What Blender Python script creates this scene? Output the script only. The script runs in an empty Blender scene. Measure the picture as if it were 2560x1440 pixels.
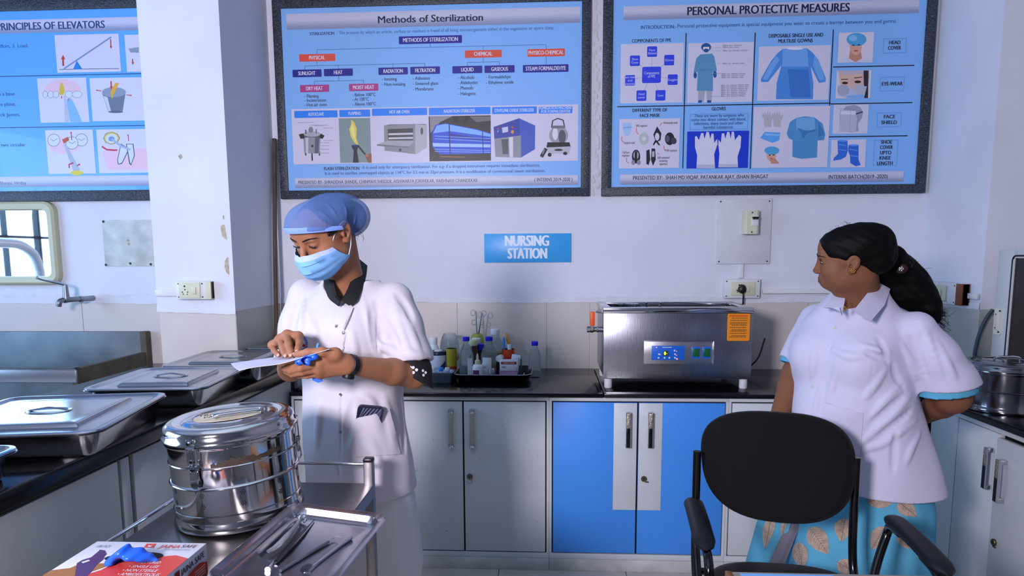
import bpy, bmesh, math, random
import numpy as np
from mathutils import Vector, Matrix, Quaternion
R = math.radians
rnd = random.Random(7)
scn = bpy.context.scene
COL = scn.collection

# ---------------------------------------------------------------- camera
FPX, CXP, CYP, CAMH = 1707.0, 1280.0, 853.0, 1.446
YAW, PIT, ROL = R(3.2), math.atan(213 / 1707), R(0.30)
_f = Vector((-math.sin(YAW) * math.cos(PIT), math.cos(YAW) * math.cos(PIT), -math.sin(PIT)))
_r0 = Vector((math.cos(YAW), math.sin(YAW), 0))
_u0 = _r0.cross(_f)
_r = _r0 * math.cos(ROL) - _u0 * math.sin(ROL)
_u = _u0 * math.cos(ROL) + _r0 * math.sin(ROL)
cd = bpy.data.cameras.new('camera')
cam = bpy.data.objects.new('camera', cd)
COL.objects.link(cam)
cam.matrix_world = Matrix(((_r.x, _u.x, -_f.x, 0), (_r.y, _u.y, -_f.y, 0), (_r.z, _u.z, -_f.z, CAMH), (0, 0, 0, 1)))
cd.sensor_width = 36
cd.lens = 36 * FPX / 2560
cd.shift_y = (CYP - 720) / 2560
cd.clip_start = 0.05
scn.camera = cam

# ---------------------------------------------------------------- world, lights, exposure
w = bpy.data.worlds.new('world')
scn.world = w
w.use_nodes = True
bg = w.node_tree.nodes['Background']
bg.inputs[0].default_value = (0.55, 0.72, 1.0, 1)
bg.inputs[1].default_value = 1.2
vs = scn.view_settings
vs.view_transform = 'Standard'
vs.look = 'None'
vs.gamma = 1
vs.use_curve_mapping = False
vs.exposure = -0.12
def area(name, loc, tgt, sx, sy, power, col, spread=180):
    l = bpy.data.lights.new(name, 'AREA')
    l.shape = 'RECTANGLE'; l.size = sx; l.size_y = sy
    l.energy = power; l.color = col; l.spread = R(spread)
    o = bpy.data.objects.new(name, l)
    COL.objects.link(o)
    o.location = loc
    o.rotation_euler = (Vector(tgt) - Vector(loc)).to_track_quat('-Z', 'Y').to_euler()
    return o
# a lamp standing behind the photographer, daylight through the side windows, a cool fill for unseen ceiling tubes and bounce
area('lamp_light', (-1.22, -0.9, 1.95), (-0.30, 3.0, 1.20), 0.46, 0.46, 128, (0.98, 0.89, 1.0))
area('window_daylight', (-4.62, 1.6, 1.75), (-1.0, 1.9, 1.1), 2.6, 1.5, 125, (0.36, 0.62, 1.0))
area('ceiling_fill', (-0.7, 1.3, 3.0), (-0.7, 1.3, 0), 2.4, 2.0, 11, (0.42, 0.70, 1.0))

FLOOR_Z, CEIL_Z, WALL_Y, RIGHT_X, LEFT_X, REAR_Y = -0.04, 3.15, 3.80, 1.99, -4.55, -2.6

def ray(px, py):
    return _f + _r * ((px - CXP) / FPX) - _u * ((py - CYP) / FPX)
def at_y(px, py, y):
    d = ray(px, py); t = y / d.y
    return Vector((d.x * t, y, CAMH + d.z * t))
def at_z(px, py, z):
    d = ray(px, py); t = (z - CAMH) / d.z
    return Vector((d.x * t, d.y * t, z))
def at_x(px, py, x):
    d = ray(px, py); t = x / d.x
    return Vector((x, d.y * t, CAMH + d.z * t))

# ---------------------------------------------------------------- materials
def lin(c):
    if isinstance(c, str):
        c = [int(c[i:i + 2], 16) / 255 for i in (1, 3, 5)]
        c = [x / 12.92 if x <= .04045 else ((x + .055) / 1.055) ** 2.4 for x in c]
    return (c[0], c[1], c[2], 1.0)
MATS = {}
def mat(name, col='#cccccc', rough=0.5, metal=0.0, spec=0.5, bump=0.0, bscale=60.0, vary=0.0, vscale=4.0, stretch=None,
        trans=0.0, ior=1.45, alpha=1.0, coat=0.0, sheen=0.0, emit=None, estr=0.0, sss=0.0, rvary=0.0, col2=None, aniso=0.0):
    if name in MATS: return MATS[name]
    m = bpy.data.materials.new(name); m.use_nodes = True
    nt = m.node_tree; b = nt.nodes['Principled BSDF']
    def S(k, v):
        if k in b.inputs: b.inputs[k].default_value = v
    c = lin(col)
    S('Base Color', c); S('Roughness', rough); S('Metallic', metal); S('Specular IOR Level', spec)
    S('Transmission Weight', trans); S('IOR', ior); S('Alpha', alpha); S('Coat Weight', coat); S('Sheen Weight', sheen)
    if sss: S('Subsurface Weight', sss); S('Subsurface Radius', (0.012, 0.005, 0.003)); S('Subsurface Scale', 1.0)
    if emit: S('Emission Color', lin(emit)); S('Emission Strength', estr)
    if vary or bump or rvary or col2:
        tc = nt.nodes.new('ShaderNodeTexCoord')
        def noise(sc, det=4):
            n = nt.nodes.new('ShaderNodeTexNoise'); n.inputs['Scale'].default_value = sc; n.inputs['Detail'].default_value = det
            if stretch:
                mp = nt.nodes.new('ShaderNodeMapping'); mp.inputs['Scale'].default_value = stretch
                nt.links.new(tc.outputs['Object'], mp.inputs[0]); nt.links.new(mp.outputs[0], n.inputs['Vector'])
            else:
                nt.links.new(tc.outputs['Object'], n.inputs['Vector'])
            return n
        if vary or col2:
            n = noise(vscale)
            r = nt.nodes.new('ShaderNodeValToRGB')
            r.color_ramp.elements[0].position = .3; r.color_ramp.elements[1].position = .7
            lo = tuple(x * (1 - vary) for x in c[:3]) + (1,); hi = lin(col2) if col2 else tuple(min(1, x * (1 + vary)) for x in c[:3]) + (1,)
            r.color_ramp.elements[0].color = lo; r.color_ramp.elements[1].color = hi
            nt.links.new(n.outputs[0], r.inputs[0]); nt.links.new(r.outputs[0], b.inputs['Base Color'])
        if rvary:
            n = noise(vscale * 2)
            r = nt.nodes.new('ShaderNodeMapRange'); r.inputs[3].default_value = max(0, rough - rvary); r.inputs[4].default_value = rough + rvary
            nt.links.new(n.outputs[0], r.inputs[0]); nt.links.new(r.outputs[0], b.inputs['Roughness'])
        if bump:
            n = noise(bscale, 3)
            bp = nt.nodes.new('ShaderNodeBump'); bp.inputs['Strength'].default_value = bump; bp.inputs['Distance'].default_value = 0.01
            nt.links.new(n.outputs[0], bp.inputs['Height']); nt.links.new(bp.outputs[0], b.inputs['Normal'])
    MATS[name] = m
    return m
def flat(col, rough=0.45):
    return mat('ink_' + col[1:], col, rough)

# ---------------------------------------------------------------- mesh collecting
_txt = {}
def text_geo(s, bold=0.0):
    key = (s, bold)
    if key in _txt: return _txt[key]
    cu = bpy.data.curves.new('t', 'FONT'); cu.body = s; cu.size = 1.0; cu.fill_mode = 'FRONT'; cu.resolution_u = 3; cu.offset = bold
    o = bpy.data.objects.new('t', cu); COL.objects.link(o)
    dg = bpy.context.evaluated_depsgraph_get()
    me = bpy.data.meshes.new_from_object(o.evaluated_get(dg))
    v = [(p.co.x, p.co.y) for p in me.vertices]; f = [tuple(p.vertices) for p in me.polygons]
    bpy.data.objects.remove(o); bpy.data.curves.remove(cu); bpy.data.meshes.remove(me)
    x0 = min((p[0] for p in v), default=0); x1 = max((p[0] for p in v), default=1)
    v = [(p[0] - x0, p[1]) for p in v]
    _txt[key] = (v, f, x1 - x0)
    return _txt[key]

class MB:
    def __init__(s):
        s.v = []; s.f = []; s.mi = []; s.sm = []; s.mats = []
    def slot(s, m):
        if m not in s.mats: s.mats.append(m)
        return s.mats.index(m)
    def add(s, v, f, m, smooth=False, M=None):
        o = len(s.v); k = s.slot(m)
        if M is not None: v = [M @ Vector(p) for p in v]
        s.v += [tuple(p) for p in v]
        s.f += [tuple(i + o for i in q) for q in f]
        s.mi += [k] * len(f); s.sm += [smooth] * len(f)
        return s
    def box(s, x0, x1, y0, y1, z0, z1, m, bev=0.0, M=None, seg=2):
        if bev <= 0:
            v = [(x, y, z) for x in (x0, x1) for y in (y0, y1) for z in (z0, z1)]
            f = [(0, 1, 3, 2), (4, 6, 7, 5), (0, 4, 5, 1), (2, 3, 7, 6), (0, 2, 6, 4), (1, 5, 7, 3)]
            return s.add(v, f, m, False, M)
        bm = bmesh.new(); bmesh.ops.create_cube(bm, size=1)
        for p in bm.verts:
            p.co = Vector((x0 + (p.co.x + .5) * (x1 - x0), y0 + (p.co.y + .5) * (y1 - y0), z0 + (p.co.z + .5) * (z1 - z0)))
        bmesh.ops.bevel(bm, geom=bm.edges[:], offset=bev, segments=seg, profile=.5, affect='EDGES')
        return s.bm(bm, m, True, M)
    def bm(s, bm, m, smooth=True, M=None):
        bm.verts.index_update()
        s.add([p.co.copy() for p in bm.verts], [tuple(q.index for q in fc.verts) for fc in bm.faces], m, smooth, M)
        bm.free(); return s
    def lathe(s, prof, m, n=32, M=None, smooth=True, cap=True):
        v = []; f = []
        for r, z in prof:
            for i in range(n):
                a = 2 * math.pi * i / n; v.append((r * math.cos(a), r * math.sin(a), z))
        for j in range(len(prof) - 1):
            for i in range(n):
                k = (i + 1) % n; f.append((j * n + i, j * n + k, (j + 1) * n + k, (j + 1) * n + i))
        if cap:
            if prof[0][0] > 1e-6: f.append(tuple(range(n - 1, -1, -1)))
            if prof[-1][0] > 1e-6: f.append(tuple((len(prof) - 1) * n + i for i in range(n)))
        return s.add(v, f, m, smooth, M)
    def cyl(s, p0, p1, r0, r1, m, n=20, smooth=True):
        p0 = Vector(p0); p1 = Vector(p1); d = p1 - p0
        M = Matrix.Translation(p0) @ d.to_track_quat('Z', 'Y').to_matrix().to_4x4()
        L = d.length
        return s.lathe([(r0, 0), (r1, L)], m, n, M, smooth)
    def tube(s, pts, r, m, n=10, closed=False, flat=1.0, up=None):
        pts = [Vector(p) for p in pts]; N = len(pts); v = []; f = []
        rr = r if isinstance(r, (list, tuple)) else [r] * N
        prev = None
        for i, p in enumerate(pts):
            a = pts[(i - 1) % N] if (closed or i > 0) else p; b = pts[(i + 1) % N] if (closed or i < N - 1) else p
            t = (b - a).normalized()
            if prev is None:
                x = Vector(up) if up else (Vector((0, 0, 1)) if abs(t.z) < .9 else Vector((1, 0, 0)))
            else: x = prev
            x = (x - t * x.dot(t)).normalized(); prev = x; y = t.cross(x)
            for k in range(n):
                an = 2 * math.pi * k / n; v.append(p + x * (rr[i] * math.cos(an) * flat) + y * (rr[i] * math.sin(an)))
        for i in range(N if closed else N - 1):
            j = (i + 1) % N
            for k in range(n):
                l = (k + 1) % n; f.append((i * n + k, i * n + l, j * n + l, j * n + k))
        if not closed: f += [tuple(range(n - 1, -1, -1)), tuple((N - 1) * n + k for k in range(n))]
        return s.add(v, f, m, True)
    def loft(s, rings, m, cap0=True, cap1=True, smooth=True, closed=True, M=None):
        n = len(rings[0]); v = [p for r in rings for p in r]; f = []
        for j in range(len(rings) - 1):
            for i in range(n if closed else n - 1):
                k = (i + 1) % n; f.append((j * n + i, j * n + k, (j + 1) * n + k, (j + 1) * n + i))
        if closed and cap0: f.append(tuple(range(n - 1, -1, -1)))
        if closed and cap1: f.append(tuple((len(rings) - 1) * n + i for i in range(n)))
        return s.add(v, f, m, smooth, M)
    def prism(s, pts, d, m, M=None, bev=0):
        """2-D outline (x, y) counter-clockwise, pulled d along local z"""
        n = len(pts); v = [(p[0], p[1], 0) for p in pts] + [(p[0], p[1], d) for p in pts]
        f = [tuple(range(n - 1, -1, -1)), tuple(range(n, 2 * n))] + [(i, (i + 1) % n, n + (i + 1) % n, n + i) for i in range(n)]
        if bev:
            bm = bmesh.new(); vv = [bm.verts.new(p) for p in v]
            for q in f: bm.faces.new([vv[i] for i in q])
            bmesh.ops.bevel(bm, geom=[e for e in bm.edges if all(abs(a.normal.z) > .5 or True for a in e.link_faces) and (abs(e.verts[0].co.z - e.verts[1].co.z) < 1e-6)], offset=bev, segments=2, profile=.5, affect='EDGES')
            return s.bm(bm, m, False, M)
        return s.add(v, f, m, False, M)
    def poly(s, pts, m, M=None):
        return s.add([(p[0], p[1], p[2] if len(p) > 2 else 0) for p in pts], [tuple(range(len(pts)))], m, False, M)
    def ball(s, c, r, m, n=16, M=None):
        r = r if isinstance(r, (tuple, list)) else (r, r, r)
        v = []; f = []; k = n // 2
        for j in range(1, k):
            t = math.pi * j / k
            for i in range(n):
                a = 2 * math.pi * i / n; v.append((c[0] + r[0] * math.sin(t) * math.cos(a), c[1] + r[1] * math.sin(t) * math.sin(a), c[2] + r[2] * math.cos(t)))
        v += [(c[0], c[1], c[2] + r[2]), (c[0], c[1], c[2] - r[2])]; T = len(v) - 2
        for j in range(k - 2):
            for i in range(n):
                l = (i + 1) % n; f.append((j * n + i, (j + 1) * n + i, (j + 1) * n + l, j * n + l))
        for i in range(n):
            l = (i + 1) % n; f.append((T, i, l)); f.append((T + 1, (k - 2) * n + l, (k - 2) * n + i))
        return s.add(v, f, m, True, M)
    def text(s, t, m, M, width=None, height=1.0, align='c', bold=0.0, z=0.0):
        """flat lettering in the local xy plane of M; width fits it, height is the size"""
        v, f, wd = text_geo(t); e = bold * height * 1.3
        sx = ((width - 2 * e) / wd) if width else height
        off = {'c': -wd * sx / 2, 'l': e, 'r': -wd * sx - e}[align]
        for i, dx in enumerate((-e, -e / 3, e / 3, e) if e > .0009 else (-e, e) if e > 0 else (0,)): s.add([(p[0] * sx + off + dx, p[1] * height, z + i * .000015) for p in v], f, m, False, M)
        return s
    def build(s, name, parent=None, world=True, sharp=None):
        me = bpy.data.meshes.new(name)
        v = s.v
        if parent is not None and world:
            L = abs_loc(parent); v = [(p[0] - L.x, p[1] - L.y, p[2] - L.z) for p in v]
        me.from_pydata(v, [], s.f)
        for m in s.mats: me.materials.append(m)
        me.polygons.foreach_set('material_index', s.mi)
        me.polygons.foreach_set('use_smooth', s.sm)
        me.update()
        if any(s.sm):
            try: me.set_sharp_from_angle(angle=R(sharp or 40))
            except Exception: pass
        o = bpy.data.objects.new(name, me); COL.objects.link(o)
        if parent is not None: o.parent = parent
        return o
def abs_loc(o):
    L = Vector(o.location); p = o.parent
    while p: L += p.location; p = p.parent
    return L
def thing(name, label, cat, loc=(0, 0, 0), rz=0.0, group=None, rot=None):
    o = bpy.data.objects.new(name, None); COL.objects.link(o); o.empty_display_size = .1
    o.location = loc; o.rotation_euler = rot if rot else (0, 0, rz)
    o['label'] = label; o['category'] = cat
    if group: o['group'] = group
    return o
def tag(o, label, cat, group=None, kind=None):
    o['label'] = label; o['category'] = cat
    if group: o['group'] = group
    if kind: o['kind'] = kind
    return o
def struct(o):
    o['kind'] = 'structure'; return o
def copy_tree(o, parent=None):
    c = o.copy(); COL.objects.link(c)
    if parent is not None: c.parent = parent
    for ch in list(o.children): copy_tree(ch, c)
    return c
def smooth_path(pts, n=8, closed=False):
    P = [Vector(p) for p in pts]; out = []; N = len(P)
    rng = range(N) if closed else range(N - 1)
    for i in rng:
        p0 = P[(i - 1) % N] if closed or i > 0 else P[i] * 2 - P[i + 1]
        p1 = P[i]; p2 = P[(i + 1) % N]; p3 = P[(i + 2) % N] if closed or i < N - 2 else p2 * 2 - p1
        for k in range(n):
            t = k / n
            out.append(.5 * ((2 * p1) + (p2 - p0) * t + (2 * p0 - 5 * p1 + 4 * p2 - p3) * t * t + (3 * p1 - p0 - 3 * p2 + p3) * t ** 3))
    if not closed: out.append(P[-1])
    return out
def rrect(x0, x1, y0, y1, r, n=5):
    out = []
    for cx, cy, a in ((x1 - r, y1 - r, 0), (x0 + r, y1 - r, 90), (x0 + r, y0 + r, 180), (x1 - r, y0 + r, 270)):
        for i in range(n + 1):
            t = R(a + 90 * i / n); out.append((cx + r * math.cos(t), cy + r * math.sin(t)))
    return out
def frame(origin, ux, uy):
    ux = Vector(ux).normalized(); uy = Vector(uy); uy = (uy - ux * uy.dot(ux)).normalized(); uz = ux.cross(uy); o = Vector(origin)
    return Matrix(((ux.x, uy.x, uz.x, o.x), (ux.y, uy.y, uz.y, o.y), (ux.z, uy.z, uz.z, o.z), (0, 0, 0, 1)))

# shared materials
STEEL = mat('brushed_steel', '#b9bac0', .30, 1.0, bump=.03, bscale=8, stretch=(4, 4, 60), rvary=.08, vscale=5)
CHROME = mat('polished_steel', '#d2d3d8', .10, 1.0, rvary=.05, vscale=6, bump=.02, bscale=12)
DULLSTEEL = mat('dull_steel', '#8f9396', .42, 1.0, vary=.25, vscale=6, rvary=.12)
GRANITE = mat('black_granite', '#0b0c10', .16, 0, .5, vary=.5, vscale=90)
WHITE_LAM = mat('white_laminate', '#c9cfd2', .38, vary=.05, vscale=3, bump=.02, bscale=120)
BLUE_LAM = mat('blue_laminate', '#4391ea', .42, vary=.03, vscale=3)
BLACKPL = mat('black_plastic', '#0a0a0c', .4)
WHITEPL = mat('white_plastic', '#d9dadb', .35)
CREAMPL = mat('cream_plastic', '#cfcfb4', .4, vary=.05, vscale=9)
SCREW = mat('screw_head', '#2a2b2e', .5, .4)
GLASS = mat('clear_plastic', '#eef4f8', .06, 0, .5, trans=1.0, ior=1.18)
# ================================================================ the room
def paint_mat(name, col, dirt=.06, b=.10):
    m = mat(name, col, .75, spec=.25, vary=dirt, vscale=2.2, bump=b, bscale=14)
    return m
WALL = paint_mat('wall_paint', '#d9dce6')
WALLB = paint_mat('low_bounce_ceiling_paint', '#b4b9c2')  # darkened so the unseen ceiling bounces less light
WALLC = paint_mat('low_bounce_wall_paint', '#a3a1a9')  # darkened so the rear and right walls bounce less light
DADO = mat('dado_tiles', '#cbc3bd', .35, vary=.05, vscale=3)
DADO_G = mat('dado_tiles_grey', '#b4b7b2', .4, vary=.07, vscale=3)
PLASTER = mat('rough_plaster', '#d6d8e0', .85, bump=.25, bscale=40, vary=.05, vscale=14)
CHIP = mat('bare_plaster', '#b4a78f', .9, vary=.25, vscale=60)
GROUT = mat('grout', '#6f6a66', .8)

# floor with joints between its tiles
fm = mat('marble_tiles', '#b9b5af', .28, vary=.12, vscale=7)
b = MB()
b.box(LEFT_X - .1, 2.4, REAR_Y - .1, 3.95, FLOOR_Z - .12, FLOOR_Z - .004, GROUT)
x = LEFT_X
ty = [REAR_Y + .6 * i for i in range(11)]
for i in range(12):
    for y in ty:
        x0 = LEFT_X + .6 * i + .11
        b.box(x0 + .002, x0 + .598, y + .002, y + .598, FLOOR_Z - .006, FLOOR_Z, fm)
struct(b.build('floor'))
b = MB(); b.box(LEFT_X - .15, 2.4, REAR_Y - .15, 3.95, CEIL_Z, CEIL_Z + .1, WALLB); struct(b.build('ceiling'))
def wavy_lip(b, pts, h=.012, seed=1, up=.02):
    """the torn edge of the wall plaster just above the tiles: a thin strip of lumps along a line"""
    rr = random.Random(seed)
    for p, q, n in pts:
        p = Vector(p); q = Vector(q); L = (q - p).length; k = max(2, int(L / .02)); d = (q - p) / k; t = d.normalized()
        out = n
        top = []; bot = []
        off = 0
        for i in range(k + 1):
            off = off * .85 + rr.uniform(-.0022, .0022)
            c = p + d * i
            bot.append(c + Vector((0, 0, off)) + Vector(out) * .0035); top.append(c + Vector((0, 0, up + rr.uniform(-.004, .006))) + Vector(out) * .0008)
        bk = [Vector((v.x, v.y, v.z)) - Vector(out) * .009 for v in bot]
        b.add(bot + top + bk, [(i, i + 1, k + 2 + i, k + 1 + i) for i in range(k)] + [(2 * k + 2 + i, 2 * k + 3 + i, i + 1, i) for i in range(k)], PLASTER, False)
# back wall
b = MB()
b.box(LEFT_X - .1, 2.35, WALL_Y, WALL_Y + .12, FLOOR_Z - .1, CEIL_Z + .05, WALL)
wavy_lip(b, [((-1.53, WALL_Y - .006, 1.188), (1.99, WALL_Y - .006, 1.188), (0, -1, 0))], seed=3, up=.03)
wavy_lip(b, [((LEFT_X, WALL_Y - .006, 1.188), (-1.92, WALL_Y - .006, 1.188), (0, -1, 0))], seed=5, up=.05)
struct(b.build('wall_back'))
b = MB()
for x0, x1 in ((-1.53, -.52), (-.515, -.02), (-.015, .22), (.225, .80), (.805, 1.40), (1.405, 1.985)):
    b.box(x0, x1, WALL_Y - .007, WALL_Y, FLOOR_Z, 1.19, DADO)
for x0, x1 in ((-4.5, -3.3), (-3.297, -2.7), (-2.697, -1.92)):
    b.box(x0, x1, WALL_Y - .007, WALL_Y, FLOOR_Z, 1.19, DADO)
struct(b.build('trim_1'))
# plaster scar beside the right edge of the middle poster
b = MB()
rr = random.Random(4)
for i in range(46):
    z = 1.78 + 1.0 * i / 45; xx = .243 + rr.uniform(-.016, .016)
    b.ball((xx, WALL_Y, z), (rr.uniform(.006, .02), .004, rr.uniform(.010, .03)), PLASTER, 8)
struct(b.build('trim_2'))
# column
b = MB()
b.box(-1.92, -1.53, 3.24, WALL_Y, 1.185, CEIL_Z + .02, WALL)
b.box(-1.915, -1.535, 3.245, WALL_Y, FLOOR_Z, 1.19, DADO)
wavy_lip(b, [((-1.925, 3.243, 1.185), (-1.53, 3.243, 1.172), (0, -1, 0))], seed=9, up=.03)
wavy_lip(b, [((-1.534, 3.24, 1.186), (-1.534, WALL_Y, 1.186), (1, 0, 0))], seed=10, up=.02)
def chip(pts, y=3.239):
    vv = [at_y(px, py, 3.2385) for px, py in pts]
    n = len(vv); b.add([tuple(v) for v in vv] + [(v.x, 3.2405, v.z) for v in vv], [tuple(range(n))[::-1]] + [(i, (i + 1) % n, n + (i + 1) % n, n + i) for i in range(n)], CHIP)
chip([(551, 567), (556, 562), (561, 562), (564, 580), (567, 600), (561, 596), (555, 590)])
chip([(563, 650), (567, 644), (570, 643), (572, 670), (573, 688), (567, 683), (561, 668)])
chip([(556, 540), (559, 538), (561, 548), (558, 549)]); chip([(445, 390), (452, 385), (456, 393), (450, 398)])
struct(b.build('wall_column'))
# side tiles of the column face are greyer
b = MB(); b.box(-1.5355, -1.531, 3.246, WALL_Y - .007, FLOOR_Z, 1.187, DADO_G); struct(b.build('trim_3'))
# right pillar and right wall
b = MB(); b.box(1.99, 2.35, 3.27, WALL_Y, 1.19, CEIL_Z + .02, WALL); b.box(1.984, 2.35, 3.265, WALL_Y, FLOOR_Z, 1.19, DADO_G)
wavy_lip(b, [((1.986, WALL_Y, 1.188), (1.986, 3.27, 1.188), (-1, 0, 0))], seed=12, up=.03)
struct(b.build('wall_right_pillar'))
b = MB(); b.box(2.28, 2.40, REAR_Y - .1, 3.27, FLOOR_Z - .1, CEIL_Z + .05, WALLC); struct(b.build('wall_right'))
b = MB(); b.box(LEFT_X - .1, 2.4, REAR_Y - .12, REAR_Y, FLOOR_Z - .1, CEIL_Z + .05, WALLC); struct(b.build('wall_rear'))
# left wall with its barred window
b = MB()
Y0, Y1, Z0, Z1 = .35, 2.85, .98, 2.45
b.box(LEFT_X - .1, LEFT_X, REAR_Y, Y0, FLOOR_Z - .1, CEIL_Z + .05, WALL); b.box(LEFT_X - .1, LEFT_X, Y1, WALL_Y, FLOOR_Z - .1, CEIL_Z + .05, WALL)
b.box(LEFT_X - .1, LEFT_X, Y0, Y1, FLOOR_Z - .1, Z0, WALL); b.box(LEFT_X - .1, LEFT_X, Y0, Y1, Z1, CEIL_Z + .05, WALL)
struct(b.build('wall_left'))
dk = mat('dark_window_steel', '#14181c', .5, .3)
b = MB()
for y in (Y0, .85, 1.22, 1.60, 1.98, 2.36, Y1 - .05):
    b.box(LEFT_X - .06, LEFT_X - .01, y, y + (.032 if y not in (1.22, 1.98) else .014), Z0, Z1, dk)
for z in (Z0, 1.62, Z1 - .05): b.box(LEFT_X - .06, LEFT_X - .01, Y0, Y1, z, z + .022, dk)
win = struct(b.build('window_1'))

# a white bent pipe beside that window, seen only in the mirror
def mirrored(px, py, x):
    p = at_y(px, py, WALL_Y - .014); v = Vector((0, 2 * (WALL_Y - .014), CAMH)); return v + (p - v) * (x / p.x)
b = MB(); pts = [mirrored(q[0], q[1], -4.32) for q in ((-30, 607), (10, 607), (52, 612), (84, 634), (99, 668), (104, 700))]
b.tube(smooth_path(pts + [Vector((-4.32, pts[-1].y, .6)), Vector((-4.32, pts[-1].y, FLOOR_Z))], 5), .040, mat('white_pipe', '#dfe3e8', .4), 14)
b.tube([pts[0], Vector((LEFT_X, pts[0].y + .02, pts[0].z))], .040, MATS['white_pipe'], 14)
tag(b.build('pipe'), 'white bent pipe by the barred window, seen in the mirror over the sink', 'pipe')
# ================================================================ worktops and cabinets
BLACKGAP = mat('cabinet_shadow_gap', '#08090a', .7)
HCHROME = mat('handle_chrome', '#c9cacf', .14, 1.0)
HIVORY = mat('handle_ivory', '#a8a698', .4, .2, vary=.1, vscale=40)
HBLACK = mat('handle_black', '#0c0d10', .25)
HENG = mat('handle_engraved', '#b3ab98', .32, .7, vary=.4, vscale=160, bump=.4, bscale=200)
BRASS = mat('lock_brass', '#6d6552', .4, .9)
b = MB()
b.box(-1.22, .2445, 3.08, 3.79, .80, .82, GRANITE, .004); b.box(.2475, 1.70, 3.08, 3.79, .80, .82, GRANITE, .004)
tag(b.build('worktop'), 'polished black granite worktop along the wall under the two posters', 'worktop')
b = MB(); b.box(-1.95, -1.22, .2, 3.235, .88, .93, GRANITE, .006); b.box(-1.525, -1.222, 3.235, 3.785, .88, .93, GRANITE, .006)
tag(b.build('worktop'), 'dark raised worktop carrying the row of lidded steel trays', 'worktop')
b = MB(); b.box(1.69, 2.27, 1.2, 3.078, .79, .82, GRANITE, .004); b.box(1.702, 1.98, 3.08, 3.785, .79, .82, GRANITE, .004)
tag(b.build('worktop'), 'black worktop along the right wall under the steel drum', 'worktop')

def add_handle(door, M, kind):
    """M maps x across, y up, z out of the door"""
    b = MB()
    if kind == 'ivory':
        b.box(-.010, .010, -.075, .075, .020, .030, HIVORY, .003, M)
        for s in (-1, 1): b.box(-.011, .011, s * .082 - .010, s * .082 + .010, 0, .032, HCHROME, .003, M)
    else:
        b.box(-.009, .009, -.080, .010, .022, .030, HBLACK, .002, M)
        b.box(-.009, .009, .010, .080, .022, .0302, HENG, .002, M)
        b.box(-.0105, -.0085, -.08, .082, .018, .031, HCHROME, 0, M); b.box(.0085, .0105, -.08, .082, .018, .031, HCHROME, 0, M)
        for s in (-1, 1): b.box(-.011, .011, s * .074 - .009, s * .074 + .009, 0, .028, HCHROME, .003, M)
    return b.build('handle', door)
def add_lock(door, M, ring):
    b = MB(); b.lathe([(.0135, 0), (.0135, .005), (.011, .008), (0, .008)], BRASS, 24, M)
    b.box(-.0015, .0015, -.006, .006, .008, .0084, BLACKGAP, 0, M)
    if ring: b.tube([M @ Vector((.012 * math.cos(a), -.018 + .013 * math.sin(a), .010)) for a in [i * math.pi / 8 for i in range(16)]], .0012, HCHROME, 6, True)
    else: b.box(.004, .020, -.016, -.010, .006, .010, BRASS, .001, M)
    return b.build('lock', door)
def unit(label, x0, x1, doors, yf=3.10, wide=True):
    """cupboard against the back wall; doors: (x0, x1, material, handle x, lock x or None, stripe)"""
    t = thing('cupboard', label, 'cupboard', ((x0 + x1) / 2, 3.45, FLOOR_Z))
    b = MB(); b.box(x0, x1, yf + .012, 3.79, .02, .7995, BLACKGAP)
    b.build('carcass', t)
    b = MB()
    b.box(x0, x1, yf, yf + .03, .781, .7995, WHITE_LAM, .001); b.box(x0, x1, yf, yf + .03, .018, .044, WHITE_LAM, .001)
    b.box(x0, x0 + .0115, yf, yf + .03, .044, .781, WHITE_LAM); b.box(x1 - .0115, x1, yf, yf + .03, .044, .781, WHITE_LAM)
    b.build('face_frame', t)
    b = MB(); b.box(x0, x1, yf - .004, yf + .02, FLOOR_Z, .017, mat('plinth_board', '#bfc0bf', .5, vary=.18, vscale=9), .002); b.build('plinth', t)
    for (d0, d1, m, hx, lx, stripe, hk) in doors:
        b = MB(); b.box(d0 + .0025, d1 - .0025, yf - .001, yf + .016, .0505, .7745, m, .0012)
        if stripe: b.box(max(stripe[0], d0 + .003), min(stripe[1], d1 - .003), yf - .0022, yf - .0005, .264, .773, WHITE_LAM, .0004)
        if m is WHITE_LAM:
            rr = random.Random(int(d0 * 100))
            for i in range(5):
                xx = rr.uniform(d0 + .03, d1 - .03); zz = rr.uniform(.08, .74)
                b.box(xx, xx + rr.uniform(.004, .012), yf - .0013, yf - .0009, zz, zz + rr.uniform(.002, .006), flat('#9aa0a6'))
        dr = b.build('door', t)
        add_handle(dr, frame((hx, yf - .002, .651), (1, 0, 0), (0, 0, 1)), hk)
        if lx is not None: add_lock(dr, frame((lx, yf - .0022, .416), (1, 0, 0), (0, 0, 1)), hk == 'ivory')
    return t
W_, B_ = WHITE_LAM, BLUE_LAM
unit('white laminate cupboard with ivory bar handles, left of the blue one', -.803, -.003, [(-.788, -.4055, W_, -.459, None, None, 'ivory'), (-.4025, -.018, W_, -.361, -.376, None, 'ivory')])
unit('bright blue laminate cupboard with white strips round its two handles', -.002, .814, [(.013, .4035, B_, .3585, None, (.295, .4032), 'black'), (.4065, .801, B_, .4595, .437, (.4068, .516), 'black')])
unit('white laminate cupboard behind the black chair, right of the blue one', .815, 1.66, [(.829, 1.236, W_, 1.19, None, None, 'black'), (1.239, 1.647, W_, 1.285, 1.262, None, 'black')])
unit('white laminate cupboard hidden behind the masked nurse', -1.218, -.804, [(-1.205, -.817, W_, -.86, None, None, 'ivory')])
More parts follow.
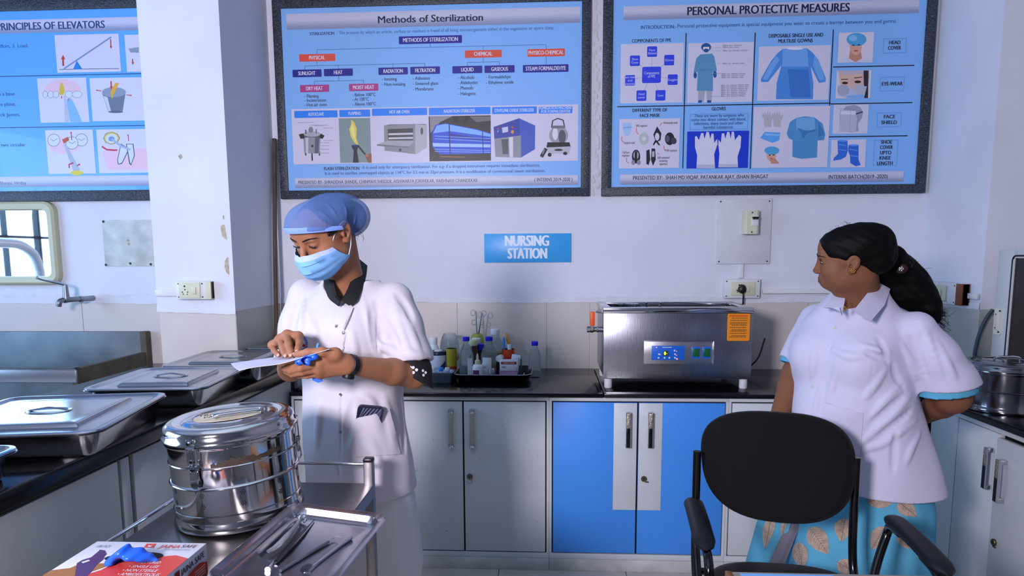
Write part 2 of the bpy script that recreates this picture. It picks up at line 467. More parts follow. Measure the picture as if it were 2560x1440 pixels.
# cupboard under the left worktop: its doors face the room
t = thing('cupboard', 'grey-white cupboard under the raised dark worktop with the trays', 'cupboard', (-1.6, 1.8, FLOOR_Z))
b = MB(); b.box(-1.93, -1.25, .25, 3.23, FLOOR_Z, .878, BLACKGAP); b.build('carcass', t)
LEFTLAM = mat('darkened_white_laminate', '#a4a9ab', .36, vary=.06, vscale=4, rvary=.1)  # white laminate set darker than on the other cupboards
for y0, y1 in ((.27, 1.06), (1.075, 1.832), (1.846, 1.884), (1.905, 2.50), (2.512, 3.15)):
    b = MB(); b.box(-1.252, -1.236, y0, y1, .06, .868, LEFTLAM, .0015)
    b.build('door' if y1 - y0 > .1 else 'stile', t)
b = MB(); b.box(-1.254, -1.24, .25, 3.23, FLOOR_Z, .05, LEFTLAM); b.build('plinth', t)
# narrow end bay between left worktop and wall
b = MB(); b.box(-1.52, -1.236, 3.236, 3.79, FLOOR_Z, .878, LEFTLAM); tag(b.build('cupboard'), 'pale filler cupboard beside the return of the column', 'cupboard')
# right run
t = thing('cupboard', 'white cupboard with two black handles under the right worktop', 'cupboard', (2.0, 2.2, FLOOR_Z))
b = MB(); b.box(1.735, 2.275, 1.25, 3.10, FLOOR_Z, .789, BLACKGAP); b.build('carcass', t)
b = MB(); b.box(1.715, 1.735, 1.25, 3.10, .765, .789, WHITE_LAM); b.box(1.715, 1.735, 1.25, 3.10, FLOOR_Z, .05, WHITE_LAM)
b.box(1.712, 1.735, 2.90, 3.098, .05, .765, WHITE_LAM); b.build('face_frame', t)
for y0, y1, hy, ly, dx in ((2.634, 2.896, 2.662, None, 0), (2.20, 2.628, 2.57, 2.594, -.012), (1.76, 2.19, 1.80, None, 0)):
    b = MB(); b.box(1.712 + dx, 1.732 + dx, y0, y1, .054, .752 if dx else .762, WHITE_LAM, .0012)
    dr = b.build('door', t)
    M = frame((1.711 + dx, hy, .62 if hy > 2.6 else .60), (0, -1, 0), (0, 0, 1)); add_handle(dr, M, 'black')
    if ly: add_lock(dr, frame((1.711 + dx, ly, .35), (0, -1, 0), (0, 0, 1)), False)

# ================================================================ things on the walls
def socket_plate(label, M, w, h, boxcol, side=None, toggle=True, name='socket_plate', dx=0, mod=None):
    """surface box with a cream socket module; local x across, y up, z out"""
    t = thing(name, label, 'socket')
    t.location = M.translation
    b = MB(); b.box(-w / 2, w / 2, -h / 2, h / 2, 0, .035, boxcol, .004, M)
    if side: b.box(w / 2 - .001 - side[0], w / 2, -h / 2 + .001, h / 2 - .001, 0, .0355, side[1], .002, M)
    for sx, sy in ((-1, 1), (1, 1), (-1, -1), (1, -1)):
        b.lathe([(.0035, .035), (.0035, .0365), (0, .037)], SCREW, 10, M @ Matrix.Translation((sx * (w / 2 - .012) - (side[0] if side and sx > 0 else 0), sy * (h / 2 - .012), 0)))
    b.build('back_box', t)
    mw, mh = mod or (.11, .07)
    b = MB(); b.box(dx - mw / 2, dx + mw / 2, -mh / 2, mh / 2, .035, .041, CREAMPL, .002, M)
    for (hx, hy, r_) in ((-.022, .020, .0045), (-.021, .004, .0035), (-.034, -.008, .0032), (-.008, -.008, .0032), (-.031, -.018, .0028), (-.011, -.019, .0028)):
        b.lathe([(r_, .0412), (r_, .0414), (0, .0414)], SCREW, 10, M @ Matrix.Translation((dx + hx, hy, 0)))
    s = b.build('socket', t)
    b = MB(); b.box(dx + .014, dx + .034, -.017, .017, .041, .047, CREAMPL, .003, M); b.build('switch', t)
    return t
MB_ = lambda px, py, y=WALL_Y: frame(at_y(px, py, y), (1, 0, 0), (0, 0, 1))
wood = mat('varnished_wood', '#7a3a1e', .4, vary=.2, vscale=20)
socket_plate('cream socket plate on the face of the white column', MB_(493, 725, 3.24), .172, .088, WHITEPL, (.030, CREAMPL), mod=(.105, .075), dx=-.018)
t = socket_plate('white socket plate with a black plug, above the steel cleaner', MB_(1851, 721), .192, .104, WHITEPL, mod=(.128, .072), dx=.004)
M = MB_(1851, 721)
b = MB(); b.box(-.094, -.088, -.05, .05, .001, .0345, CHIP, 0, M); b.build('torn_edge', t)
t = thing('plug', 'black power plug pushed into the white socket above the steel cleaner', 'plug', M @ Vector((0, 0, .04)))
b = MB()
b.loft([[tuple(M @ Vector((-.005 + c * p[0], -.002 + c * p[1], z))) for p in [(.019, .008), (.010, .024), (-.006, .027), (-.018, .010), (-.024, -.010), (-.010, -.020), (.004, -.026), (.016, -.014)]] for z, c in ((.042, 1.0), (.060, 1.0), (.070, .8), (.074, .4))], BLACKPL)
b.build('plug_body', t)
b = MB(); b.tube([M @ Vector(p) for p in smooth_path([(0, -.018, .058), (.002, -.045, .055), (.006, -.09, .04), (.012, -.16, .02), (.03, -.28, .012), (.06, -.38, .03)], 5)], .0042, BLACKPL, 8); b.build('cord', t)
# board on the right pillar
M = frame(at_x(2378, 733, 1.985), (0, -1, 0), (0, 0, 1))
socket_plate('cream socket on a white board with a brown wooden end, beside the corner', M, .30, .105, WHITEPL, (.052, wood), mod=(.14, .078), dx=-.045)
# conduits (flat white trunking)
def trunk(label, segs, name='cable_trunking', m=WHITEPL):
    b = MB()
    for s in segs: b.box(*s, m, .002)
    return tag(b.build(name), label, 'trunking')
p0 = at_y(1852, 660, WALL_Y); p1 = at_y(1852, 695, WALL_Y)
trunk('short white trunking between the breaker board and the plugged socket', [(p0.x - .013, p0.x + .013, WALL_Y - .014, WALL_Y, p1.z, p0.z)])
p0 = at_y(1905, 730, WALL_Y)
trunk('long white trunking running to the corner behind the woman in the lilac-white shirt', [(p0.x, 1.982, WALL_Y - .014, WALL_Y, p0.z - .004, p0.z + .018), (p0.x, 1.982, WALL_Y - .02, WALL_Y, p0.z - .008, p0.z - .004)])
p0 = at_x(2425, 740, 1.985)
trunk('white trunking from the wooden-ended board to the grey cabinet', [(1.972, 1.984, 3.275, p0.y, p0.z - .012, p0.z + .014)])
p0 = at_y(395, 724, 3.24); p1 = at_y(452, 740, 3.24)
trunk('flat white trunking leading to the socket on the column', [(p0.x - .01, p1.x, 3.228, 3.24, p1.z, p0.z)])
# breaker board
t = thing('breaker_board', 'grey-white board with a cream breaker box, above the plugged socket', 'breaker board', (1.045, WALL_Y, 1.57))
b = MB(); b.box(.902, 1.187, WALL_Y - .012, WALL_Y, 1.397, 1.744, mat('painted_board', '#ced0d4', .5, vary=.05, vscale=5), .002)
for sx, sz in ((.915, 1.41), (1.172, 1.41), (.915, 1.73), (1.172, 1.73)): b.cyl((sx, WALL_Y - .0135, sz), (sx, WALL_Y - .011, sz), .004, .004, SCREW, 10)
b.build('board', t)
M = frame((1.068, WALL_Y - .012, 1.617), (1, 0, 0), (0, 0, 1))
b = MB()
out = [(-.5, 0), (-.5, .045), (-.34, .062), (.34, .062), (.5, .05), (.5, 0)]
b.loft([[tuple(M @ Vector((x * .078, y, z * .95))) for x, z in out] for y in (-.062, -.056, .056, .062)], CREAMPL, smooth=False)
b.cyl(M @ Vector((0, .050, .058)), M @ Vector((0, .05, .0605)), .004, .004, SCREW, 10); b.cyl(M @ Vector((0, -.052, .058)), M @ Vector((0, -.052, .0605)), .004, .004, SCREW, 10)
bx = b.build('breaker_box', t)
b = MB(); b.box(-.004, .032, -.020, .034, .056, .064, WHITEPL, .002, M)
for k in (0, 1): b.box(.0 + k * .016, .012 + k * .016, .014, .026, .062, .074, BLACKPL, .002, M)
b.box(-.004, .032, .022, .028, .066, .072, BLACKPL, .001, M)
b.build('switch', bx)
# nursing station sign
t = thing('sign', 'blue wall sign lettered NURSING STATION', 'sign', (-.123, WALL_Y, 1.49))
b = MB(); b.box(-.363, .116, WALL_Y - .006, WALL_Y, 1.4105, 1.568, mat('sign_blue', '#3aa2e6', .35), .001)
M = frame((-.123, WALL_Y - .0065, 1.49), (1, 0, 0), (0, 0, 1)); ink = flat('#dfeaf6')
b.text('NURSING', ink, M @ Matrix.Translation((-.004, .011, 0)), .245, .082, bold=.035)
b.text('STATION', ink, M @ Matrix.Translation((-.002, -.058, 0)), .220, .082, bold=.035)
b.build('panel', t)
# mirror on the left
t = thing('mirror', 'cream framed bathroom mirror with rounded corners above the steel sink', 'mirror', (-3.1, WALL_Y, 1.54))
FRM = mat('mirror_frame', '#bdbb9a', .38, vary=.04, vscale=9)
x0, x1, z0, z1 = -3.42, -2.798, 1.298, 1.7645
def ring(pts, y): return [(p[0], y, p[1]) for p in pts]
b = MB()
o_ = rrect(x0, x1, z0, z1, .055, 6); i1 = rrect(x0 + .012, x1 - .012, z0 + .012, z1 - .012, .05, 6); i2 = rrect(x0 + .040, x1 - .040, z0 + .042, z1 - .042, .035, 6); i3 = rrect(x0 + .046, x1 - .046, z0 + .048, z1 - .048, .03, 6)
b.loft([ring(o_, WALL_Y), ring(o_, WALL_Y - .035), ring(i1, WALL_Y - .045), ring(i2, WALL_Y - .040), ring(i3, WALL_Y - .022), ring(i3, WALL_Y - .015)], FRM, False, False)
b.build('frame', t)
b = MB(); b.prism([(p[0], p[1]) for p in i3], .004, mat('mirror_glass', '#eef3f6', .02, 1.0), frame((0, WALL_Y - .018, 0), (1, 0, 0), (0, 0, 1))); b.build('glass', t)
# stained plate
t = MB(); ST = mat('stained_sheet', '#c3c8c2', .5, vary=.22, vscale=14, col2='#cdd2cc')
pl = [at_y(px, py, WALL_Y) for px, py in ((258, 550), (385, 548), (395, 667), (263, 665))]
t.box(-2.54, -2.20, WALL_Y - .006, WALL_Y, 1.399, 1.66, ST, .001)
for sx, sz in ((-2.53, 1.652), (-2.535, 1.408), (-2.27, 1.41), (-2.395, 1.545), (-2.392, 1.525), (-2.39, 1.415)): t.cyl((sx, WALL_Y - .008, sz), (sx, WALL_Y - .005, sz), .007, .006, CHIP if sz > 1.5 and sz < 1.6 else SCREW, 9)
tag(t.build('metal_plate'), 'stained square metal plate screwed to the wall beside the mirror', 'plate')
# tap
t = thing('tap', 'dull metal wall tap with a long lever, below the mirror', 'tap', (-2.63, WALL_Y, 1.215))
q = lambda px, py, y: at_y(px, py, y)
b = MB()
b.tube([q(235, 745, 3.80), q(215, 747, 3.74), q(175, 749, 3.66), q(160, 750, 3.63)], [.016, .015, .015, .018], DULLSTEEL, 14)
b.tube(smooth_path([q(160, 750, 3.63), q(152, 752, 3.61), q(148, 757, 3.60), q(147, 766, 3.60)], 4), .014, DULLSTEEL, 14)
b.tube([q(166, 748, 3.64), q(164, 725, 3.64), q(163, 712, 3.64)], [.018, .014, .012], DULLSTEEL, 14)
b.cyl(q(205, 748, 3.72), q(198, 748, 3.705), .019, .019, DULLSTEEL, 8)
b.build('spout', t)
b = MB(); b.tube(smooth_path([q(164, 712, 3.64), q(140, 706, 3.60), q(110, 700, 3.55), q(92, 694, 3.52)], 4), [.008] * 6 + [.006] * 6 + [.010], HCHROME, 10); b.build('lever', t)
# steel sink
SINKM = mat('sink_steel', '#6a7074', .5, 1.0, vary=.25, vscale=6, rvary=.1)
t = thing('sink', 'large dull steel trough sink against the wall under the mirror', 'sink', (-2.9, 3.45, FLOOR_Z))
b = MB()
SX0, SX1, SY0, SY1 = -3.9, -2.30, 3.15, 3.78
b.box(SX0, SX1, SY1 - .02, SY1, .35, 1.028, SINKM, .003)          # back panel
b.box(SX0, SX1, SY0, SY0 + .05, .905, .912, SINKM, .002); b.box(SX0, SX1, SY0, SY0 + .012, .845, .908, STEEL, .003)
b.box(SX0, SX1 - .01, SY0 + .015, SY0 + .03, .45, .85, SINKM)
b.build('trough', t)
RUST = mat('rusted_steel', '#51483a', .65, .3, vary=.3, vscale=12)
b = MB(); b.box(SX1 - .03, SX1, SY0 + .01, SY1 - .02, .45, .912, RUST, .003); b.box(SX1 - .03, SX1 + .005, SY1 - .045, SY1, .4, 1.030, RUST, .003); b.build('side_panel', t)
b = MB(); b.box(SX0, SX1 - .02, SY0 + .03, SY1 - .02, .60, .62, SINKM); b.build('basin_floor', t)
for lx in (SX0 + .03, SX1 - .03):
    for ly in (SY0 + .04, SY1 - .05):
        b = MB(); b.box(lx - .02, lx + .02, ly - .02, ly + .02, FLOOR_Z, .5, RUST); b.build('leg', t)
# pole
p0 = at_y(657, 838, 3.66); p1 = at_y(694, 340, 3.765)
p0.z = .93; p0.x = -1.50
b = MB(); b.tube([(-1.509, 3.665, .93), (-1.509, 3.71, 1.5), (-1.509, 3.772, 2.09)], .0115, mat('old_brown_wood', '#4c4236', .7, vary=.3, vscale=18), 10)
tag(b.build('pole'), 'thin brown wooden pole leaning in the corner by the column', 'pole')
# ================================================================ posters
def ink(c): return flat(c, .4)
FRAMEM = mat('mottled_frame', '#14171d', .45, vary=.75, vscale=95, col2='#4a5361', bump=.25, bscale=95, stretch=(1, 1, 1.6))
class Poster:
    """prints on a panel in the plane of the wall; coordinates are read off a 2.8805x enlargement with origin (ox, 0)"""
    def __init__(s, label, x0, x1, z0, z1, bw, bt, sheet, ox, loc):
        s.t = thing('poster', label, 'poster', loc); s.ox = ox; s.y = WALL_Y - .022; s.k = 1
        b = MB(); Y = WALL_Y
        b.box(x0, x1, Y - .030, Y - .001, z0, z0 + bt, FRAMEM, .003); b.box(x0, x1, Y - .030, Y - .001, z1 - bt, z1, FRAMEM, .003)
        b.box(x0, x0 + bw, Y - .0298, Y - .001, z0, z1, FRAMEM, .003); b.box(x1 - bw, x1, Y - .0298, Y - .001, z0, z1, FRAMEM, .003)
        rr = random.Random(int(x0 * 50) + 9)
        for i in range(22):
            if i % 2: px, pz = rr.uniform(x0 + .02, x1 - .02), rr.choice((z0 + bt / 2, z1 - bt / 2))
            else: px, pz = rr.choice((x0 + bw / 2, x1 - bw / 2)), rr.uniform(z0, z1)
            b.box(px - .0016, px + .0016, Y - .0312, Y - .0300, pz - .0014, pz + .0014, ink('#aab0b8'))
        b.build('frame', s.t)
        s.b = MB(); s.b.box(x0 + bw - .005, x1 - bw + .005, s.y, Y - .002, z0 + bt - .005, z1 - bt + .005, sheet)
    def P(s, zx, zy): v = at_y(s.ox + zx / 2.8805, zy / 2.8805, s.y); return v.x, v.z
    def d(s): s.k += 1; return s.y - .000012 * s.k - .0003
    def poly(s, pts, c, lay=None):
        y = s.d() if lay is None else lay
        q = [s.P(*p) for p in pts]
        a = sum(q[i][0] * q[(i + 1) % len(q)][1] - q[(i + 1) % len(q)][0] * q[i][1] for i in range(len(q)))
        if a < 0: q = q[::-1]
        s.b.add([(x, y, z) for x, z in q], [tuple(range(len(q)))], ink(c))
    def ax(s, x0, y0, x1, y1):
        """an upright rectangle from two picture corners"""
        cx, cz = s.P((x0 + x1) / 2, (y0 + y1) / 2); ym, xm = (y0 + y1) / 2, (x0 + x1) / 2
        w, h = (s.P(x1, ym)[0] - s.P(x0, ym)[0]) / 2, (s.P(xm, y0)[1] - s.P(xm, y1)[1]) / 2
        return cx - w, cx + w, cz - h, cz + h
    def rect(s, x0, y0, x1, y1, c, r=0, y=None):
        a, b_, c0, c1 = s.ax(x0, y0, x1, y1); y = y or s.d()
        pts = rrect(a, b_, c0, c1, r, 3) if r else [(a, c0), (b_, c0), (b_, c1), (a, c1)]
        s.b.add([(p[0], y, p[1]) for p in pts], [tuple(range(len(pts)))], ink(c))
    def outline(s, x0, y0, x1, y1, c, wd=2):
        a, b_, c0, c1 = s.ax(x0, y0, x1, y1); y = s.d(); w = wd / 1293.0
        for q in ((a, b_, c0, c0 + w), (a, b_, c1 - w, c1), (a, a + w, c0, c1), (b_ - w, b_, c0, c1)):
            s.b.add([(q[0], y, q[2]), (q[1], y, q[2]), (q[1], y, q[3]), (q[0], y, q[3])], [(0, 1, 2, 3)], ink(c))
    def ell(s, cx, cy, rx, ry, c, n=24, rot=0, a0=0, a1=360):
        ca, sa = math.cos(R(rot)), math.sin(R(rot)); pts = []
        for i in range(n + (0 if a1 - a0 >= 360 else 1)):
            t = R(a0 + (a1 - a0) * i / n); u, v = rx * math.cos(t), ry * math.sin(t); pts.append((cx + u * ca - v * sa, cy + u * sa + v * ca))
        s.poly(pts, c)
    def line(s, pts, wd, c):
        y = s.d(); q = [Vector((p[0], p[1], 0)) for p in pts]; L = []; Rr = []
        for i, p in enumerate(q):
            t = (q[min(i + 1, len(q) - 1)] - q[max(i - 1, 0)]).normalized(); n = Vector((-t.y, t.x, 0)) * wd / 2
            L.append(p + n); Rr.append(p - n)
        for i in range(len(q) - 1):
            v = [s.P(a.x, a.y) for a in (L[i], L[i + 1], Rr[i + 1], Rr[i])]
            if sum(v[j][0] * v[(j + 1) % 4][1] - v[(j + 1) % 4][0] * v[j][1] for j in range(4)) < 0: v = v[::-1]
            s.b.add([(x, y, z) for x, z in v], [(0, 1, 2, 3)], ink(c))
    def hline(s, x0, y0, x1, y1, wd, c):
        a = s.P(x0, y0); b_ = s.P(x1, y1); w = wd / 1293 / 2; y = s.d()
        if abs(x1 - x0) > abs(y1 - y0): z = (a[1] + b_[1]) / 2; r_ = (a[0], b_[0], z - w, z + w)
        else: xm = (a[0] + b_[0]) / 2; r_ = (xm - w, xm + w, b_[1], a[1])
        s.b.add([(r_[0], y, r_[2]), (r_[1], y, r_[2]), (r_[1], y, r_[3]), (r_[0], y, r_[3])], [(0, 1, 2, 3)], ink(c))
    def text(s, t, x0, x1, yb, h, c, bold=.012):
        """from x0 to x1, baseline yb, capital height h (picture units)"""
        a = s.P((x0 + x1) / 2, yb); y = s.d() - .00004
        s.b.text(t, ink(c), frame((a[0], y, a[1]), (1, 0, 0), (0, 0, 1)), s.P(x1, yb)[0] - s.P(x0, yb)[0], h / 1293.0 / .70, bold=bold * .75)
    def bar(s, x0, y0, x1, y1, cols):
        n = len(cols); a, b_, c0, c1 = s.ax(x0, y0, x1, y1); y = s.d()
        for i, c in enumerate(cols):
            zt = c1 - (c1 - c0) * i / n; zb = c1 - (c1 - c0) * (i + 1) / n
            s.b.add([(a, y, zb), (b_, y, zb), (b_, y, zt), (a, y, zt)], [(0, 1, 2, 3)], ink(c))
    def done(s): return s.b.build('printed_sheet', s.t)
BAR = ['#c3c4da', '#c6c7dc', '#c8c9dd', '#c3c5da', '#b5bad2', '#a5abc6', '#959dbb', '#8c95b3']
LAV = '#d2d0e4'; NAVY = '#1c2744'; DK = '#22355c'; TAG = '#1b1a8c'; RED = '#df5239'; PUR = '#ad3b85'; SKY = '#1f83f0'
TXT = '#27477e'
# ---------------------------------------------------------------- Methods of Sterilization
p = Poster('framed blue poster headed Methods of Sterilization', -1.49, .212, 1.766, 2.812, .047, .045, mat('poster_sky_blue', '#83b9f4', .35, coat=.2), 670, (-.64, WALL_Y, 1.766))
p.bar(120, 75, 2236, 190, BAR)
p.text('Methods of Sterilization', 790, 1548, 158, 47, NAVY, .03)
p.text('STERILIZATION', 300, 478, 252, 20, DK, .025); p.text(': The process by which an article, surface or medium is freed of all living microorganisms either in the vegetative or spore state.', 488, 2052, 229, 21, '#40639f', .006)
def box(x0, y0, x1, y1, c, t, tx0, tx1, h=26, r=.004):
    p.rect(x0, y0, x1, y1, c, r); p.text(t, tx0, tx1, (y0 + y1) / 2 + h / 2, h, '#d9d8ea', .025)
LN = '#3d679f'
for l in ((1168, 315, 1168, 338), (352, 355, 352, 388), (1550, 331, 1550, 362), (2003, 322, 2003, 352), (352, 440, 352, 472), (266, 476, 266, 505), (507, 470, 507, 500), (899, 458, 899, 490), (1130, 453, 1130, 484), (1550, 414, 1550, 447), (1436, 450, 1436, 478), (1667, 445, 1667, 474), (2003, 405, 2003, 470), (510, 548, 510, 580), (334, 588, 334, 614), (688, 577, 688, 604)): p.hline(*l, 3, LN)
for l in ((352, 340, 2003, 340), (266, 466, 1130, 466), (1436, 447, 1667, 447), (334, 582, 688, 582)): p.hline(*l, 3, LN)
box(942, 258, 1396, 314, TAG, 'METHODS OF STERILIZATION', 972, 1368, 27)
box(225, 389, 484, 442, RED, 'PHYSICAL', 296, 411); box(1418, 361, 1683, 415, RED, 'CHEMICAL', 1483, 1616); box(1869, 352, 2137, 407, RED, 'PHYSICO-CHEMICAL', 1876, 2128)
box(177, 501, 386, 555, TAG, 'SUNLIGHT', 218, 343); box(403, 495, 611, 548, TAG, 'HEAT', 475, 537); box(795, 486, 1007, 538, TAG, 'RADIATION', 832, 972); box(1025, 480, 1238, 534, TAG, 'FILTRATION', 1060, 1204)
box(1328, 475, 1543, 528, TAG, 'LIQUID', 1391, 1481); box(1559, 471, 1775, 524, TAG, 'GASEOUS', 1607, 1729); box(1835, 466, 2163, 520, TAG, 'STEAM FORMALDEHYE', 1855, 2145, 27)
box(231, 611, 440, 663, PUR, 'DRY HEAT', 275, 395); box(584, 603, 794, 655, PUR, 'MOIST HEAT', 612, 765)
for t_, x0, x1, y in (('- Flaming', 262, 366, 703), ('- Incineration', 262, 418, 733), ('- Hot air oven', 262, 424, 765), ('- Below 100°C', 608, 776, 693), ('- At 100°C', 608, 726, 726), ('- Above 100°C', 608, 778, 760), ('- Ionizing', 820, 928, 580), ('- Non-ionizing', 820, 990, 617), ('- Asbestos', 1042, 1166, 574), ('- Sintered glass', 1042, 1226, 612), ('- Membrane', 1042, 1193, 652), ('- Alcohols', 1368, 1486, 569), ('- Aldehydes', 1368, 1510, 606), ('- Phenols', 1368, 1478, 645), ('- Halogens', 1368, 1496, 685), ('- Formaldehye', 1570, 1747, 565), ('- Ethylene oxide', 1570, 1768, 604)): p.text(t_, x0, x1, y, 22, DK, .012)
p.rect(165, 770, 2221, 1172, LAV)
for x0, y0, x1, y1, t_, a, c in ((190, 797, 501, 848, 'AUTOCLAVE', 289, 403), (514, 791, 736, 842, 'FLAMING', 580, 670), (748, 780, 1146, 832, 'HOT AIR OVEN', 875, 1018), (1158, 773, 1602, 826, 'RADIATION STERILIZER', 1266, 1492), (1613, 769, 1936, 820, 'ETHYLENE OXIDE STERILIZER', 1633, 1916)):
    p.rect(x0, y0, x1, y1, SKY, .004); p.text(t_, a, c, (y0 + y1) / 2 + 11, 22, '#cfdcf3', .02)
p.rect(1949, 767, 2192, 817, SKY, .004); p.text('FUMIGATION MACHINE', 1955, 2187, 787, 19, '#cfdcf3', .02); p.text('FOR FORMALDEHYDE', 1968, 2178, 812, 19, '#cfdcf3', .02)
# autoclave
G1, G2, G3 = '#8e929c', '#5c616d', '#c4c6d0'
for x in (272, 318, 371): p.rect(x - 5, 1090, x + 5, 1120 if x != 318 else 1158, '#25272d')
p.poly([(254, 985), (380, 985), (372, 1105), (262, 1105)], G1); p.poly([(270, 985), (292, 985), (290, 1105), (274, 1105)], G3); p.poly([(340, 985), (370, 985), (364, 1105), (336, 1105)], G2)
p.rect(240, 965, 392, 990, G2); p.poly([(222, 968), (262, 960), (262, 998), (235, 1000)], '#1f2126'); p.poly([(372, 960), (408, 976), (395, 1000), (372, 996)], '#1f2126')
p.ell(318, 965, 62, 20, '#a8abb5'); p.ell(309, 935, 17, 22, '#7f8390'); p.rect(268, 935, 278, 965, G2); p.rect(345, 930, 352, 962, G2); p.ell(320, 1052, 9, 9, '#33353c')
for i, (x, y) in enumerate(((300, 900), (330, 903), (360, 900), (400, 920), (400, 1010), (375, 1025), (370, 1047), (370, 1073), (370, 1100))): p.rect(x, y, x + 70, y + 5, '#a7a8bc')
p.rect(216, 880, 332, 885, '#a7a8bc')
# flaming
p.rect(515, 852, 740, 1172, '#7d9593')
p.poly([(598, 862), (622, 880), (640, 930), (637, 1000), (655, 1048), (625, 1030), (597, 985), (585, 930), (600, 895)], '#e0d25a'); p.poly([(606, 885), (622, 920), (628, 990), (640, 1030), (610, 980), (598, 930)], '#efe48a')
p.poly([(600, 1050), (652, 1050), (642, 1085), (655, 1172), (612, 1172), (618, 1085)], '#181a25'); p.ell(626, 1052, 26, 9, '#232a6b')
p.line([(645, 1045), (715, 1130)], 12, '#2c2624'); p.poly([(697, 1115), (745, 1105), (747, 1172), (722, 1172)], '#8f5b3f'); p.ell(712, 1120, 15, 10, '#b5744f')
# oven
p.poly([(835, 905), (1060, 895), (1060, 1110), (840, 1085)], '#8b8d93'); p.poly([(1060, 895), (1146, 900), (1144, 1062), (1060, 1115)], '#b2b3b8'); p.poly([(835, 905), (1060, 895), (1146, 900), (1130, 893), (880, 896)], '#6d6f75')
p.poly([(862, 930), (1045, 924), (1045, 1010), (865, 1012)], '#3b3d42')
for y in (960, 990): p.poly([(868, y), (1045, y - 4), (1045, y + 10), (868, y + 14)], '#c5c7cc')
p.poly([(785, 1040), (865, 1012), (1055, 1018), (1015, 1056)], '#a5a8ad'); p.poly([(785, 1040), (1015, 1056), (1015, 1066), (785, 1050)], '#707378'); p.ell(952, 1080, 9, 11, '#3a3b40'); p.ell(1108, 945, 10, 26, '#54565c')
# radiation
p.rect(1160, 835, 1604, 1160, '#2a2627'); p.poly([(1165, 838), (1330, 836), (1240, 880), (1170, 960)], '#8d8a93'); p.poly([(1450, 838), (1602, 838), (1602, 870), (1500, 880)], '#6c6a70')
tube_ = [(1180, 960), (1205, 900), (1280, 888), (1500, 930), (1602, 960), (1602, 1105), (1400, 1110), (1240, 1112), (1185, 1060)]
p.poly(tube_, '#1d4fd0')
p.poly([(1190, 960), (1215, 905), (1280, 893), (1500, 935), (1602, 965), (1602, 985), (1310, 945)], '#7fb4f7'); p.poly([(1185, 1030), (1602, 1040), (1602, 1062), (1190, 1056)], '#a8ccfa'); p.poly([(1300, 960), (1602, 1005), (1602, 1014), (1300, 990)], '#12309b')
for y0, y1 in ((980, 1000), (1000, 1020), (1075, 1085), (1090, 1098)): p.line([(1200, y0), (1600, y1)], 4, '#8fbcf8')
p.line([(1305, 895), (1312, 1110)], 8, '#0c1e77'); p.line([(1545, 950), (1550, 1108)], 6, '#0c1e77'); p.line([(1240, 1128), (1420, 1132)], 6, '#a5672e'); p.poly([(1340, 838), (1372, 838), (1365, 885), (1330, 880)], '#121012'); p.poly([(1420, 838), (1455, 838), (1430, 892), (1405, 888)], '#121012')
# ethylene oxide steriliser
p.poly([(1625, 915), (1808, 852), (1822, 975), (1630, 1000)], '#2f3f9f'); p.poly([(1808, 852), (1924, 905), (1922, 1075), (1822, 1135)], '#3a57b8'); p.poly([(1630, 1000), (1822, 975), (1822, 1135), (1637, 1130)], '#8e9099'); p.poly([(1735, 990), (1765, 985), (1765, 1132), (1740, 1132)], '#d5d6de'); p.poly([(1680, 1005), (1730, 1000), (1730, 1110), (1690, 1110)], '#4f525c')
p.poly([(1685, 920), (1728, 912), (1730, 950), (1688, 958)], '#c7cbe0'); p.ell(1760, 950, 11, 13, '#d9963a'); p.ell(1760, 918, 7, 8, '#c84a3a'); p.ell(1656, 925, 6, 7, '#c84a3a'); p.ell(1656, 946, 6, 7, '#55b0c0')
# fumigation machine
p.line([(2042, 920), (2050, 870), (2085, 853), (2125, 866), (2136, 915)], 8, '#16171b'); p.ell(2092, 975, 68, 66, '#9c9ea6'); p.ell(2068, 965, 20, 45, '#dcdde4'); p.ell(2118, 985, 26, 50, '#55575f'); p.rect(2045, 905, 2140, 925, '#6f7179')
p.poly([(2012, 1025), (2170, 1025), (2180, 1062), (2005, 1062)], '#17181c'); p.poly([(2005, 1062), (2180, 1055), (2168, 1105), (2022, 1108)], '#b8bac2'); p.ell(2092, 1080, 30, 8, '#2a2b30'); p.ell(2028, 1115, 14, 14, '#141519'); p.ell(2140, 1105, 15, 12, '#141519'); p.line([(2003, 1070), (1985, 1100), (1968, 1130)], 26, '#1c1d22'); p.line([(1990, 1075), (1978, 1110)], 8, '#8b8d96')
p.text('FLASH STERILIZATION', 404, 658, 1224, 22, DK, .022); p.text(': It is used only for emergency sterilization. For e.g- if a dropped instrument requires immediate sterilization.', 663, 1952, 1208, 21, '#41639c', .006)
p.text('It is used to sterilize unwrapped objects at 134°C for 3.5 min at 32psi pressure. It is a modification of conventional steam sterilization.', 404, 1990, 1249, 21, '#41639c', .006)
p.bar(185, 1272, 2221, 1342, BAR)
p.text('PRESENTED BY- SHRADDHA SHINDE, CHINMAYI SHISODE, AISHWARYA JORWEKAR, VAISHNAVI CHANDEKAR', 215, 1506, 1318, 23, DK, .014); p.text('( INTERNS 2019-2020 )', 1918, 2192, 1305, 24, DK, .014)
p.done()
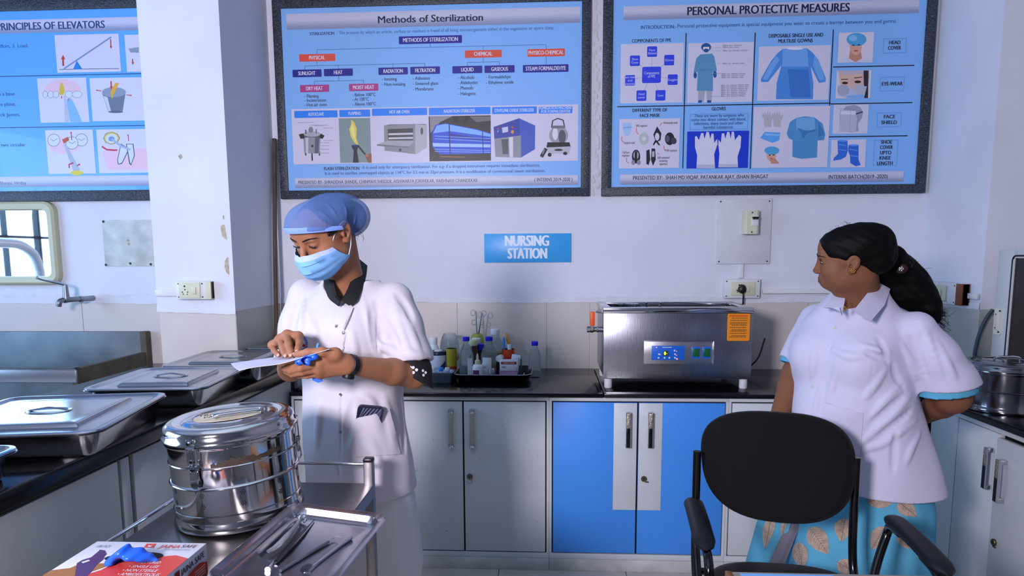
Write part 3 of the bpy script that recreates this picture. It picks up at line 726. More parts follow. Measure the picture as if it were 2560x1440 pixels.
# ---------------------------------------------------------------- Personal Protective Measures
p = Poster('framed blue poster headed Personal Protective Measures', .276, 1.968, 1.764, 2.835, .052, .047, mat('poster_sky_blue', '#83b9f4', .35, coat=.2), 1490, (1.12, WALL_Y, 1.764))
p.bar(188, 20, 2312, 120, BAR)
p.text('PERSONAL PROTECTIVE MEASURES', 653, 1822, 96, 54, '#16203c', .03)
p.text('INTRODUCTION:-', 322, 578, 207, 23, '#2c4c86', .02); p.text('Personal protective equipment is special equipment you wear to create a barrier between you and germs.', 580, 2157, 182, 23, '#2c4c86', .008)
K = '#15203a'
p.hline(653, 238, 621, 1212, 7, K); p.hline(1154, 235, 1103, 1217, 7, K); p.hline(1719, 212, 1650, 1200, 7, K); p.hline(152, 756, 1690, 756, 7, K); p.hline(1690, 744, 2278, 744, 7, K); p.hline(1706, 477, 2292, 477, 7, K); p.hline(1668, 982, 2244, 982, 7, K)
p.text('COMPONENTS OF PPE', 258, 541, 304, 22, K, .02); p.rect(176, 315, 626, 742, LAV)
BL = '#2f45dd'; cc = (400, 540)
for x, y, t_ in ((404, 372, ('Face', 'Shield')), (527, 433, ('Gloves',)), (552, 574, ('Goggles',)), (464, 687, ('Gown',)), (327, 689, ('Head', 'cover')), (245, 579, ('Face mask', 'and', 'Respirator')), (280, 438, ('Shoe', 'Cover'))):
    p.hline(cc[0], cc[1], x, y, 3, '#9aa2cf') if False else p.line([cc, (x, y)], 3, '#9aa2cf')
    p.rect(x - 36, y - 38, x + 36, y + 38, BL, .006)
    for i, q in enumerate(t_): p.text(q, x - 4.6 * len(q) - 3, x + 4.6 * len(q) + 3, y + 8 + (i - (len(t_) - 1) / 2) * 24, 15, '#b9c0f2', .015)
p.rect(332, 481, 468, 598, BL, .008); p.text('Components', 346, 455, 535, 19, '#b9c0f2', .015); p.text('of PPE', 372, 426, 560, 19, '#b9c0f2', .015)
# gowned figure
p.rect(660, 308, 1128, 738, LAV); GN, GD, GB = '#5b95bd', '#4c86b0', '#1c5a96'
p.ell(793, 340, 36, 30, GB); p.rect(772, 338, 814, 358, '#e9dfdb'); p.ell(793, 364, 20, 14, GB)
p.poly([(735, 650), (785, 650), (775, 738), (735, 738)], '#a9acbc'); p.poly([(795, 650), (838, 650), (832, 738), (800, 738)], '#a9acbc'); p.rect(735, 722, 762, 740, GB); p.rect(800, 722, 828, 740, GB)
p.poly([(752, 392), (836, 386), (852, 410), (870, 505), (862, 520), (842, 520), (842, 655), (726, 655), (732, 520), (702, 520), (722, 420)], GN); p.poly([(735, 500), (838, 498), (838, 506), (735, 508)], GD); p.ell(714, 542, 12, 24, GB); p.ell(856, 536, 13, 25, GB)
for x0, y, w_ in ((914, 326, 132), (914, 340, 110), (914, 363, 184), (910, 456, 156), (904, 530, 170), (904, 543, 160), (904, 556, 156), (900, 612, 200), (900, 625, 195), (900, 638, 190), (900, 651, 185), (900, 664, 180), (900, 677, 178), (900, 690, 170)): p.text('Illlm lm nlmm mlnm lmnll'[:max(6, w_ // 9)], x0, x0 + w_, y + 6, 10, '#585d74', .01)
for y in (345, 367, 458, 530, 695): p.line([(820, y), (900, y - 2)], 2, '#8d94b5')
p.text('DISPOSABLE SINGLE USE AND', 1243, 1635, 268, 24, K, .022); p.text('MULTIUSE GOWNS', 1312, 1560, 307, 24, K, .022); p.rect(1166, 332, 1680, 724, LAV)
C1, C2, C3 = '#4c8fdc', '#6fa9e8', '#3a78c8'
p.poly([(1345, 352), (1520, 348), (1560, 380), (1600, 430), (1655, 565), (1650, 590), (1605, 598), (1545, 480), (1565, 600), (1562, 715), (1295, 715), (1300, 600), (1335, 470), (1240, 590), (1190, 592), (1186, 570), (1260, 440), (1305, 385)], C1)
p.poly([(1345, 352), (1520, 348), (1530, 480), (1340, 480)], C2); p.poly([(1380, 500), (1530, 500), (1545, 700), (1400, 700)], C3); p.poly([(1575, 400), (1610, 450), (1645, 570), (1610, 580), (1560, 470)], C2); p.poly([(1250, 470), (1300, 400), (1320, 430), (1230, 580), (1200, 570)], C2); p.ell(1432, 350, 60, 10, '#dfe3f2')
# head cover
p.rect(1744, 234, 1996, 450, '#d9d3e0'); SK, SK2, HC = '#d9a58f', '#c48c76', '#4fa5d8'
p.poly([(1742, 450), (1770, 425), (1840, 405), (1900, 405), (1960, 425), (1988, 450)], '#cfd0e2'); p.poly([(1830, 360), (1905, 360), (1915, 420), (1868, 448), (1820, 420)], SK2); p.ell(1870, 335, 44, 62, SK); p.ell(1875, 285, 72, 48, HC); p.ell(1850, 275, 30, 22, '#7fc2e8'); p.ell(1853, 326, 11, 4, '#3a2a26'); p.ell(1892, 324, 11, 4, '#3a2a26'); p.ell(1871, 366, 16, 5, '#b04a50')
# eyewear
p.rect(1728, 508, 1978, 708, '#d8d2dc'); p.poly([(1745, 508), (1962, 508), (1968, 560), (1945, 600), (1755, 590)], '#b9a6a4'); p.poly([(1750, 520), (1940, 515), (1945, 600), (1920, 660), (1790, 660), (1752, 590)], '#d9b4a6'); p.poly([(1750, 508), (1960, 508), (1950, 532), (1760, 536)], '#bcb4c6'); p.poly([(1925, 508), (1962, 508), (1958, 706), (1930, 706)], '#2b2a33')
p.ell(1792, 598, 22, 9, '#2c2524'); p.ell(1884, 590, 24, 10, '#2c2524'); p.line([(1765, 572), (1815, 572)], 6, '#4a3a36'); p.line([(1858, 562), (1915, 556)], 6, '#4a3a36'); p.poly([(1735, 610), (1830, 625), (1850, 650), (1950, 620), (1930, 700), (1800, 706), (1745, 690)], '#b4c3de'); p.ell(1780, 650, 44, 40, '#a9acc0'); p.ell(1900, 645, 44, 38, '#b6b8cb'); p.poly([(1805, 690), (1930, 680), (1930, 706), (1805, 706)], '#7fb2e8')
# face shield
p.rect(1706, 753, 1958, 963, LAV); p.poly([(1770, 800), (1800, 765), (1860, 755), (1905, 775), (1922, 810), (1915, 850), (1885, 890), (1890, 945), (1830, 955), (1790, 900)], '#9aa0b6'); p.poly([(1758, 790), (1862, 800), (1880, 850), (1870, 950), (1760, 945), (1752, 860)], '#b9bdd0'); p.poly([(1758, 800), (1870, 800), (1872, 825), (1760, 825)], '#d9daea'); p.line([(1870, 822), (1920, 805)], 8, '#2d3040'); p.outline(1755, 782, 1830, 950, '#8d92a8', 2)
# shoe covers
p.rect(1690, 1006, 1940, 1206, LAV); p.poly([(1738, 1012), (1810, 1012), (1814, 1080), (1800, 1128), (1760, 1150), (1706, 1158), (1712, 1138), (1742, 1108)], '#2f6fd8'); p.poly([(1818, 1044), (1890, 1044), (1890, 1150), (1905, 1188), (1870, 1198), (1830, 1175), (1828, 1120), (1815, 1090)], '#2c68d0')
for l in (((1745, 1040), (1800, 1050)), ((1750, 1075), (1800, 1085)), ((1825, 1075), (1885, 1085)), ((1832, 1120), (1888, 1128))): p.line(l, 7, '#5d9af0')
p.ell(1775, 1014, 36, 7, '#5d9af0'); p.ell(1855, 1046, 36, 7, '#5d9af0')
for x0, y0, x1, y1 in ((2068, 278, 2232, 382), (2045, 555, 2218, 655), (2023, 812, 2198, 914), (2000, 1008, 2170, 1194)): p.outline(x0, y0, x1, y1, '#5a93cf', 2)
for t_, x, y in (('HEAD', 2150, 319), ('COVER', 2148, 358), ('EYE-WEAR', 2132, 616), ('FACE', 2112, 853), ('SHIELD', 2109, 894), ('SHOE', 2091, 1035), ('COVER', 2090, 1073), ('UPTO', 2084, 1112), ('KNEE', 2080, 1150), ('LENGTH', 2078, 1189)): p.text(t_, x - len(t_) * 9.4 - (3 if len(t_) < 5 else 0), x + len(t_) * 9.4 + (3 if len(t_) < 5 else 0), y, 24, K, .025)
p.text('DIFFERENT TYPE OF', 262, 512, 805, 22, K, .02); p.text('FACE MASK', 315, 460, 843, 22, K, .02); p.rect(166, 856, 600, 1212, LAV)
D = '#1f222c'
p.poly([(192, 885), (250, 885), (258, 920), (248, 965), (225, 985), (200, 962), (190, 920)], '#a9c6ee'); p.poly([(195, 915), (255, 910), (256, 920), (196, 926)], '#86ade2'); p.ell(345, 1000, 36, 45, '#b9bfc0'); p.ell(345, 1000, 15, 16, '#d5d7da'); p.line([(320, 965), (345, 945), (372, 965)], 5, '#c9ccd2')
p.poly([(440, 910), (470, 960), (465, 1010), (445, 1020), (462, 1045), (452, 1048), (432, 1025), (415, 1048), (408, 1042), (425, 1010), (412, 970)], D); p.ell(440, 985, 16, 28, LAV); p.ell(530, 1000, 34, 46, D); p.ell(560, 1015, 20, 24, '#3a3f4e'); p.ell(515, 1000, 14, 24, '#565c6e')
p.ell(288, 1128, 30, 50, D); p.ell(288, 1118, 19, 30, '#aeb2c0'); p.ell(268, 1170, 14, 18, '#8b8f9c'); p.ell(308, 1170, 14, 18, '#8b8f9c'); p.rect(278, 1090, 296, 1170, D); p.poly([(362, 1085), (385, 1075), (390, 1150), (378, 1190), (362, 1180)], D); p.poly([(400, 1070), (425, 1070), (430, 1150), (410, 1195), (395, 1150)], D); p.rect(403, 1090, 420, 1130, '#b9bcc8')
for t_, x0, x1, y in (('N95 respirator', 288, 370, 914), ('Homemade mask', 486, 588, 892), ('Surgical mask', 200, 280, 1036), ('P100 respirator', 496, 584, 1092), ('Full face', 192, 240, 1106), ('respirator', 188, 242, 1128), ('Self-contained', 442, 528, 1143), ('breathing', 456, 514, 1166), ('apparatus', 456, 514, 1188)): p.text(t_, x0, x1, y, 16, '#3a3d4c', .014)
for l in (((480, 884), (466, 892), (463, 908)), ((290, 920), (292, 950), (305, 968)), ((186, 984), (184, 1010), (196, 1026)), ((490, 1048), (488, 1070), (496, 1084)), ((218, 1136), (220, 1165), (236, 1174)), ((456, 1112), (440, 1104))): p.line(l, 4, '#d8402e')
p.text('GLOVES', 833, 933, 795, 22, K, .02); p.outline(675, 820, 1092, 932, '#5a93cf', 2)
for t_, x0, x1, y in (('These are worn by surgeons who', 705, 1064, 842), ('come into direct contact with blood,', 685, 1078, 870), ('infections, sharp tools and other', 707, 1058, 898), ('harmful substances', 772, 984, 926)): p.text(t_, x0, x1, y, 20, '#385c97', .01)
p.rect(653, 945, 1096, 1212, '#1338c8'); WG = '#d8d8ea'; WG2 = '#bcbdd6'
p.poly([(722, 1212), (728, 1120), (712, 1060), (712, 985), (724, 980), (740, 1010), (756, 960), (772, 958), (780, 1000), (796, 950), (812, 952), (822, 1000), (832, 962), (846, 964), (850, 1030), (872, 1000), (874, 1040), (850, 1110), (856, 1212)], WG); p.poly([(880, 1205), (888, 1110), (880, 1040), (882, 1005), (898, 1030), (905, 962), (922, 960), (930, 1000), (944, 950), (960, 952), (968, 1000), (978, 948), (992, 950), (1000, 1010), (1028, 972), (1045, 985), (1040, 1060), (1018, 1130), (1022, 1205)], WG)
p.poly([(725, 1185), (855, 1185), (856, 1212), (722, 1212)], WG2); p.poly([(882, 1182), (1020, 1182), (1022, 1206), (880, 1206)], WG2)
p.rect(1128, 768, 1674, 1208, LAV)
for cx in (1236, 1304): p.poly([(cx - 25, 915), (cx - 30, 850), (cx - 45, 840), (cx - 35, 815), (cx - 25, 830), (cx - 22, 800), (cx - 10, 830), (cx, 795), (cx + 8, 830), (cx + 18, 800), (cx + 22, 835), (cx + 45, 825), (cx + 40, 850), (cx + 25, 880), (cx + 25, 915)], '#b8b6c2')
p.poly([(1215, 950), (1325, 955), (1320, 1010), (1270, 1030), (1180, 995)], '#5ea5ea'); p.poly([(1215, 960), (1322, 968), (1320, 980), (1212, 975)], '#86bdf2'); p.ell(1262, 1120, 34, 42, SK); p.ell(1265, 1085, 54, 30, HC); p.poly([(1250, 1150), (1290, 1140), (1320, 1178), (1262, 1180)], SK2); p.ell(1250, 1118, 8, 4, '#3a2a26'); p.ell(1278, 1116, 8, 4, '#3a2a26'); p.ell(1262, 1142, 10, 4, '#b04a50')
p.poly([(1440, 850), (1500, 838), (1570, 845), (1630, 890), (1650, 970), (1640, 1010), (1595, 1012), (1590, 1135), (1480, 1145), (1412, 1130), (1415, 1010), (1385, 995), (1372, 960), (1395, 880)], '#4e92c8'); p.poly([(1440, 850), (1570, 845), (1580, 940), (1440, 935)], '#6fadda'); p.poly([(1440, 920), (1520, 945), (1580, 930), (1582, 945), (1520, 960), (1490, 1000), (1475, 950)], '#3a7cb4'); p.poly([(1600, 880), (1645, 965), (1600, 990)], '#3a7cb4')
p.bar(163, 1245, 2200, 1318, BAR); p.text('PRESENTED BY:- SHAH MD.VIQAF, PATANKAR AJAY, ISHAN BHAGAT', 263, 1237, 1290, 26, K, .014); p.text('INTERNS BATCH(2019 -2020)', 1673, 2097, 1286, 26, K, .014)
p.done()
# ---------------------------------------------------------------- Principles of Elevators
p = Poster('framed blue poster headed Principles of Elevators, partly behind the column', -3.70, -1.94, 1.766, 2.848, .05, .058, mat('poster_mid_blue', '#5fa9f2', .35, coat=.2), 0, (-2.8, WALL_Y, 1.766))
p.bar(-900, 142, 1240, 238, BAR); p.text('PRINCIPLES OF ELEVATORS', -25, 756, 210, 50, '#2a4170', .03)
p.text('1. Fulcrum, 2. Effort, 3. Load.', -220, 204, 345, 24, '#35538c', .01); p.hline(-900, 548, 1240, 548, 6, '#2a4f86'); p.hline(-900, 918, 1240, 918, 6, '#2a4f86')
for t_, x0, x1, y in (('on a base', -30, 106, 688), ('one plane.', -34, 115, 762), ('Fredrick James.', -90, 146, 838), ('of two circular', -32, 184, 1055)): p.text(t_, x0, x1, y, 24, '#27477e', .012)
p.rect(402, 248, 862, 520, LAV); p.rect(905, 248, 1240, 515, LAV); p.line([(428, 500), (858, 494)], 4, '#3a3f55'); p.line([(460, 496), (802, 266)], 11, '#7d8fb3'); p.poly([(553, 436), (594, 498), (526, 500)], '#2b7fd0')
def arrow(x0, y0, x1, y1, w_, c):
    t = Vector((x1 - x0, y1 - y0, 0)); L = t.length; t /= L; n = Vector((-t.y, t.x, 0)); a = Vector((x0, y0, 0)); h = min(L * .45, w_ * 1.6); e = a + t * L; m_ = a + t * (L - h)
    p.poly([tuple(q)[:2] for q in (a + n * w_ * .35, m_ + n * w_ * .35, m_ + n * w_ * .8, e, m_ - n * w_ * .8, m_ - n * w_ * .35, a - n * w_ * .35)], c)
arrow(456, 475, 454, 395, 20, '#c33a34'); arrow(797, 282, 800, 352, 12, '#c33a34'); arrow(955, 425, 958, 468, 12, '#c33a34'); p.poly([(925, 350), (1000, 340), (1000, 380), (940, 378)], '#8b97a8')
p.rect(280, 562, 632, 882, LAV); p.rect(655, 558, 1240, 870, LAV)
PK = '#e3bfce'; p.ell(450, 660, 135, 88, PK, 24, 0, 180, 360); WT = '#cfd6ea'; OL = '#39465f'
for x, rx in ((326, 16), (365, 20), (403, 20), (497, 26), (556, 34)): p.ell(x, 680, rx + 2, 26, OL); p.ell(x, 680, rx, 24, WT)
p.poly([(440, 595), (452, 598), (468, 660), (455, 685), (425, 680), (428, 630)], '#d6b43c'); p.poly([(458, 690), (470, 690), (490, 785), (468, 790)], '#aebbd0'); p.rect(465, 785, 500, 878, '#b5bccb'); p.poly([(500, 705), (520, 720), (560, 800), (592, 878), (508, 878), (492, 790), (478, 720)], '#7fb5e6'); arrow(445, 690, 443, 712, 7, '#c33a34'); arrow(493, 728, 493, 708, 7, '#c33a34')
p.poly([(736, 670), (906, 660), (884, 800), (780, 800)], '#6d7889'); p.poly([(745, 690), (775, 700), (800, 802), (782, 798)], '#c4ccd8'); p.ell(834, 806, 54, 8, '#59636f'); p.ell(821, 664, 86, 36, '#8b98ab'); p.poly([(830, 598), (858, 598), (815, 690), (806, 715), (796, 665)], '#e0a92a'); arrow(800, 585, 803, 645, 14, '#c33a34'); arrow(730, 655, 690, 650, 8, '#c33a34'); arrow(910, 683, 952, 688, 8, '#c33a34')
p.rect(338, 936, 680, 1252, LAV); p.rect(704, 930, 1240, 1245, LAV)
p.ell(470, 1050, 110, 60, PK)
for x, y in ((388, 1010), (588, 1008), (520, 1030)): p.ell(x, y, 45, 46, OL); p.ell(x, y, 42, 43, WT); p.line([(x - 25, y - 10), (x, y + 5), (x + 25, y - 12)], 3, OL)
p.poly([(448, 1005), (490, 985), (500, 1010), (460, 1035)], '#b4562c'); p.poly([(458, 1035), (478, 1040), (580, 1225), (530, 1230)], '#a7b3c4'); p.ell(555, 1245, 45, 18, '#d8c832'); arrow(518, 1010, 512, 946, 9, '#b02048'); p.line([(500, 1210), (498, 1185), (530, 1172)], 11, '#b02048'); arrow(555, 1195, 580, 1180, 12, '#b02048')
p.poly([(735, 1090), (1240, 1050), (1240, 1220), (780, 1222)], PK); p.poly([(870, 1035), (935, 1070), (880, 1180), (850, 1185), (845, 1150)], OL); p.poly([(873, 1042), (925, 1075), (878, 1172), (855, 1180), (850, 1150)], WT); p.poly([(908, 1036), (962, 1036), (972, 1120), (945, 1192), (932, 1180)], OL); p.poly([(914, 1040), (956, 1040), (966, 1118), (944, 1182), (938, 1170)], WT)
p.ell(804, 995, 60, 46, OL, 8); p.ell(804, 995, 56, 43, '#d6c14a', 8); p.ell(804, 998, 42, 34, WT); p.ell(804, 1000, 22, 18, '#6f8fbf'); p.line([(804, 1000), (870, 1050), (940, 1078)], 15, '#9db0cc'); p.line([(735, 1055), (770, 1078), (830, 1082)], 12, '#c02850'); arrow(815, 1082, 850, 1080, 12, '#c02850'); arrow(928, 1015, 922, 965, 8, '#c02850')
p.bar(-900, 1272, 1240, 1346, BAR); p.text('Shivani, Hriday', 2, 190, 1328, 22, '#3a4c74', .004)
p.done()
# ================================================================ lidded trays on the left worktop
PANM = mat('tray_satin_steel', '#a3a5aa', .17, 1.0, rvary=.08, vscale=6, bump=.02, bscale=14)
def pan(label, cx, cy, L, W, rz, lid=True, h=.066, z=.93):
    t = thing('steel_tray', label, 'tray', (cx, cy, z), R(rz), 'steel trays in a row on the raised dark worktop')
    rr_ = lambda ins, zz, r: [(p[0], p[1], zz) for p in rrect(-W / 2 + ins, W / 2 - ins, -L / 2 + ins, L / 2 - ins, max(.006, r - ins * .6), 6)]
    b = MB()
    b.loft([rr_(.042, .001, .05), rr_(.036, .0, .05), rr_(.030, .006, .05), rr_(.018, h - .006, .05), rr_(.002, h - .003, .05), rr_(.0, h - .001, .05), rr_(.002, h, .05), rr_(.020, h - .001, .05), rr_(.032, .010, .05)], PANM, True, True)
    b.build('pan', t, False)
    if not lid: return t
    b = MB(); H = h + .001
    b.loft([rr_(.003, H, .05), rr_(.001, H + .003, .05), rr_(.003, H + .006, .05), rr_(.012, H + .0075, .05), rr_(.020, H + .006, .045), rr_(.026, H + .0015, .042), rr_(.034, H + .0005, .04),
            rr_(.085, H + .001, .035), rr_(.090, H + .008, .035), rr_(.097, H + .0115, .033), rr_(.104, H + .010, .03), rr_(.125, H + .0095, .02)], PANM, True, True)
    # the dish under the grip
    ld = b.build('lid', t, False)
    b = MB(); n = 28
    el = lambda a, c, zz: [(a * math.cos(2 * math.pi * i / n), c * math.sin(2 * math.pi * i / n), zz) for i in range(n)]
    b.loft([el(.062, .040, H + .0098), el(.060, .038, H + .0125), el(.055, .034, H + .0118), el(.046, .027, H + .0102)], PANM, False, True)
    b.loft([[(x, y * s, H + .0105 + zz) for y, zz in ((-.010, 0), (-.006, .004), (.006, .004), (.010, 0))] for x, s, zz in ()] or [[(-.05, -.009, H + .0115), (-.05, .009, H + .0115), (-.05, 0, H + .0155)], [(0, -.008, H + .0195), (0, .008, H + .0195), (0, 0, H + .023)], [(.05, -.009, H + .0115), (.05, .009, H + .0115), (.05, 0, H + .0155)]], PANM)
    b.build('handle', ld, False)
    return t
pan('steel tray at the near left end of the row, cut by the picture edge', -1.455, 1.28, .47, .44, 4)
pan('large lidded steel tray, second from the near end of the row', -1.452, 1.865, .53, .49, 11)
pan('lidded steel tray in the middle of the row, beside the sink', -1.417, 2.447, .47, .42, 6)
pan('lidded steel tray partly under the white paper sheet', -1.415, 2.945, .48, .43, 3)
pan('lidded steel tray farthest back, in the corner beside the column', -1.36, 3.455, .44, .30, 0)
# little stack of dark dishes in the corner
DARKST = mat('dark_enamel', '#17191b', .3, .3)
zz = .93
for i, (w_, lab) in enumerate(((.24, 'lowest dark dish of the small stack in the corner'), (.22, 'middle dark dish of the small stack in the corner'), (.19, 'topmost dark dish of the small stack in the corner'))):
    b = MB(); r_ = lambda ins, q: [(p[0] - 1.39, p[1] + 3.732, zz + q) for p in rrect(-w_ / 2 + ins, w_ / 2 - ins, -.045 + ins, .045 - ins, .02, 4)]
    b.loft([r_(.014, 0), r_(.008, .004), r_(.002, .036), r_(0, .038), r_(.002, .040), r_(.006, .038), r_(.012, .030)], DARKST if i != 1 else DULLSTEEL)
    tag(b.build('dish'), lab, 'dish', 'dark dishes stacked in the corner'); zz += .0405

# ================================================================ ultrasonic cleaner
t = thing('ultrasonic_cleaner', 'brushed steel ultrasonic cleaner on white feet with an orange label', 'cleaner', (.6, 3.42, .82))
X0, X1, Y0, Y1, Z0, Z1 = .251, .938, 3.20, 3.60, .866, 1.207
MACH = mat('cleaner_steel', '#9a9ca6', .27, 1.0, bump=.02, bscale=6, stretch=(60, 6, 3), rvary=.05, vscale=3)
b = MB()
b.box(X0, X1, Y0, Y0 + .006, Z0 + .004, Z1 - .028, MACH, .002); b.box(X0, X1, Y1 - .006, Y1, Z0 + .02, Z1 - .005, MACH, .002)
b.box(X0, X0 + .006, Y0 + .003, Y1 - .003, Z0 + .02, Z1 - .005, MACH, .002); b.box(X1 - .006, X1, Y0 + .003, Y1 - .003, Z0 + .02, Z1 - .005, MACH, .002)
b.box(X0 + .006, X1 - .006, Y0 + .006, Y1 - .006, Z0 + .002, Z0 + .01, MACH)
b.build('housing', t)
b = MB()
b.box(X0 - .004, X1 + .004, Y0 - .004, Y0 + .030, Z1 - .028, Z1 - .001, CHROME, .005); b.box(X0 - .004, X1 + .004, Y1 - .03, Y1 + .004, Z1 - .026, Z1, CHROME, .004)
b.box(X0 - .004, X0 + .035, Y0 + .02, Y1 - .02, Z1 - .026, Z1 - .0005, CHROME, .004); b.box(X1 - .035, X1 + .004, Y0 + .02, Y1 - .02, Z1 - .026, Z1 - .0005, CHROME, .004)
b.build('rim', t)
b = MB(); b.box(X0 + .03, X1 - .03, Y0 + .025, Y1 - .025, Z1 - .14, Z1 - .135, DULLSTEEL)
for a in ((X0 + .03, X0 + .034, Y0 + .025, Y1 - .025), (X1 - .034, X1 - .03, Y0 + .025, Y1 - .025), (X0 + .03, X1 - .03, Y0 + .025, Y0 + .029), (X0 + .03, X1 - .03, Y1 - .029, Y1 - .025)): b.box(*a, Z1 - .14, Z1 - .02, STEEL)
b.build('tank', t)
for fx, fy in ((X0 + .027, Y0 + .03), (X1 - .027, Y0 + .03), (X0 + .027, Y1 - .04), (X1 - .027, Y1 - .04)):
    b = MB(); b.lathe([(.016, .82), (.019, .824), (.019, .866)], WHITEPL, 20, Matrix.Translation((fx, fy, 0))); b.build('foot', t)
q = lambda px, py: at_y(px, py, Y0)
a = q(1610, 851); c = q(1783, 910)
b = MB(); b.box(a.x, c.x, Y0 - .003, Y0 - .0005, c.z, a.z - .003, STEEL, .001); b.box(a.x - .002, c.x + .002, Y0 - .012, Y0 - .0005, a.z - .004, a.z, MACH, .001)
b.box(c.x - .003, c.x + .001, Y0 - .009, Y0 - .0005, c.z, a.z, CHROME, .001)
for px in (1736, ): pass
cp = b.build('control_panel', t)
a = q(1629, 864); c = q(1711, 900)
b = MB(); b.box(a.x, c.x, Y0 - .0045, Y0 - .0028, c.z, a.z, flat('#1d62c8', .3), .0005)
y_ = Y0 - .0047
def dot(px, py, r, m):
    v = q(px, py); b.lathe([(r, 0), (r, .001), (0, .0011)], m, 14, frame((v.x, y_, v.z), (1, 0, 0), (0, 0, 1)))
WI = flat('#cdd6ea')
for px, py in ((1647, 885), (1646, 894), (1661, 894), (1673, 894), (1686, 876), (1687, 885), (1687, 894)): dot(px, py, .0042, WI); dot(px, py, .0030, flat('#b9566a'))
for px, py in ((1650, 886), (1691, 878), (1691, 888)): dot(px, py, .002, mat('led_pink', '#ff8a80', .3, emit='#ff6a5a', estr=1.5))
dot(1692, 897, .0032, mat('led_red', '#ff4030', .3, emit='#ff3a20', estr=14)); dot(1641, 868, .0035, WI)
v = q(1655, 868); b.box(v.x, v.x + .045, y_ - .0003, y_, v.z - .0015, v.z + .0015, WI)
v = q(1664, 883); b.box(v.x - .012, v.x + .014, y_ - .0003, y_, v.z - .012, v.z + .012, flat('#20331f'))
M = frame((v.x - .004, y_ - .0006, v.z - .008), (1, 0, 0), (0, 0, 1)); b.text('0', mat('display_lit', '#d8ff40', .3, emit='#c8f030', estr=2.0), M, .009, .024, bold=.03); b.text('-', MATS['display_lit'], M @ Matrix.Translation((.0085, .002, 0)), .004, .02, bold=.03); b.text('1', flat('#3f5a30'), M @ Matrix.Translation((.014, 0, 0)), .005, .024)
b.build('display', cp)
GRN = mat('rocker_green', '#0d5a2c', .3)
for px in (1739, 1766):
    a = q(px - 10, 867); c = q(px + 10, 896)
    b = MB(); b.box(a.x, c.x, Y0 - .006, Y0 - .0028, c.z, a.z, flat('#1d62c8', .3), .001); b.box(a.x + .004, c.x - .004, Y0 - .010, Y0 - .005, c.z + .008, a.z - .008, GRN, .002); b.build('rocker_switch', cp)
a = q(1818, 783); c = q(1874, 853)
b = MB(); OR = flat('#e58a1c', .4)
pts = rrect(a.x, c.x, c.z, a.z, .008, 4); b.prism([(p[0], p[1]) for p in pts], .0006, flat('#3a2a18'), frame((0, Y0 - .0002, 0), (1, 0, 0), (0, 0, 1)))
pts = rrect(a.x + .0015, c.x - .0015, c.z + .0015, a.z - .0015, .007, 4); b.prism([(p[0], p[1]) for p in pts], .0004, OR, frame((0, Y0 - .0009, 0), (1, 0, 0), (0, 0, 1)))
rr = random.Random(2)
b.box(a.x + .012, c.x - .012, Y0 - .0016, Y0 - .0012, a.z - .015, a.z - .010, flat('#c8401c'))
zq = a.z - .024
while zq > c.z + .016:
    L0 = a.x + (.014 if rr.random() < .5 else .022)
    xx = L0
    while xx < c.x - .018:
        wd = rr.uniform(.004, .011); b.box(xx, min(xx + wd, c.x - .014), Y0 - .0016, Y0 - .0012, zq, zq + .0032, flat('#5a4a1c')); xx += wd + .0016
    zq -= rr.choice((.0062, .0062, .0105))
b.build('warning_label', t)
# valve on the left side
b = MB(); vz = q(1490, 829).z; vy = 3.30
b.tube([(X0 + .002, vy, vz), (X0 - .020, vy, vz)], .013, DULLSTEEL, 14); b.tube([(X0 - .020, vy, vz), (X0 - .024, vy, vz)], .016, CHROME, 14); b.tube([(X0 - .024, vy, vz), (X0 - .040, vy, vz)], .012, DULLSTEEL, 14); b.ball((X0 - .048, vy, vz), .0165, mat('valve_brass', '#8a7a5c', .35, .9), 14); b.tube([(X0 - .058, vy, vz), (X0 - .072, vy, vz)], .0145, DULLSTEEL, 6)
vl = b.build('valve', t)
b = MB(); b.box(X0 - .058, X0 - .036, vy - .022, vy - .017, vz + .018, vz + .088, mat('orange_sleeve', '#e2581f', .45), .004); b.box(X0 - .054, X0 - .042, vy - .020, vy - .0165, vz - .002, vz + .03, DULLSTEEL); b.tube([(X0 - .048, vy - .021, vz), (X0 - .048, vy, vz)], .004, DULLSTEEL, 8); b.build('lever', vl)
b = MB(); b.tube([(X0 + .001, 3.3, vz + .084), (X0 - .030, 3.3, vz + .086)], .006, CHROME, 10); b.build('overflow_pipe', t)
# dish and instruments in the tank
b = MB(); b.lathe([(.05, 1.165), (.055, 1.19), (.060, 1.2085), (.063, 1.2095), (.058, 1.206), (.05, 1.170)], CHROME, 28, Matrix.Translation((.375, 3.40, 0))); b.lathe([(.05, 1.072), (.05, 1.166)], STEEL, 20, Matrix.Translation((.375, 3.40, 0)))
tag(b.build('steel_cup'), 'round steel cup standing in the open tank of the cleaner', 'cup')
for i, (x, xx) in enumerate(((.462, .487), (.53, .50))):
    b = MB(); b.tube([(xx, 3.44, 1.0735), (x, 3.30, 1.222)], .004, CHROME, 8); b.ball((x, 3.30, 1.222), .007, CHROME, 8)
    tag(b.build('probe'), ('dark slim probe' if i == 0 else 'bright slim probe') + ' leaning in the open tank of the cleaner, ' + ('nearer the steel cup' if i == 0 else 'farther from the steel cup'), 'instrument')
b = MB(); b.tube(smooth_path([(X1 - .002, 3.5, .93), (X1 + .018, 3.49, .915), (X1 + .03, 3.46, .905), (X1 + .035, 3.47, .84), (X1 + .06, 3.60, .826), (1.09, 3.62, .90), (1.15, 3.70, 1.0)], 5), .0045, BLACKPL, 8)
b.build('power_cord', t)

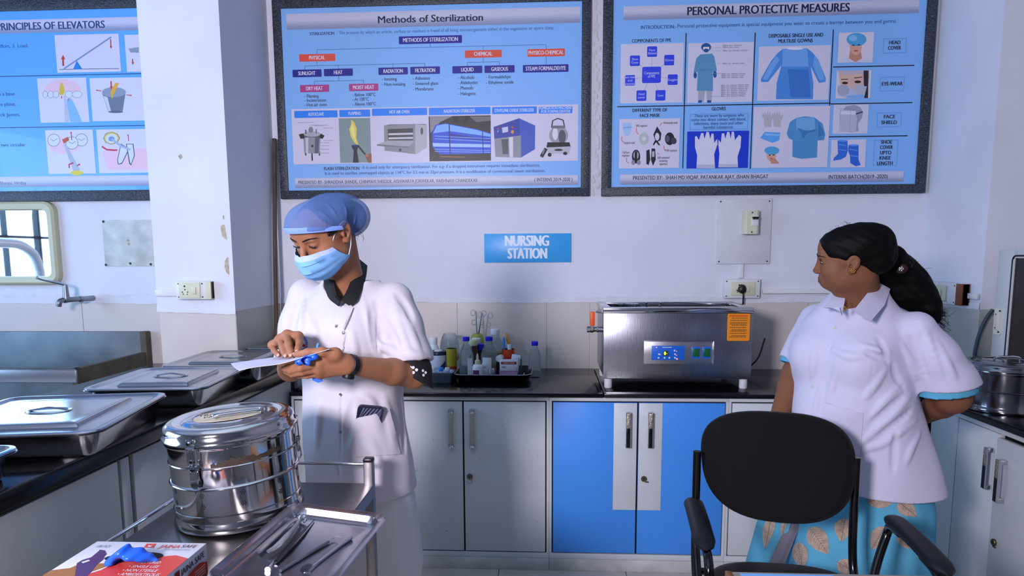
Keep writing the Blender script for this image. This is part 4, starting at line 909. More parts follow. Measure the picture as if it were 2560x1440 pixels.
# ================================================================ bottles and dishes on the worktop
CT = .82
def XZ(px, py, y): v = at_y(px, py, y); return v.x, v.z
CAPB = mat('cap_blue', '#1b22c8', .35); CAPW = mat('cap_white', '#d9dde0', .4); CAPC = mat('cap_cream', '#c9cda0', .45)
LIQ = mat('clear_liquid', '#a9bcc8', .05, trans=.9, ior=1.1); LIQY = mat('yellow_liquid', '#b09a2c', .1, trans=.55, ior=1.1)
LAB = flat('#d6dbe2', .5)
PETM = mat('bottle_plastic', '#dfe8ee', .09, 0, .6, trans=.88, ior=1.12)
def bottle(label, px, y, r, ztop, z0, body, capm, prof=None, liquid=None, lq=0.5, labelm=None, lab=None, capr=.45, caph=.022, cat='bottle', name='bottle', group=None):
    x = XZ(px, 900, y)[0]; H = ztop - z0
    t = thing(name, label, cat, (x, y, z0), 0, group)
    nk = r * capr
    prof = prof or [(r * .9, 0), (r, .006), (r, H * .52), (r * .96, H * .60), (r * .78, H * .70), (nk * 1.15, H * .80), (nk, H * .84), (nk, H - caph * .3)]
    b = MB(); b.lathe(prof, body, 28); b.build('body', t, False)
    if capm:
        b = MB(); b.lathe([(nk * 1.12, H - caph), (nk * 1.18, H - caph + .002), (nk * 1.18, H - .002), (nk * 1.05, H), (0, H)], capm, 24, cap=True); b.build('cap', t, False)
    if liquid:
        b = MB(); b.lathe([(r * .86, .003), (r * .95, .006), (r * .95, H * lq)], liquid, 24); b.build('liquid', t, False)
    if lab:
        a0, a1, za, zb, m = lab
        b = MB(); n = 10; v = []
        for i in range(n + 1):
            a = R(a0 + (a1 - a0) * i / n); v += [((r + .0008) * math.cos(a), (r + .0008) * math.sin(a), H * za), ((r + .0008) * math.cos(a), (r + .0008) * math.sin(a), H * zb)]
        b.add(v, [(2 * i, 2 * i + 2, 2 * i + 3, 2 * i + 1) for i in range(n)], m, True)
        lb = b.build('label', t, False)
    return t
# lone bottle
bottle('clear blue-capped bottle standing alone beside the steel cleaner', 1337, 3.50, .033, XZ(1337, 853, 3.5)[1], CT, PETM, CAPB, lab=(185, 235, .24, .45, LAB))
# steel box at the left
t = thing('instrument_box', 'long grey steel box behind the nurse arm, left of the dark tray', 'box', (-.60, 3.37, CT))
b = MB(); x0, x1, y0, y1 = -.80, -.483, 3.315, 3.42
r_ = lambda ins, zz: [(p[0], p[1], CT + zz) for p in rrect(x0 + ins, x1 - ins, y0 + ins, y1 - ins, .012, 3)]
b.loft([r_(.008, .0), r_(.006, .004), r_(0, .05), r_(-.003, .052), r_(0, .054), r_(.004, .050), r_(.008, .008)], mat('blue_grey_steel', '#8694a6', .35, .8)); b.build('box_body', t)
# dark tray
t = thing('dark_tray', 'dark deep tray full of bottles on the black worktop', 'tray', (-.28, 3.45, CT))
x0, x1, y0, y1 = -.478, -.088, 3.29, 3.60
TRAYM = mat('dark_tray_metal', '#1b1d22', .3, .6)
b = MB(); r_ = lambda ins, zz, r=.05: [(p[0], p[1], CT + zz) for p in rrect(x0 + ins, x1 - ins, y0 + ins, y1 - ins, r, 5)]
b.loft([r_(.025, 0), r_(.020, .003), r_(.004, .042), r_(0, .044), r_(0, .046), r_(.003, .047), r_(.008, .043), r_(.024, .008)], TRAYM); b.build('tray_body', t)
b = MB(); b.tube([(p[0], p[1], CT + .0465) for p in rrect(x0 + .002, x1 - .002, y0 + .002, y1 - .002, .05, 6)], .0025, STEEL, 6, True); b.build('rim', t)
TF = CT + .0082
def Z(py, y): return XZ(1200, py, y)[1]
bottle('clear blue-capped bottle half full of clear liquid, left in the dark tray', 1166, 3.37, .035, Z(842, 3.36), TF, PETM, CAPB, liquid=LIQ, lq=.36, lab=(285, 330, .02, .52, LAB), capr=.42)
bottle('brown bottle with a cream cap behind the left blue-capped bottle', 1184, 3.455, .030, Z(849, 3.455), TF, mat('brown_plastic', '#2d211c', .35), CAPC, capr=.62, caph=.03)
bottle('dark bottle with a white cap at the back of the dark tray', 1191, 3.545, .028, Z(845, 3.545), TF, mat('brown_plastic', '#2d211c', .35), CAPW, capr=.7, caph=.03)
bottle('clear blue-capped bottle with a white label, middle of the dark tray', 1223, 3.43, .043, Z(841, 3.43), TF, PETM, CAPB, liquid=LIQY, lq=.33, lab=(225, 290, .08, .52, LAB), capr=.37)
bottle('large clear white-capped bottle of yellow liquid at the back of the dark tray', 1239, 3.52, .048, Z(822, 3.52), TF, PETM, CAPW, liquid=LIQY, lq=.5, capr=.42, caph=.03)
bottle('small dark pot with a violet cap behind the bottles in the dark tray', 1200, 3.495, .018, Z(859, 3.495), TF, mat('dark_plastic', '#20222c', .4), mat('cap_violet', '#2a1fc0', .35), capr=1.05, caph=.035)
# dropper bottle
y = 3.345; x = XZ(1194, 900, y)[0]; t = thing('dropper_bottle', 'white squeeze bottle with beige nozzle and purple label', 'bottle', (x, y, TF)); k = (Z(884, y) - TF)
b = MB(); b.lathe([(.025, 0), (.027, .004), (.027, k * .5), (.023, k * .58), (.014, k * .62)], WHITEPL, 24); b.build('body', t, False)
b = MB(); b.lathe([(.015, k * .6), (.014, k * .74), (.007, k * .78), (.0055, k * .92), (.003, k)], mat('beige_plastic', '#c2ba98', .45), 20); b.build('nozzle', t, False)
b = MB(); v = []
for i in range(9):
    a = R(215 + 75 * i / 8); v += [(.0276 * math.cos(a), .0276 * math.sin(a), k * .22), (.0276 * math.cos(a), .0276 * math.sin(a), k * .42)]
b.add(v, [(2 * i, 2 * i + 2, 2 * i + 3, 2 * i + 1) for i in range(8)], flat('#5c2350')); b.build('label', t, False)
bottle('tiny white capped jar beside the squeeze bottle with the purple label', 1212, 3.40, .014, Z(908, 3.40), TF, WHITEPL, CAPW, capr=.9, caph=.018)
y = 3.335; x = XZ(1229, 920, y)[0]
b = MB(); k = Z(922, y) - TF; b.lathe([(.022, 0), (.0225, .002), (.0175, k), (.0165, k), (.016, k - .004), (.0, k - .004)], STEEL, 24, Matrix.Translation((x, y, TF)))
tag(b.build('metal_cup'), 'small upturned steel cup at the front of the dark tray', 'cup')
# medicine boxes
def carton(label, pxa, pxb, pya, pyb, y, dep, m, band=None, z0=None, extra=None):
    a = at_y(pxa, pya, y); c = at_y(pxb, pyb, y); z0 = c.z if z0 is None else z0
    t = thing('carton', label, 'box', ((a.x + c.x) / 2, y + dep / 2, z0))
    b = MB(); b.box(a.x, c.x, y, y + dep, z0, a.z, m, .0008)
    if extra: extra(b, a, c, y)
    b.build('carton_body', t); return a, c
PINK = flat('#a87fa6')
a0, c0 = carton('flat mauve carton under the white medicine box in the dark tray', 1248, 1293, 927, 940, 3.345, .05, PINK, z0=TF)
def face(b, a, c, y):
    w_ = c.x - a.x; y -= .0004; red = flat('#7c2f2c'); dk_ = flat('#4b4650')
    b.add([(p[0], y, p[1]) for p in rrect(a.x + .006, c.x - .006, a.z - .020, a.z - .007, .006, 4)], [tuple(range(20))][:0] or [tuple(range(24))], red)
    b.text('HOVO VAN', flat('#d5c4c6'), frame((a.x + w_ / 2, y - .0004, a.z - .0165), (1, 0, 0), (0, 0, 1)), w_ * .6, .009, bold=.02)
    b.text('HRO', dk_, frame((a.x + w_ * .22, y - .0004, a.z - .038), (1, 0, 0), (0, 0, 1)), w_ * .24, .013, bold=.01)
    b.box(a.x + .010, c.x - .006, y, y + .0003, a.z - .055, a.z - .0535, dk_); b.box(c.x - .008, c.x - .006, y, y + .0003, a.z - .055, a.z - .035, dk_)
a1, c1 = carton('white medicine box with a brown printed band, stacked in the dark tray', 1249, 1295, 901, 928, 3.345, .045, flat('#ccc9d2'), extra=face, z0=a0.z + .0003)
b = MB(); a = at_y(1272, 886, 3.40); c = at_y(1292, 905, 3.40)
M = Matrix.Translation(((a.x + c.x) / 2, 3.40, TF)) @ Matrix.Rotation(R(8), 4, 'Y')
b.box(-.022, .022, 0, .003, 0, a.z - TF, LAB, .0005, M)
for i in range(4): b.box(-.017 + i * .010, -.014 + i * .010, -.0004, 0, (a.z - TF) * .72, (a.z - TF) * (.80 + .03 * i), flat('#5a606c'), 0, M)
tag(b.build('blister_pack'), 'white blister pack standing upright behind the white medicine box', 'blister pack')
# red and yellow tumblers
def tumbler(label, px, y, r, ztop, z0, c1_, c2_, split, vertical=False):
    x = XZ(px, 900, y)[0]; H = ztop - z0; t = thing('tumbler', label, 'tumbler', (x, y, z0))
    b = MB(); n = 32; m1, m2 = mat('tumbler_' + c1_[1:], c1_, .4), mat('tumbler_' + c2_[1:], c2_, .4)
    if not vertical:
        b.lathe([(r * .9, 0), (r * .93, H * split)], m2, n, cap=True); b.lathe([(r * .93, H * split), (r, H)], m1, n, cap=False)
    else:
        for half, m in ((0, m1), (1, m2)):
            a = [R(170 + 160 * i / 16) if half == 0 else R(330 + 200 * i / 16) for i in range(17)]
            b.loft([[(q * math.cos(s), q * math.sin(s), zz) for s in a] for q, zz in ((r * .9, 0), (r, H))], m, False, False, True, False)
    b.lathe([(r, H), (r - .003, H), (r * .87, .004), (0, .004)], mat('tumbler_inside', '#241c10', .5), n, cap=False)
    b.build('cup', t, False); return t, x, H
tumbler('yellow over red plastic tumbler behind the steel box', 1129, 3.452, .028, Z(871, 3.452), CT, '#a89a20', '#a5301c', .42)
t_, x_, H_ = tumbler('orange-red tumbler holding a brush, at the right end of the dark tray', 1271, 3.46, .033, Z(872, 3.46), TF, '#c23a18', '#c8a41e', .5, True)
b = MB(); bx = at_y(1259, 843, 3.45); b.tube([(x_ - .004, 3.455, TF + .005), (x_ - .014, 3.452, TF + .06), (bx.x, 3.45, bx.z - .012), (bx.x + .001, 3.45, bx.z)], [.004, .006, .011, .007], mat('sky_plastic', '#1f86dc', .4), 10, flat=.6)
tag(b.build('brush'), 'sky-blue brush standing in the orange-red tumbler', 'brush')
b = MB(); bx = at_y(1264, 833, 3.47); c = at_y(1276, 866, 3.47); b.tube([(x_ + .006, 3.465, TF + .005), (c.x, 3.47, c.z), ((bx.x + c.x) / 2, 3.47, (bx.z + c.z) / 2), (bx.x, 3.47, bx.z)], [.004, .008, .010, .007], mat('tan_wood', '#c79a52', .5), 12)
tag(b.build('wooden_handle'), 'tan wooden handle standing in the orange-red tumbler', 'handle tool')
b = MB(); c = at_y(1273, 861, 3.44); b.tube([(x_ + .010, 3.44, TF + .006), (c.x, 3.44, c.z)], .010, mat('pale_plastic', '#cfe0ee', .3), 12)
tag(b.build('plastic_tube'), 'short pale plastic tube standing in the orange-red tumbler', 'tube')
# white capped roll, vial and strip at the right of the tray
b = MB(); c = at_y(1248, 893, 3.42); b.cyl((c.x, 3.40, c.z - .005), (c.x + .008, 3.44, c.z - .005), .017, .017, CAPW, 18); b.cyl((c.x, 3.425, TF), (c.x, 3.425, c.z - .02), .016, .016, mat('dark_plastic', '#20222c', .4), 16)
tag(b.build('tape_dispenser'), 'small dark pot topped by a white roll, left of the orange tumbler', 'roll')
b = MB(); c = at_y(1303, 905, 3.45); TEAL = mat('teal_plastic', '#2f7a78', .35, trans=.4)
b.box(c.x - .003, c.x + .003, 3.41, 3.48, TF, c.z + .022, TEAL, .001)
tag(b.build('plastic_sleeve'), 'teal plastic sleeve standing at the right end of the dark tray', 'sleeve')
b = MB(); a = at_y(1293, 925, 3.33); c = at_y(1309, 931, 3.33); b.tube(smooth_path([(a.x, 3.335, TF + .03), ((a.x + c.x) / 2, 3.335, TF + .022), (c.x - .004, 3.33, TF + .028), (c.x + .004, 3.32, TF + .045)], 4), .002, CAPW, 6)
tag(b.build('tie_strip'), 'thin white plastic strip lying at the right edge of the dark tray', 'strip')
# green pot with two forceps
y = 3.665; x = XZ(1193, 850, y)[0]; LIME = mat('lime_plastic', '#a8b84a', .35, trans=.25)
t = thing('green_pot', 'lime-green pot holding two ring-handled forceps', 'pot', (x, y, CT)); TF_ = TF; TF = CT; k = Z(834, y) - TF
b = MB(); b.lathe([(.030, 0), (.034, .006), (.036, k * .8), (.034, k * .92), (.026, k), (.012, k), (.011, k - .02), (0, k - .02)], LIME, 28); b.build('pot_body', t, False)
def forceps(label, s, dy):
    t = thing('forceps', label, 'forceps', (x + s * .010, y + dy, TF + k - .019))
    P = lambda px, py: Vector((at_y(px, py, y).x, y + dy, at_y(px, py, y).z))
    if s < 0: top, low, e = P(1190, 778), P(1192.5, 838), [P(1182.5, 782), P(1185, 806)]
    else: top, low, e = P(1203, 783), P(1196, 838), [P(1209, 784), P(1204, 806)]
    b = MB(); base = Vector((x + s * .004, y + dy, TF + k - .0185))
    b.tube([base, low, (low + top) / 2 + Vector((s * .001, 0, 0)), top], [.0035, .004, .0038, .0028], DULLSTEEL, 8); b.build('shank', t)
    for j, c_ in enumerate(e):
        rad = .0125 if j == 0 else .011
        b = MB(); b.tube([c_ + Vector((rad * math.cos(q_), 0, rad * 1.25 * math.sin(q_))) for q_ in [i * math.pi / 10 for i in range(20)]], .0022, DULLSTEEL, 6, True); b.build('ring', t)
forceps('ring-handled forceps leaning to the left in the green pot', -1, -.004)
forceps('ring-handled forceps leaning to the right in the green pot', 1, .006)
TF = TF_
# left group
bottle('white bottle with a white cap, mostly behind the nurse sleeve', 1084, 3.56, .038, Z(843, 3.56), CT, mat('white_bottle', '#cfdadf', .4), CAPW, capr=.48, caph=.035)
y = 3.475; x = XZ(1096, 900, y)[0]; k = Z(877, y) - CT
t = thing('tin', 'white and navy tin with a dark blue lid behind the steel box', 'tin', (x, y, CT))
b = MB(); b.lathe([(.044, 0), (.045, .003), (.045, k - .012)], flat('#c3cbdc', .35), 30); b.build('body', t, False)
b = MB(); b.lathe([(.045, k - .020), (.0475, k - .018), (.0475, k - .004), (.045, k), (0, k - .001)], mat('navy_plastic', '#17183a', .35), 30); b.build('lid', t, False)
for j, (a0, a1) in enumerate(((200, 232), (285, 330))):
    b = MB(); v = []
    for i in range(9):
        a = R(a0 + (a1 - a0) * i / 8); zz = (.3 + .25 * (i / 8)) if j else (.55 - .25 * i / 8); v += [(.0456 * math.cos(a), .0456 * math.sin(a), k * (zz - .12)), (.0456 * math.cos(a), .0456 * math.sin(a), k * (zz + .12))]
    b.add(v, [(2 * i, 2 * i + 2, 2 * i + 3, 2 * i + 1) for i in range(8)], flat('#232a66')); b.build('label', t, False)
b = MB(); b.lathe([(.021, 0), (.021, .005), (0, .006)], CAPW, 20, Matrix.Translation((x + .003, y - .012, CT + k)))
tag(b.build('paper_disc'), 'small pale disc lying on the navy lid of the tin', 'disc')
y = 3.62; x = XZ(1124, 850, y)[0]; k = Z(833, y) - CT
t = thing('glass_jar', 'clear domed jar behind the yellow and red tumbler', 'jar', (x, y, CT))
b = MB(); b.lathe([(.052, 0), (.054, .005), (.054, k * .55), (.050, k * .78), (.040, k * .93), (.030, k), (0, k)], PETM, 32); b.build('jar_body', t, False)
b = MB(); b.ball((.012, 0, k * .42), (.034, .034, .035), mat('cotton_peach', '#d8b6a0', .9), 14); b.lathe([(.03, .004), (.03, k * .3)], mat('cotton_peach', '#d8b6a0', .9), 16); b.build('cotton', t, False)
for lab, px, cm in (('glass vial with a white stopper, left end of the steel box', 1082, CAPW), ('glass vial with a blue cap in the steel box', 1102, mat('sky_plastic', '#1f86dc', .4)), ('glass vial with a white cap, right of the blue-capped vial', 1118, CAPW)):
    bottle(lab, px, 3.365, .0125, CT + .008 + .056 + (.012 if 'left' in lab else .008), CT + .0085, PETM, cm, capr=.85, caph=.018, name='vial', cat='vial', group='vials in the steel box')

# ================================================================ right worktop
def drum(t, D, H, lidh, m, sub=True):
    r = D / 2; b = MB()
    b.lathe([(r - .004, 0), (r + .004, .001), (r + .006, .006), (r + .004, .016), (r + .001, .022), (r, .026), (r, H * .50), (r + .003, H * .505), (r + .005, H * .52), (r + .003, H * .535), (r, H * .54), (r, H - .012), (r + .004, H - .010), (r + .005, H - .006), (r + .004, H), (r - .004, H), (r - .005, H - .02), (0, H - .02)], m, 64); bd = b.build('body', t, False)
    b = MB(); z = H + .0005
    b.lathe([(r - .002, z), (r + .008, z), (r + .0095, z + .003), (r + .008, z + .008), (r + .006, z + .010), (r + .005, z + lidh - .014), (r + .002, z + lidh - .005), (r - .006, z + lidh), (r - .022, z + lidh + .001), (r - .030, z + lidh - .003), (r - .036, z + lidh - .003), (r - .042, z + lidh + .001), (r - .060, z + lidh + .003), (r - .066, z + lidh - .001), (0, z + lidh)], m, 64)
    ld = b.build('lid', t, False)
    return bd, ld, z + lidh
c = Vector((1.842, 2.83, .82))
t = thing('sterilizing_drum', 'dark reflective steel drum on the right worktop', 'drum', c)
bd, ld, zt = drum(t, .29, .165, .03, mat('dark_polished_steel', '#8a8a8e', .14, 1.0, vary=.2, vscale=5, rvary=.06))
b = MB(); b.tube(smooth_path([(-.05, 0, zt), (-.045, 0, zt + .014), (0, 0, zt + .018), (.045, 0, zt + .014), (.05, 0, zt)], 4), .004, CHROME, 8); b.build('handle', ld, False)
# glass fronted cabinet
t = thing('drying_cabinet', 'grey-white cabinet with a dark window, at the right picture edge', 'cabinet', (2.1, 2.78, .82))
PGM = mat('powder_coat', '#c3c7ca', .45); xf = 2.0
z0, z1 = .8205, 1.462; yN, yF = 2.40, 3.188
b = MB(); b.box(xf + .02, 2.27, yN, yF, z0, z1, PGM, .006); b.build('case', t)
a = at_x(2529, 648, xf); 
b = MB(); wy1 = 3.085; wy0 = 2.965
b.box(xf, xf + .02, wy1, yF, z0, z1, PGM, .003); b.box(xf, xf + .02, yN, wy0, z0, z1, PGM, .003); b.box(xf, xf + .02, wy0, wy1, 1.425, z1, PGM, .002); b.box(xf, xf + .02, wy0, wy1, z0, z0 + .03, PGM, .002)
fr = b.build('front_frame', t)
b = MB(); b.prism([(p[0], p[1]) for p in rrect(2.97, 3.090, .845, 1.432, .02, 4)], .006, mat('dark_glass', '#121012', .15, bump=.02), frame((xf + .008, 0, 0), (0, 1, 0), (0, 0, 1)))
b.tube([(xf, p[0], p[1]) for p in rrect(2.965, 3.092, .84, 1.436, .022, 5)], .004, BLACKPL, 6, True); b.build('window', t)
b = MB(); a = at_x(2497, 803, xf); pts = rrect(a.y - .026, a.y + .026, a.z - .060, a.z + .060, .012, 4); b.prism(pts, .006, mat('latch_white', '#d3d0c6', .4), frame((xf - .0002, 0, 0), (0, 1, 0), (0, 0, 1)) @ Matrix.Translation((0, 0, -.006)))
b.box(xf - .010, xf - .005, a.y - .014, a.y + .014, a.z - .04, a.z + .04, MATS['latch_white'], .003)
for dy, dz in ((-.015, .047), (-.015, -.047), (.008, .03), (.008, -.03)): b.cyl((xf - .0065, a.y + dy, a.z + dz), (xf - .0107, a.y + dy, a.z + dz), .004, .0035, SCREW, 8)
b.build('latch_plate', t)
b = MB(); e = [at_x(2479, 776, 1.93), at_x(2462, 795, 1.90), at_x(2448, 830, 1.88), at_x(2441, 860, 1.87), at_x(2437, 890, 1.87)]
e = [Vector((1.93, 3.19, 1.205)), Vector((1.91, 3.20, 1.17)), Vector((1.895, 3.19, 1.10)), Vector((1.885, 3.18, 1.02)), Vector((1.88, 3.17, .9)), Vector((1.9, 3.19, .83))]
b.tube(smooth_path([at_y(2482, 774, 3.222), at_y(2466, 795, 3.222), at_y(2450, 830, 3.222), at_y(2441, 862, 3.222), at_y(2436, 893, 3.222), at_y(2433, 955, 3.215)], 5), .008, mat('grey_rubber', '#3a4650', .5), 10)
tag(b.build('hose'), 'dark grey hose arching down beside the glass-fronted cabinet', 'hose')
b = MB(); v = at_z(2287, 985, .82); b.lathe([(.04, 0), (.042, .003), (.042, .075), (.03, .085), (0, .085)], mat('deep_blue_plastic', '#1c1a86', .35), 20, Matrix.Translation((v.x + .01, 3.3, .82)))
tag(b.build('canister'), 'deep blue plastic pot on the worktop behind the standing woman', 'pot')
# ================================================================ smooth solid modelling for bodies and clothes
def axis(*segs):
    """unevenly spaced sample positions: (start, end, step) runs"""
    out = []
    for a, b_, st in segs:
        n = max(1, int(round((b_ - a) / st))); out += [a + (b_ - a) * i / n for i in range(n)]
    out.append(segs[-1][1]); return np.array(out, np.float32)
class SDF:
    def __init__(s, xs, ys, zs):
        s.ax = (xs, ys, zs); s.d = np.full((len(xs), len(ys), len(zs)), .5, np.float32)
    def win(s, lo, hi):
        sl = []
        for a, l, h in zip(s.ax, lo, hi):
            i = int(np.searchsorted(a, l)); j = int(np.searchsorted(a, h)); sl.append(slice(max(0, i - 1), min(len(a), j + 1)))
        if any(q.stop - q.start < 1 for q in sl): return None
        X = s.ax[0][sl[0]][:, None, None]; Y = s.ax[1][sl[1]][None, :, None]; Z = s.ax[2][sl[2]][None, None, :]
        return tuple(sl), X, Y, Z
    def mix(s, sl, e, k, sub):
        a = s.d[sl]
        if sub: a = -a
        if k > 0:
            h = np.clip(.5 + .5 * (e - a) / k, 0, 1); r = e * (1 - h) + a * h - k * h * (1 - h)
        else: r = np.minimum(a, e)
        s.d[sl] = -r if sub else r
    def cone(s, p0, p1, r0, r1, k=.01, sub=False):
        p0 = np.array(p0, float); p1 = np.array(p1, float); m = k + .012
        lo = np.minimum(p0 - r0, p1 - r1) - m; hi = np.maximum(p0 + r0, p1 + r1) + m
        w_ = s.win(lo, hi)
        if w_ is None: return s
        sl, X, Y, Z = w_; d = p1 - p0; L = max(float(d @ d), 1e-12)
        t = np.clip(((X - p0[0]) * d[0] + (Y - p0[1]) * d[1] + (Z - p0[2]) * d[2]) / L, 0, 1)
        e = np.sqrt((X - p0[0] - t * d[0]) ** 2 + (Y - p0[1] - t * d[1]) ** 2 + (Z - p0[2] - t * d[2]) ** 2) - (r0 + (r1 - r0) * t)
        s.mix(sl, e.astype(np.float32), k, sub); return s
    def chain(s, pts, rs, k=.01, sub=False):
        for i in range(len(pts) - 1): s.cone(pts[i], pts[i + 1], rs[i], rs[i + 1], k, sub)
        return s
    def ell(s, c, r, M=None, k=.01, sub=False, cut=None):
        """ellipsoid; M columns are its axes; cut: list of (point, normal): keeps the side the normal points away from"""
        c = np.array(c, float); r = np.array(r, float); B = r.max() + k + .012
        w_ = s.win(c - B, c + B)
        if w_ is None: return s
        sl, X, Y, Z = w_; x, y, z = X - c[0], Y - c[1], Z - c[2]
        if M is not None: x, y, z = (M[0][i] * x + M[1][i] * y + M[2][i] * z for i in range(3))
        k0 = np.sqrt((x / r[0]) ** 2 + (y / r[1]) ** 2 + (z / r[2]) ** 2); k1 = np.sqrt((x / r[0] ** 2) ** 2 + (y / r[1] ** 2) ** 2 + (z / r[2] ** 2) ** 2)
        e = k0 * (k0 - 1) / np.maximum(k1, 1e-6)
        if cut:
            for p, n in cut: e = np.maximum(e, (X - p[0]) * n[0] + (Y - p[1]) * n[1] + (Z - p[2]) * n[2])
        s.mix(sl, e.astype(np.float32), k, sub); return s
    def column(s, keys, yaw=0, k=.01, sub=False, warp=None, p=2.0):
        """upright body of elliptical sections: keys (z, cx, cy, a, b); a across, b deep, turned by yaw"""
        keys = sorted(keys); K = np.array(keys, float); m = k + .03; B = K[:, 3:5].max() + m
        lo = (K[:, 1].min() - B, K[:, 2].min() - B, K[0, 0] - m); hi = (K[:, 1].max() + B, K[:, 2].max() + B, K[-1, 0] + m)
        w_ = s.win(lo, hi)
        if w_ is None: return s
        sl, X, Y, Z = w_; z = Z[0, 0]
        zz = np.linspace(K[0, 0], K[-1, 0], 200)
        def ip(c):
            v = np.interp(zz, K[:, 0], K[:, c]); v = np.convolve(np.pad(v, 8, 'edge'), np.ones(17) / 17, 'valid'); return np.interp(z, zz, v)[None, None, :]
        cx, cy, a, b_ = ip(1), ip(2), ip(3), ip(4); c_, s_ = math.cos(yaw), math.sin(yaw)
        x = (X - cx) * c_ - (Y - cy) * s_; y = -(X - cx) * s_ - (Y - cy) * c_      # x to the person's left, y forward
        q = (np.abs(x / a) ** p + np.abs(y / b_) ** p) ** (1 / p)
        if warp is not None: q = q * (1 + warp(np.arctan2(y / b_, x / a), Z))
        e = (q - 1) * np.minimum(a, b_)
        e = np.maximum(e, np.maximum(Z - K[-1, 0], K[0, 0] - Z))
        s.mix(sl, e.astype(np.float32), k, sub); return s
    def half(s, pt, n, lo=None, hi=None):
        """cut away everything on the side n points to"""
        lo = lo or [a[0] for a in s.ax]; hi = hi or [a[-1] for a in s.ax]
        w_ = s.win(lo, hi)
        if w_ is None: return s
        sl, X, Y, Z = w_; e = (X - pt[0]) * n[0] + (Y - pt[1]) * n[1] + (Z - pt[2]) * n[2]
        s.d[sl] = np.maximum(s.d[sl], e.astype(np.float32)); return s
    def half2(s, planes):
        """keep what lies on the inner side of at least one plane"""
        X = s.ax[0][:, None, None]; Y = s.ax[1][None, :, None]; Z = s.ax[2][None, None, :]; e = None
        for pt, n in planes:
            q = (X - pt[0]) * n[0] + (Y - pt[1]) * n[1] + (Z - pt[2]) * n[2]; e = q if e is None else np.minimum(e, q)
        s.d = np.maximum(s.d, e.astype(np.float32)); return s
    def noise(s, amp, fr, seed=0, st=(1, 1, 1)):
        r_ = np.random.RandomState(seed); X = s.ax[0][:, None, None]; Y = s.ax[1][None, :, None]; Z = s.ax[2][None, None, :]
        for i in range(5):
            v = r_.normal(size=3); v /= np.linalg.norm(v); v = v * np.array(st) * fr * r_.uniform(.6, 1.5)
            s.d += (amp / 2 * np.sin(v[0] * X + v[1] * Y + v[2] * Z + r_.uniform(0, 6.28))).astype(np.float32)
        return s
    def at(s, p):
        idx = []
        for a, v in zip(s.ax, p):
            if v <= a[0] or v >= a[-1]: return .5
            j = int(np.searchsorted(a, v)) - 1; idx.append((j, (v - a[j]) / (a[j + 1] - a[j])))
        (i, u), (j, v), (k, w_) = idx; c = s.d[i:i + 2, j:j + 2, k:k + 2]
        c = c[0] * (1 - u) + c[1] * u; c = c[0] * (1 - v) + c[1] * v; return float(c[0] * (1 - w_) + c[1] * w_)
    def hit(s, o, d, t0=0, t1=4, st=.003):
        o = Vector(o); d = Vector(d).normalized(); t = t0
        while t < t1:
            v = s.at(o + d * t)
            if v < 0:
                a, b_ = t - st, t
                for _ in range(12):
                    m = (a + b_) / 2
                    if s.at(o + d * m) < 0: b_ = m
                    else: a = m
                return o + d * b_
            t += max(st, min(v * .6, .05)) if v < .4 else .02
        return None
    def see(s, px, py):
        """the surface point that lies along the photographer's line to a picture point"""
        return s.hit((0, 0, CAMH), ray(px, py), .8)
    def normal(s, p, e=.004):
        p = Vector(p); return Vector([s.at(p + Vector(v) * e) - s.at(p - Vector(v) * e) for v in ((1, 0, 0), (0, 1, 0), (0, 0, 1))]).normalized()
    def ridge(s, pix, r=.006, out=.002, k=.012, sub=False):
        """a fold of the cloth along picture points"""
        P = [s.see(*q) for q in pix]; P = [q for q in P if q is not None]
        if len(P) < 2: return s
        P = smooth_path(P, 4); N = [s.normal(q) for q in P]
        C_ = [q + n * ((out - r) if not sub else (r - out)) for q, n in zip(P, N)]; m = len(C_)
        rs = [r * (.35 + .65 * math.sin(math.pi * (i + .5) / m)) for i in range(m)]
        C_ = [q - n * (r - x) * (1 if not sub else -1) * .6 for q, n, x in zip(C_, N, rs)]
        return s.chain(C_, rs, k, sub)
    def mesh(s):
        d = s.d; xs, ys, zs = s.ax; nx, ny, nz = d.shape; neg = d < 0
        cnt = np.zeros((nx - 1, ny - 1, nz - 1), np.int8)
        for i in (0, 1):
            for j in (0, 1):
                for k in (0, 1): cnt += neg[i:nx - 1 + i, j:ny - 1 + j, k:nz - 1 + k]
        act = (cnt > 0) & (cnt < 8); I, J, K = np.nonzero(act); n = len(I)
        idx = np.full(cnt.shape, -1, np.int32); idx[I, J, K] = np.arange(n)
        acc = np.zeros((n, 3)); num = np.zeros(n); cs = [(i, j, k) for i in (0, 1) for j in (0, 1) for k in (0, 1)]
        val = {c: d[I + c[0], J + c[1], K + c[2]].astype(float) for c in cs}
        pos = {c: np.stack([xs[I + c[0]], ys[J + c[1]], zs[K + c[2]]], 1).astype(float) for c in cs}
        for a in cs:
            for ax_ in range(3):
                if a[ax_] == 0:
                    b_ = tuple(1 if q == ax_ else a[q] for q in range(3)); m = (val[a] < 0) != (val[b_] < 0)
                    den = val[a] - val[b_]; t = np.where(np.abs(den) > 1e-12, val[a] / np.where(np.abs(den) > 1e-12, den, 1), .5)
                    p = pos[a] + (pos[b_] - pos[a]) * np.clip(t, 0, 1)[:, None]; acc[m] += p[m]; num[m] += 1
        V = acc / np.maximum(num, 1)[:, None]; F = []
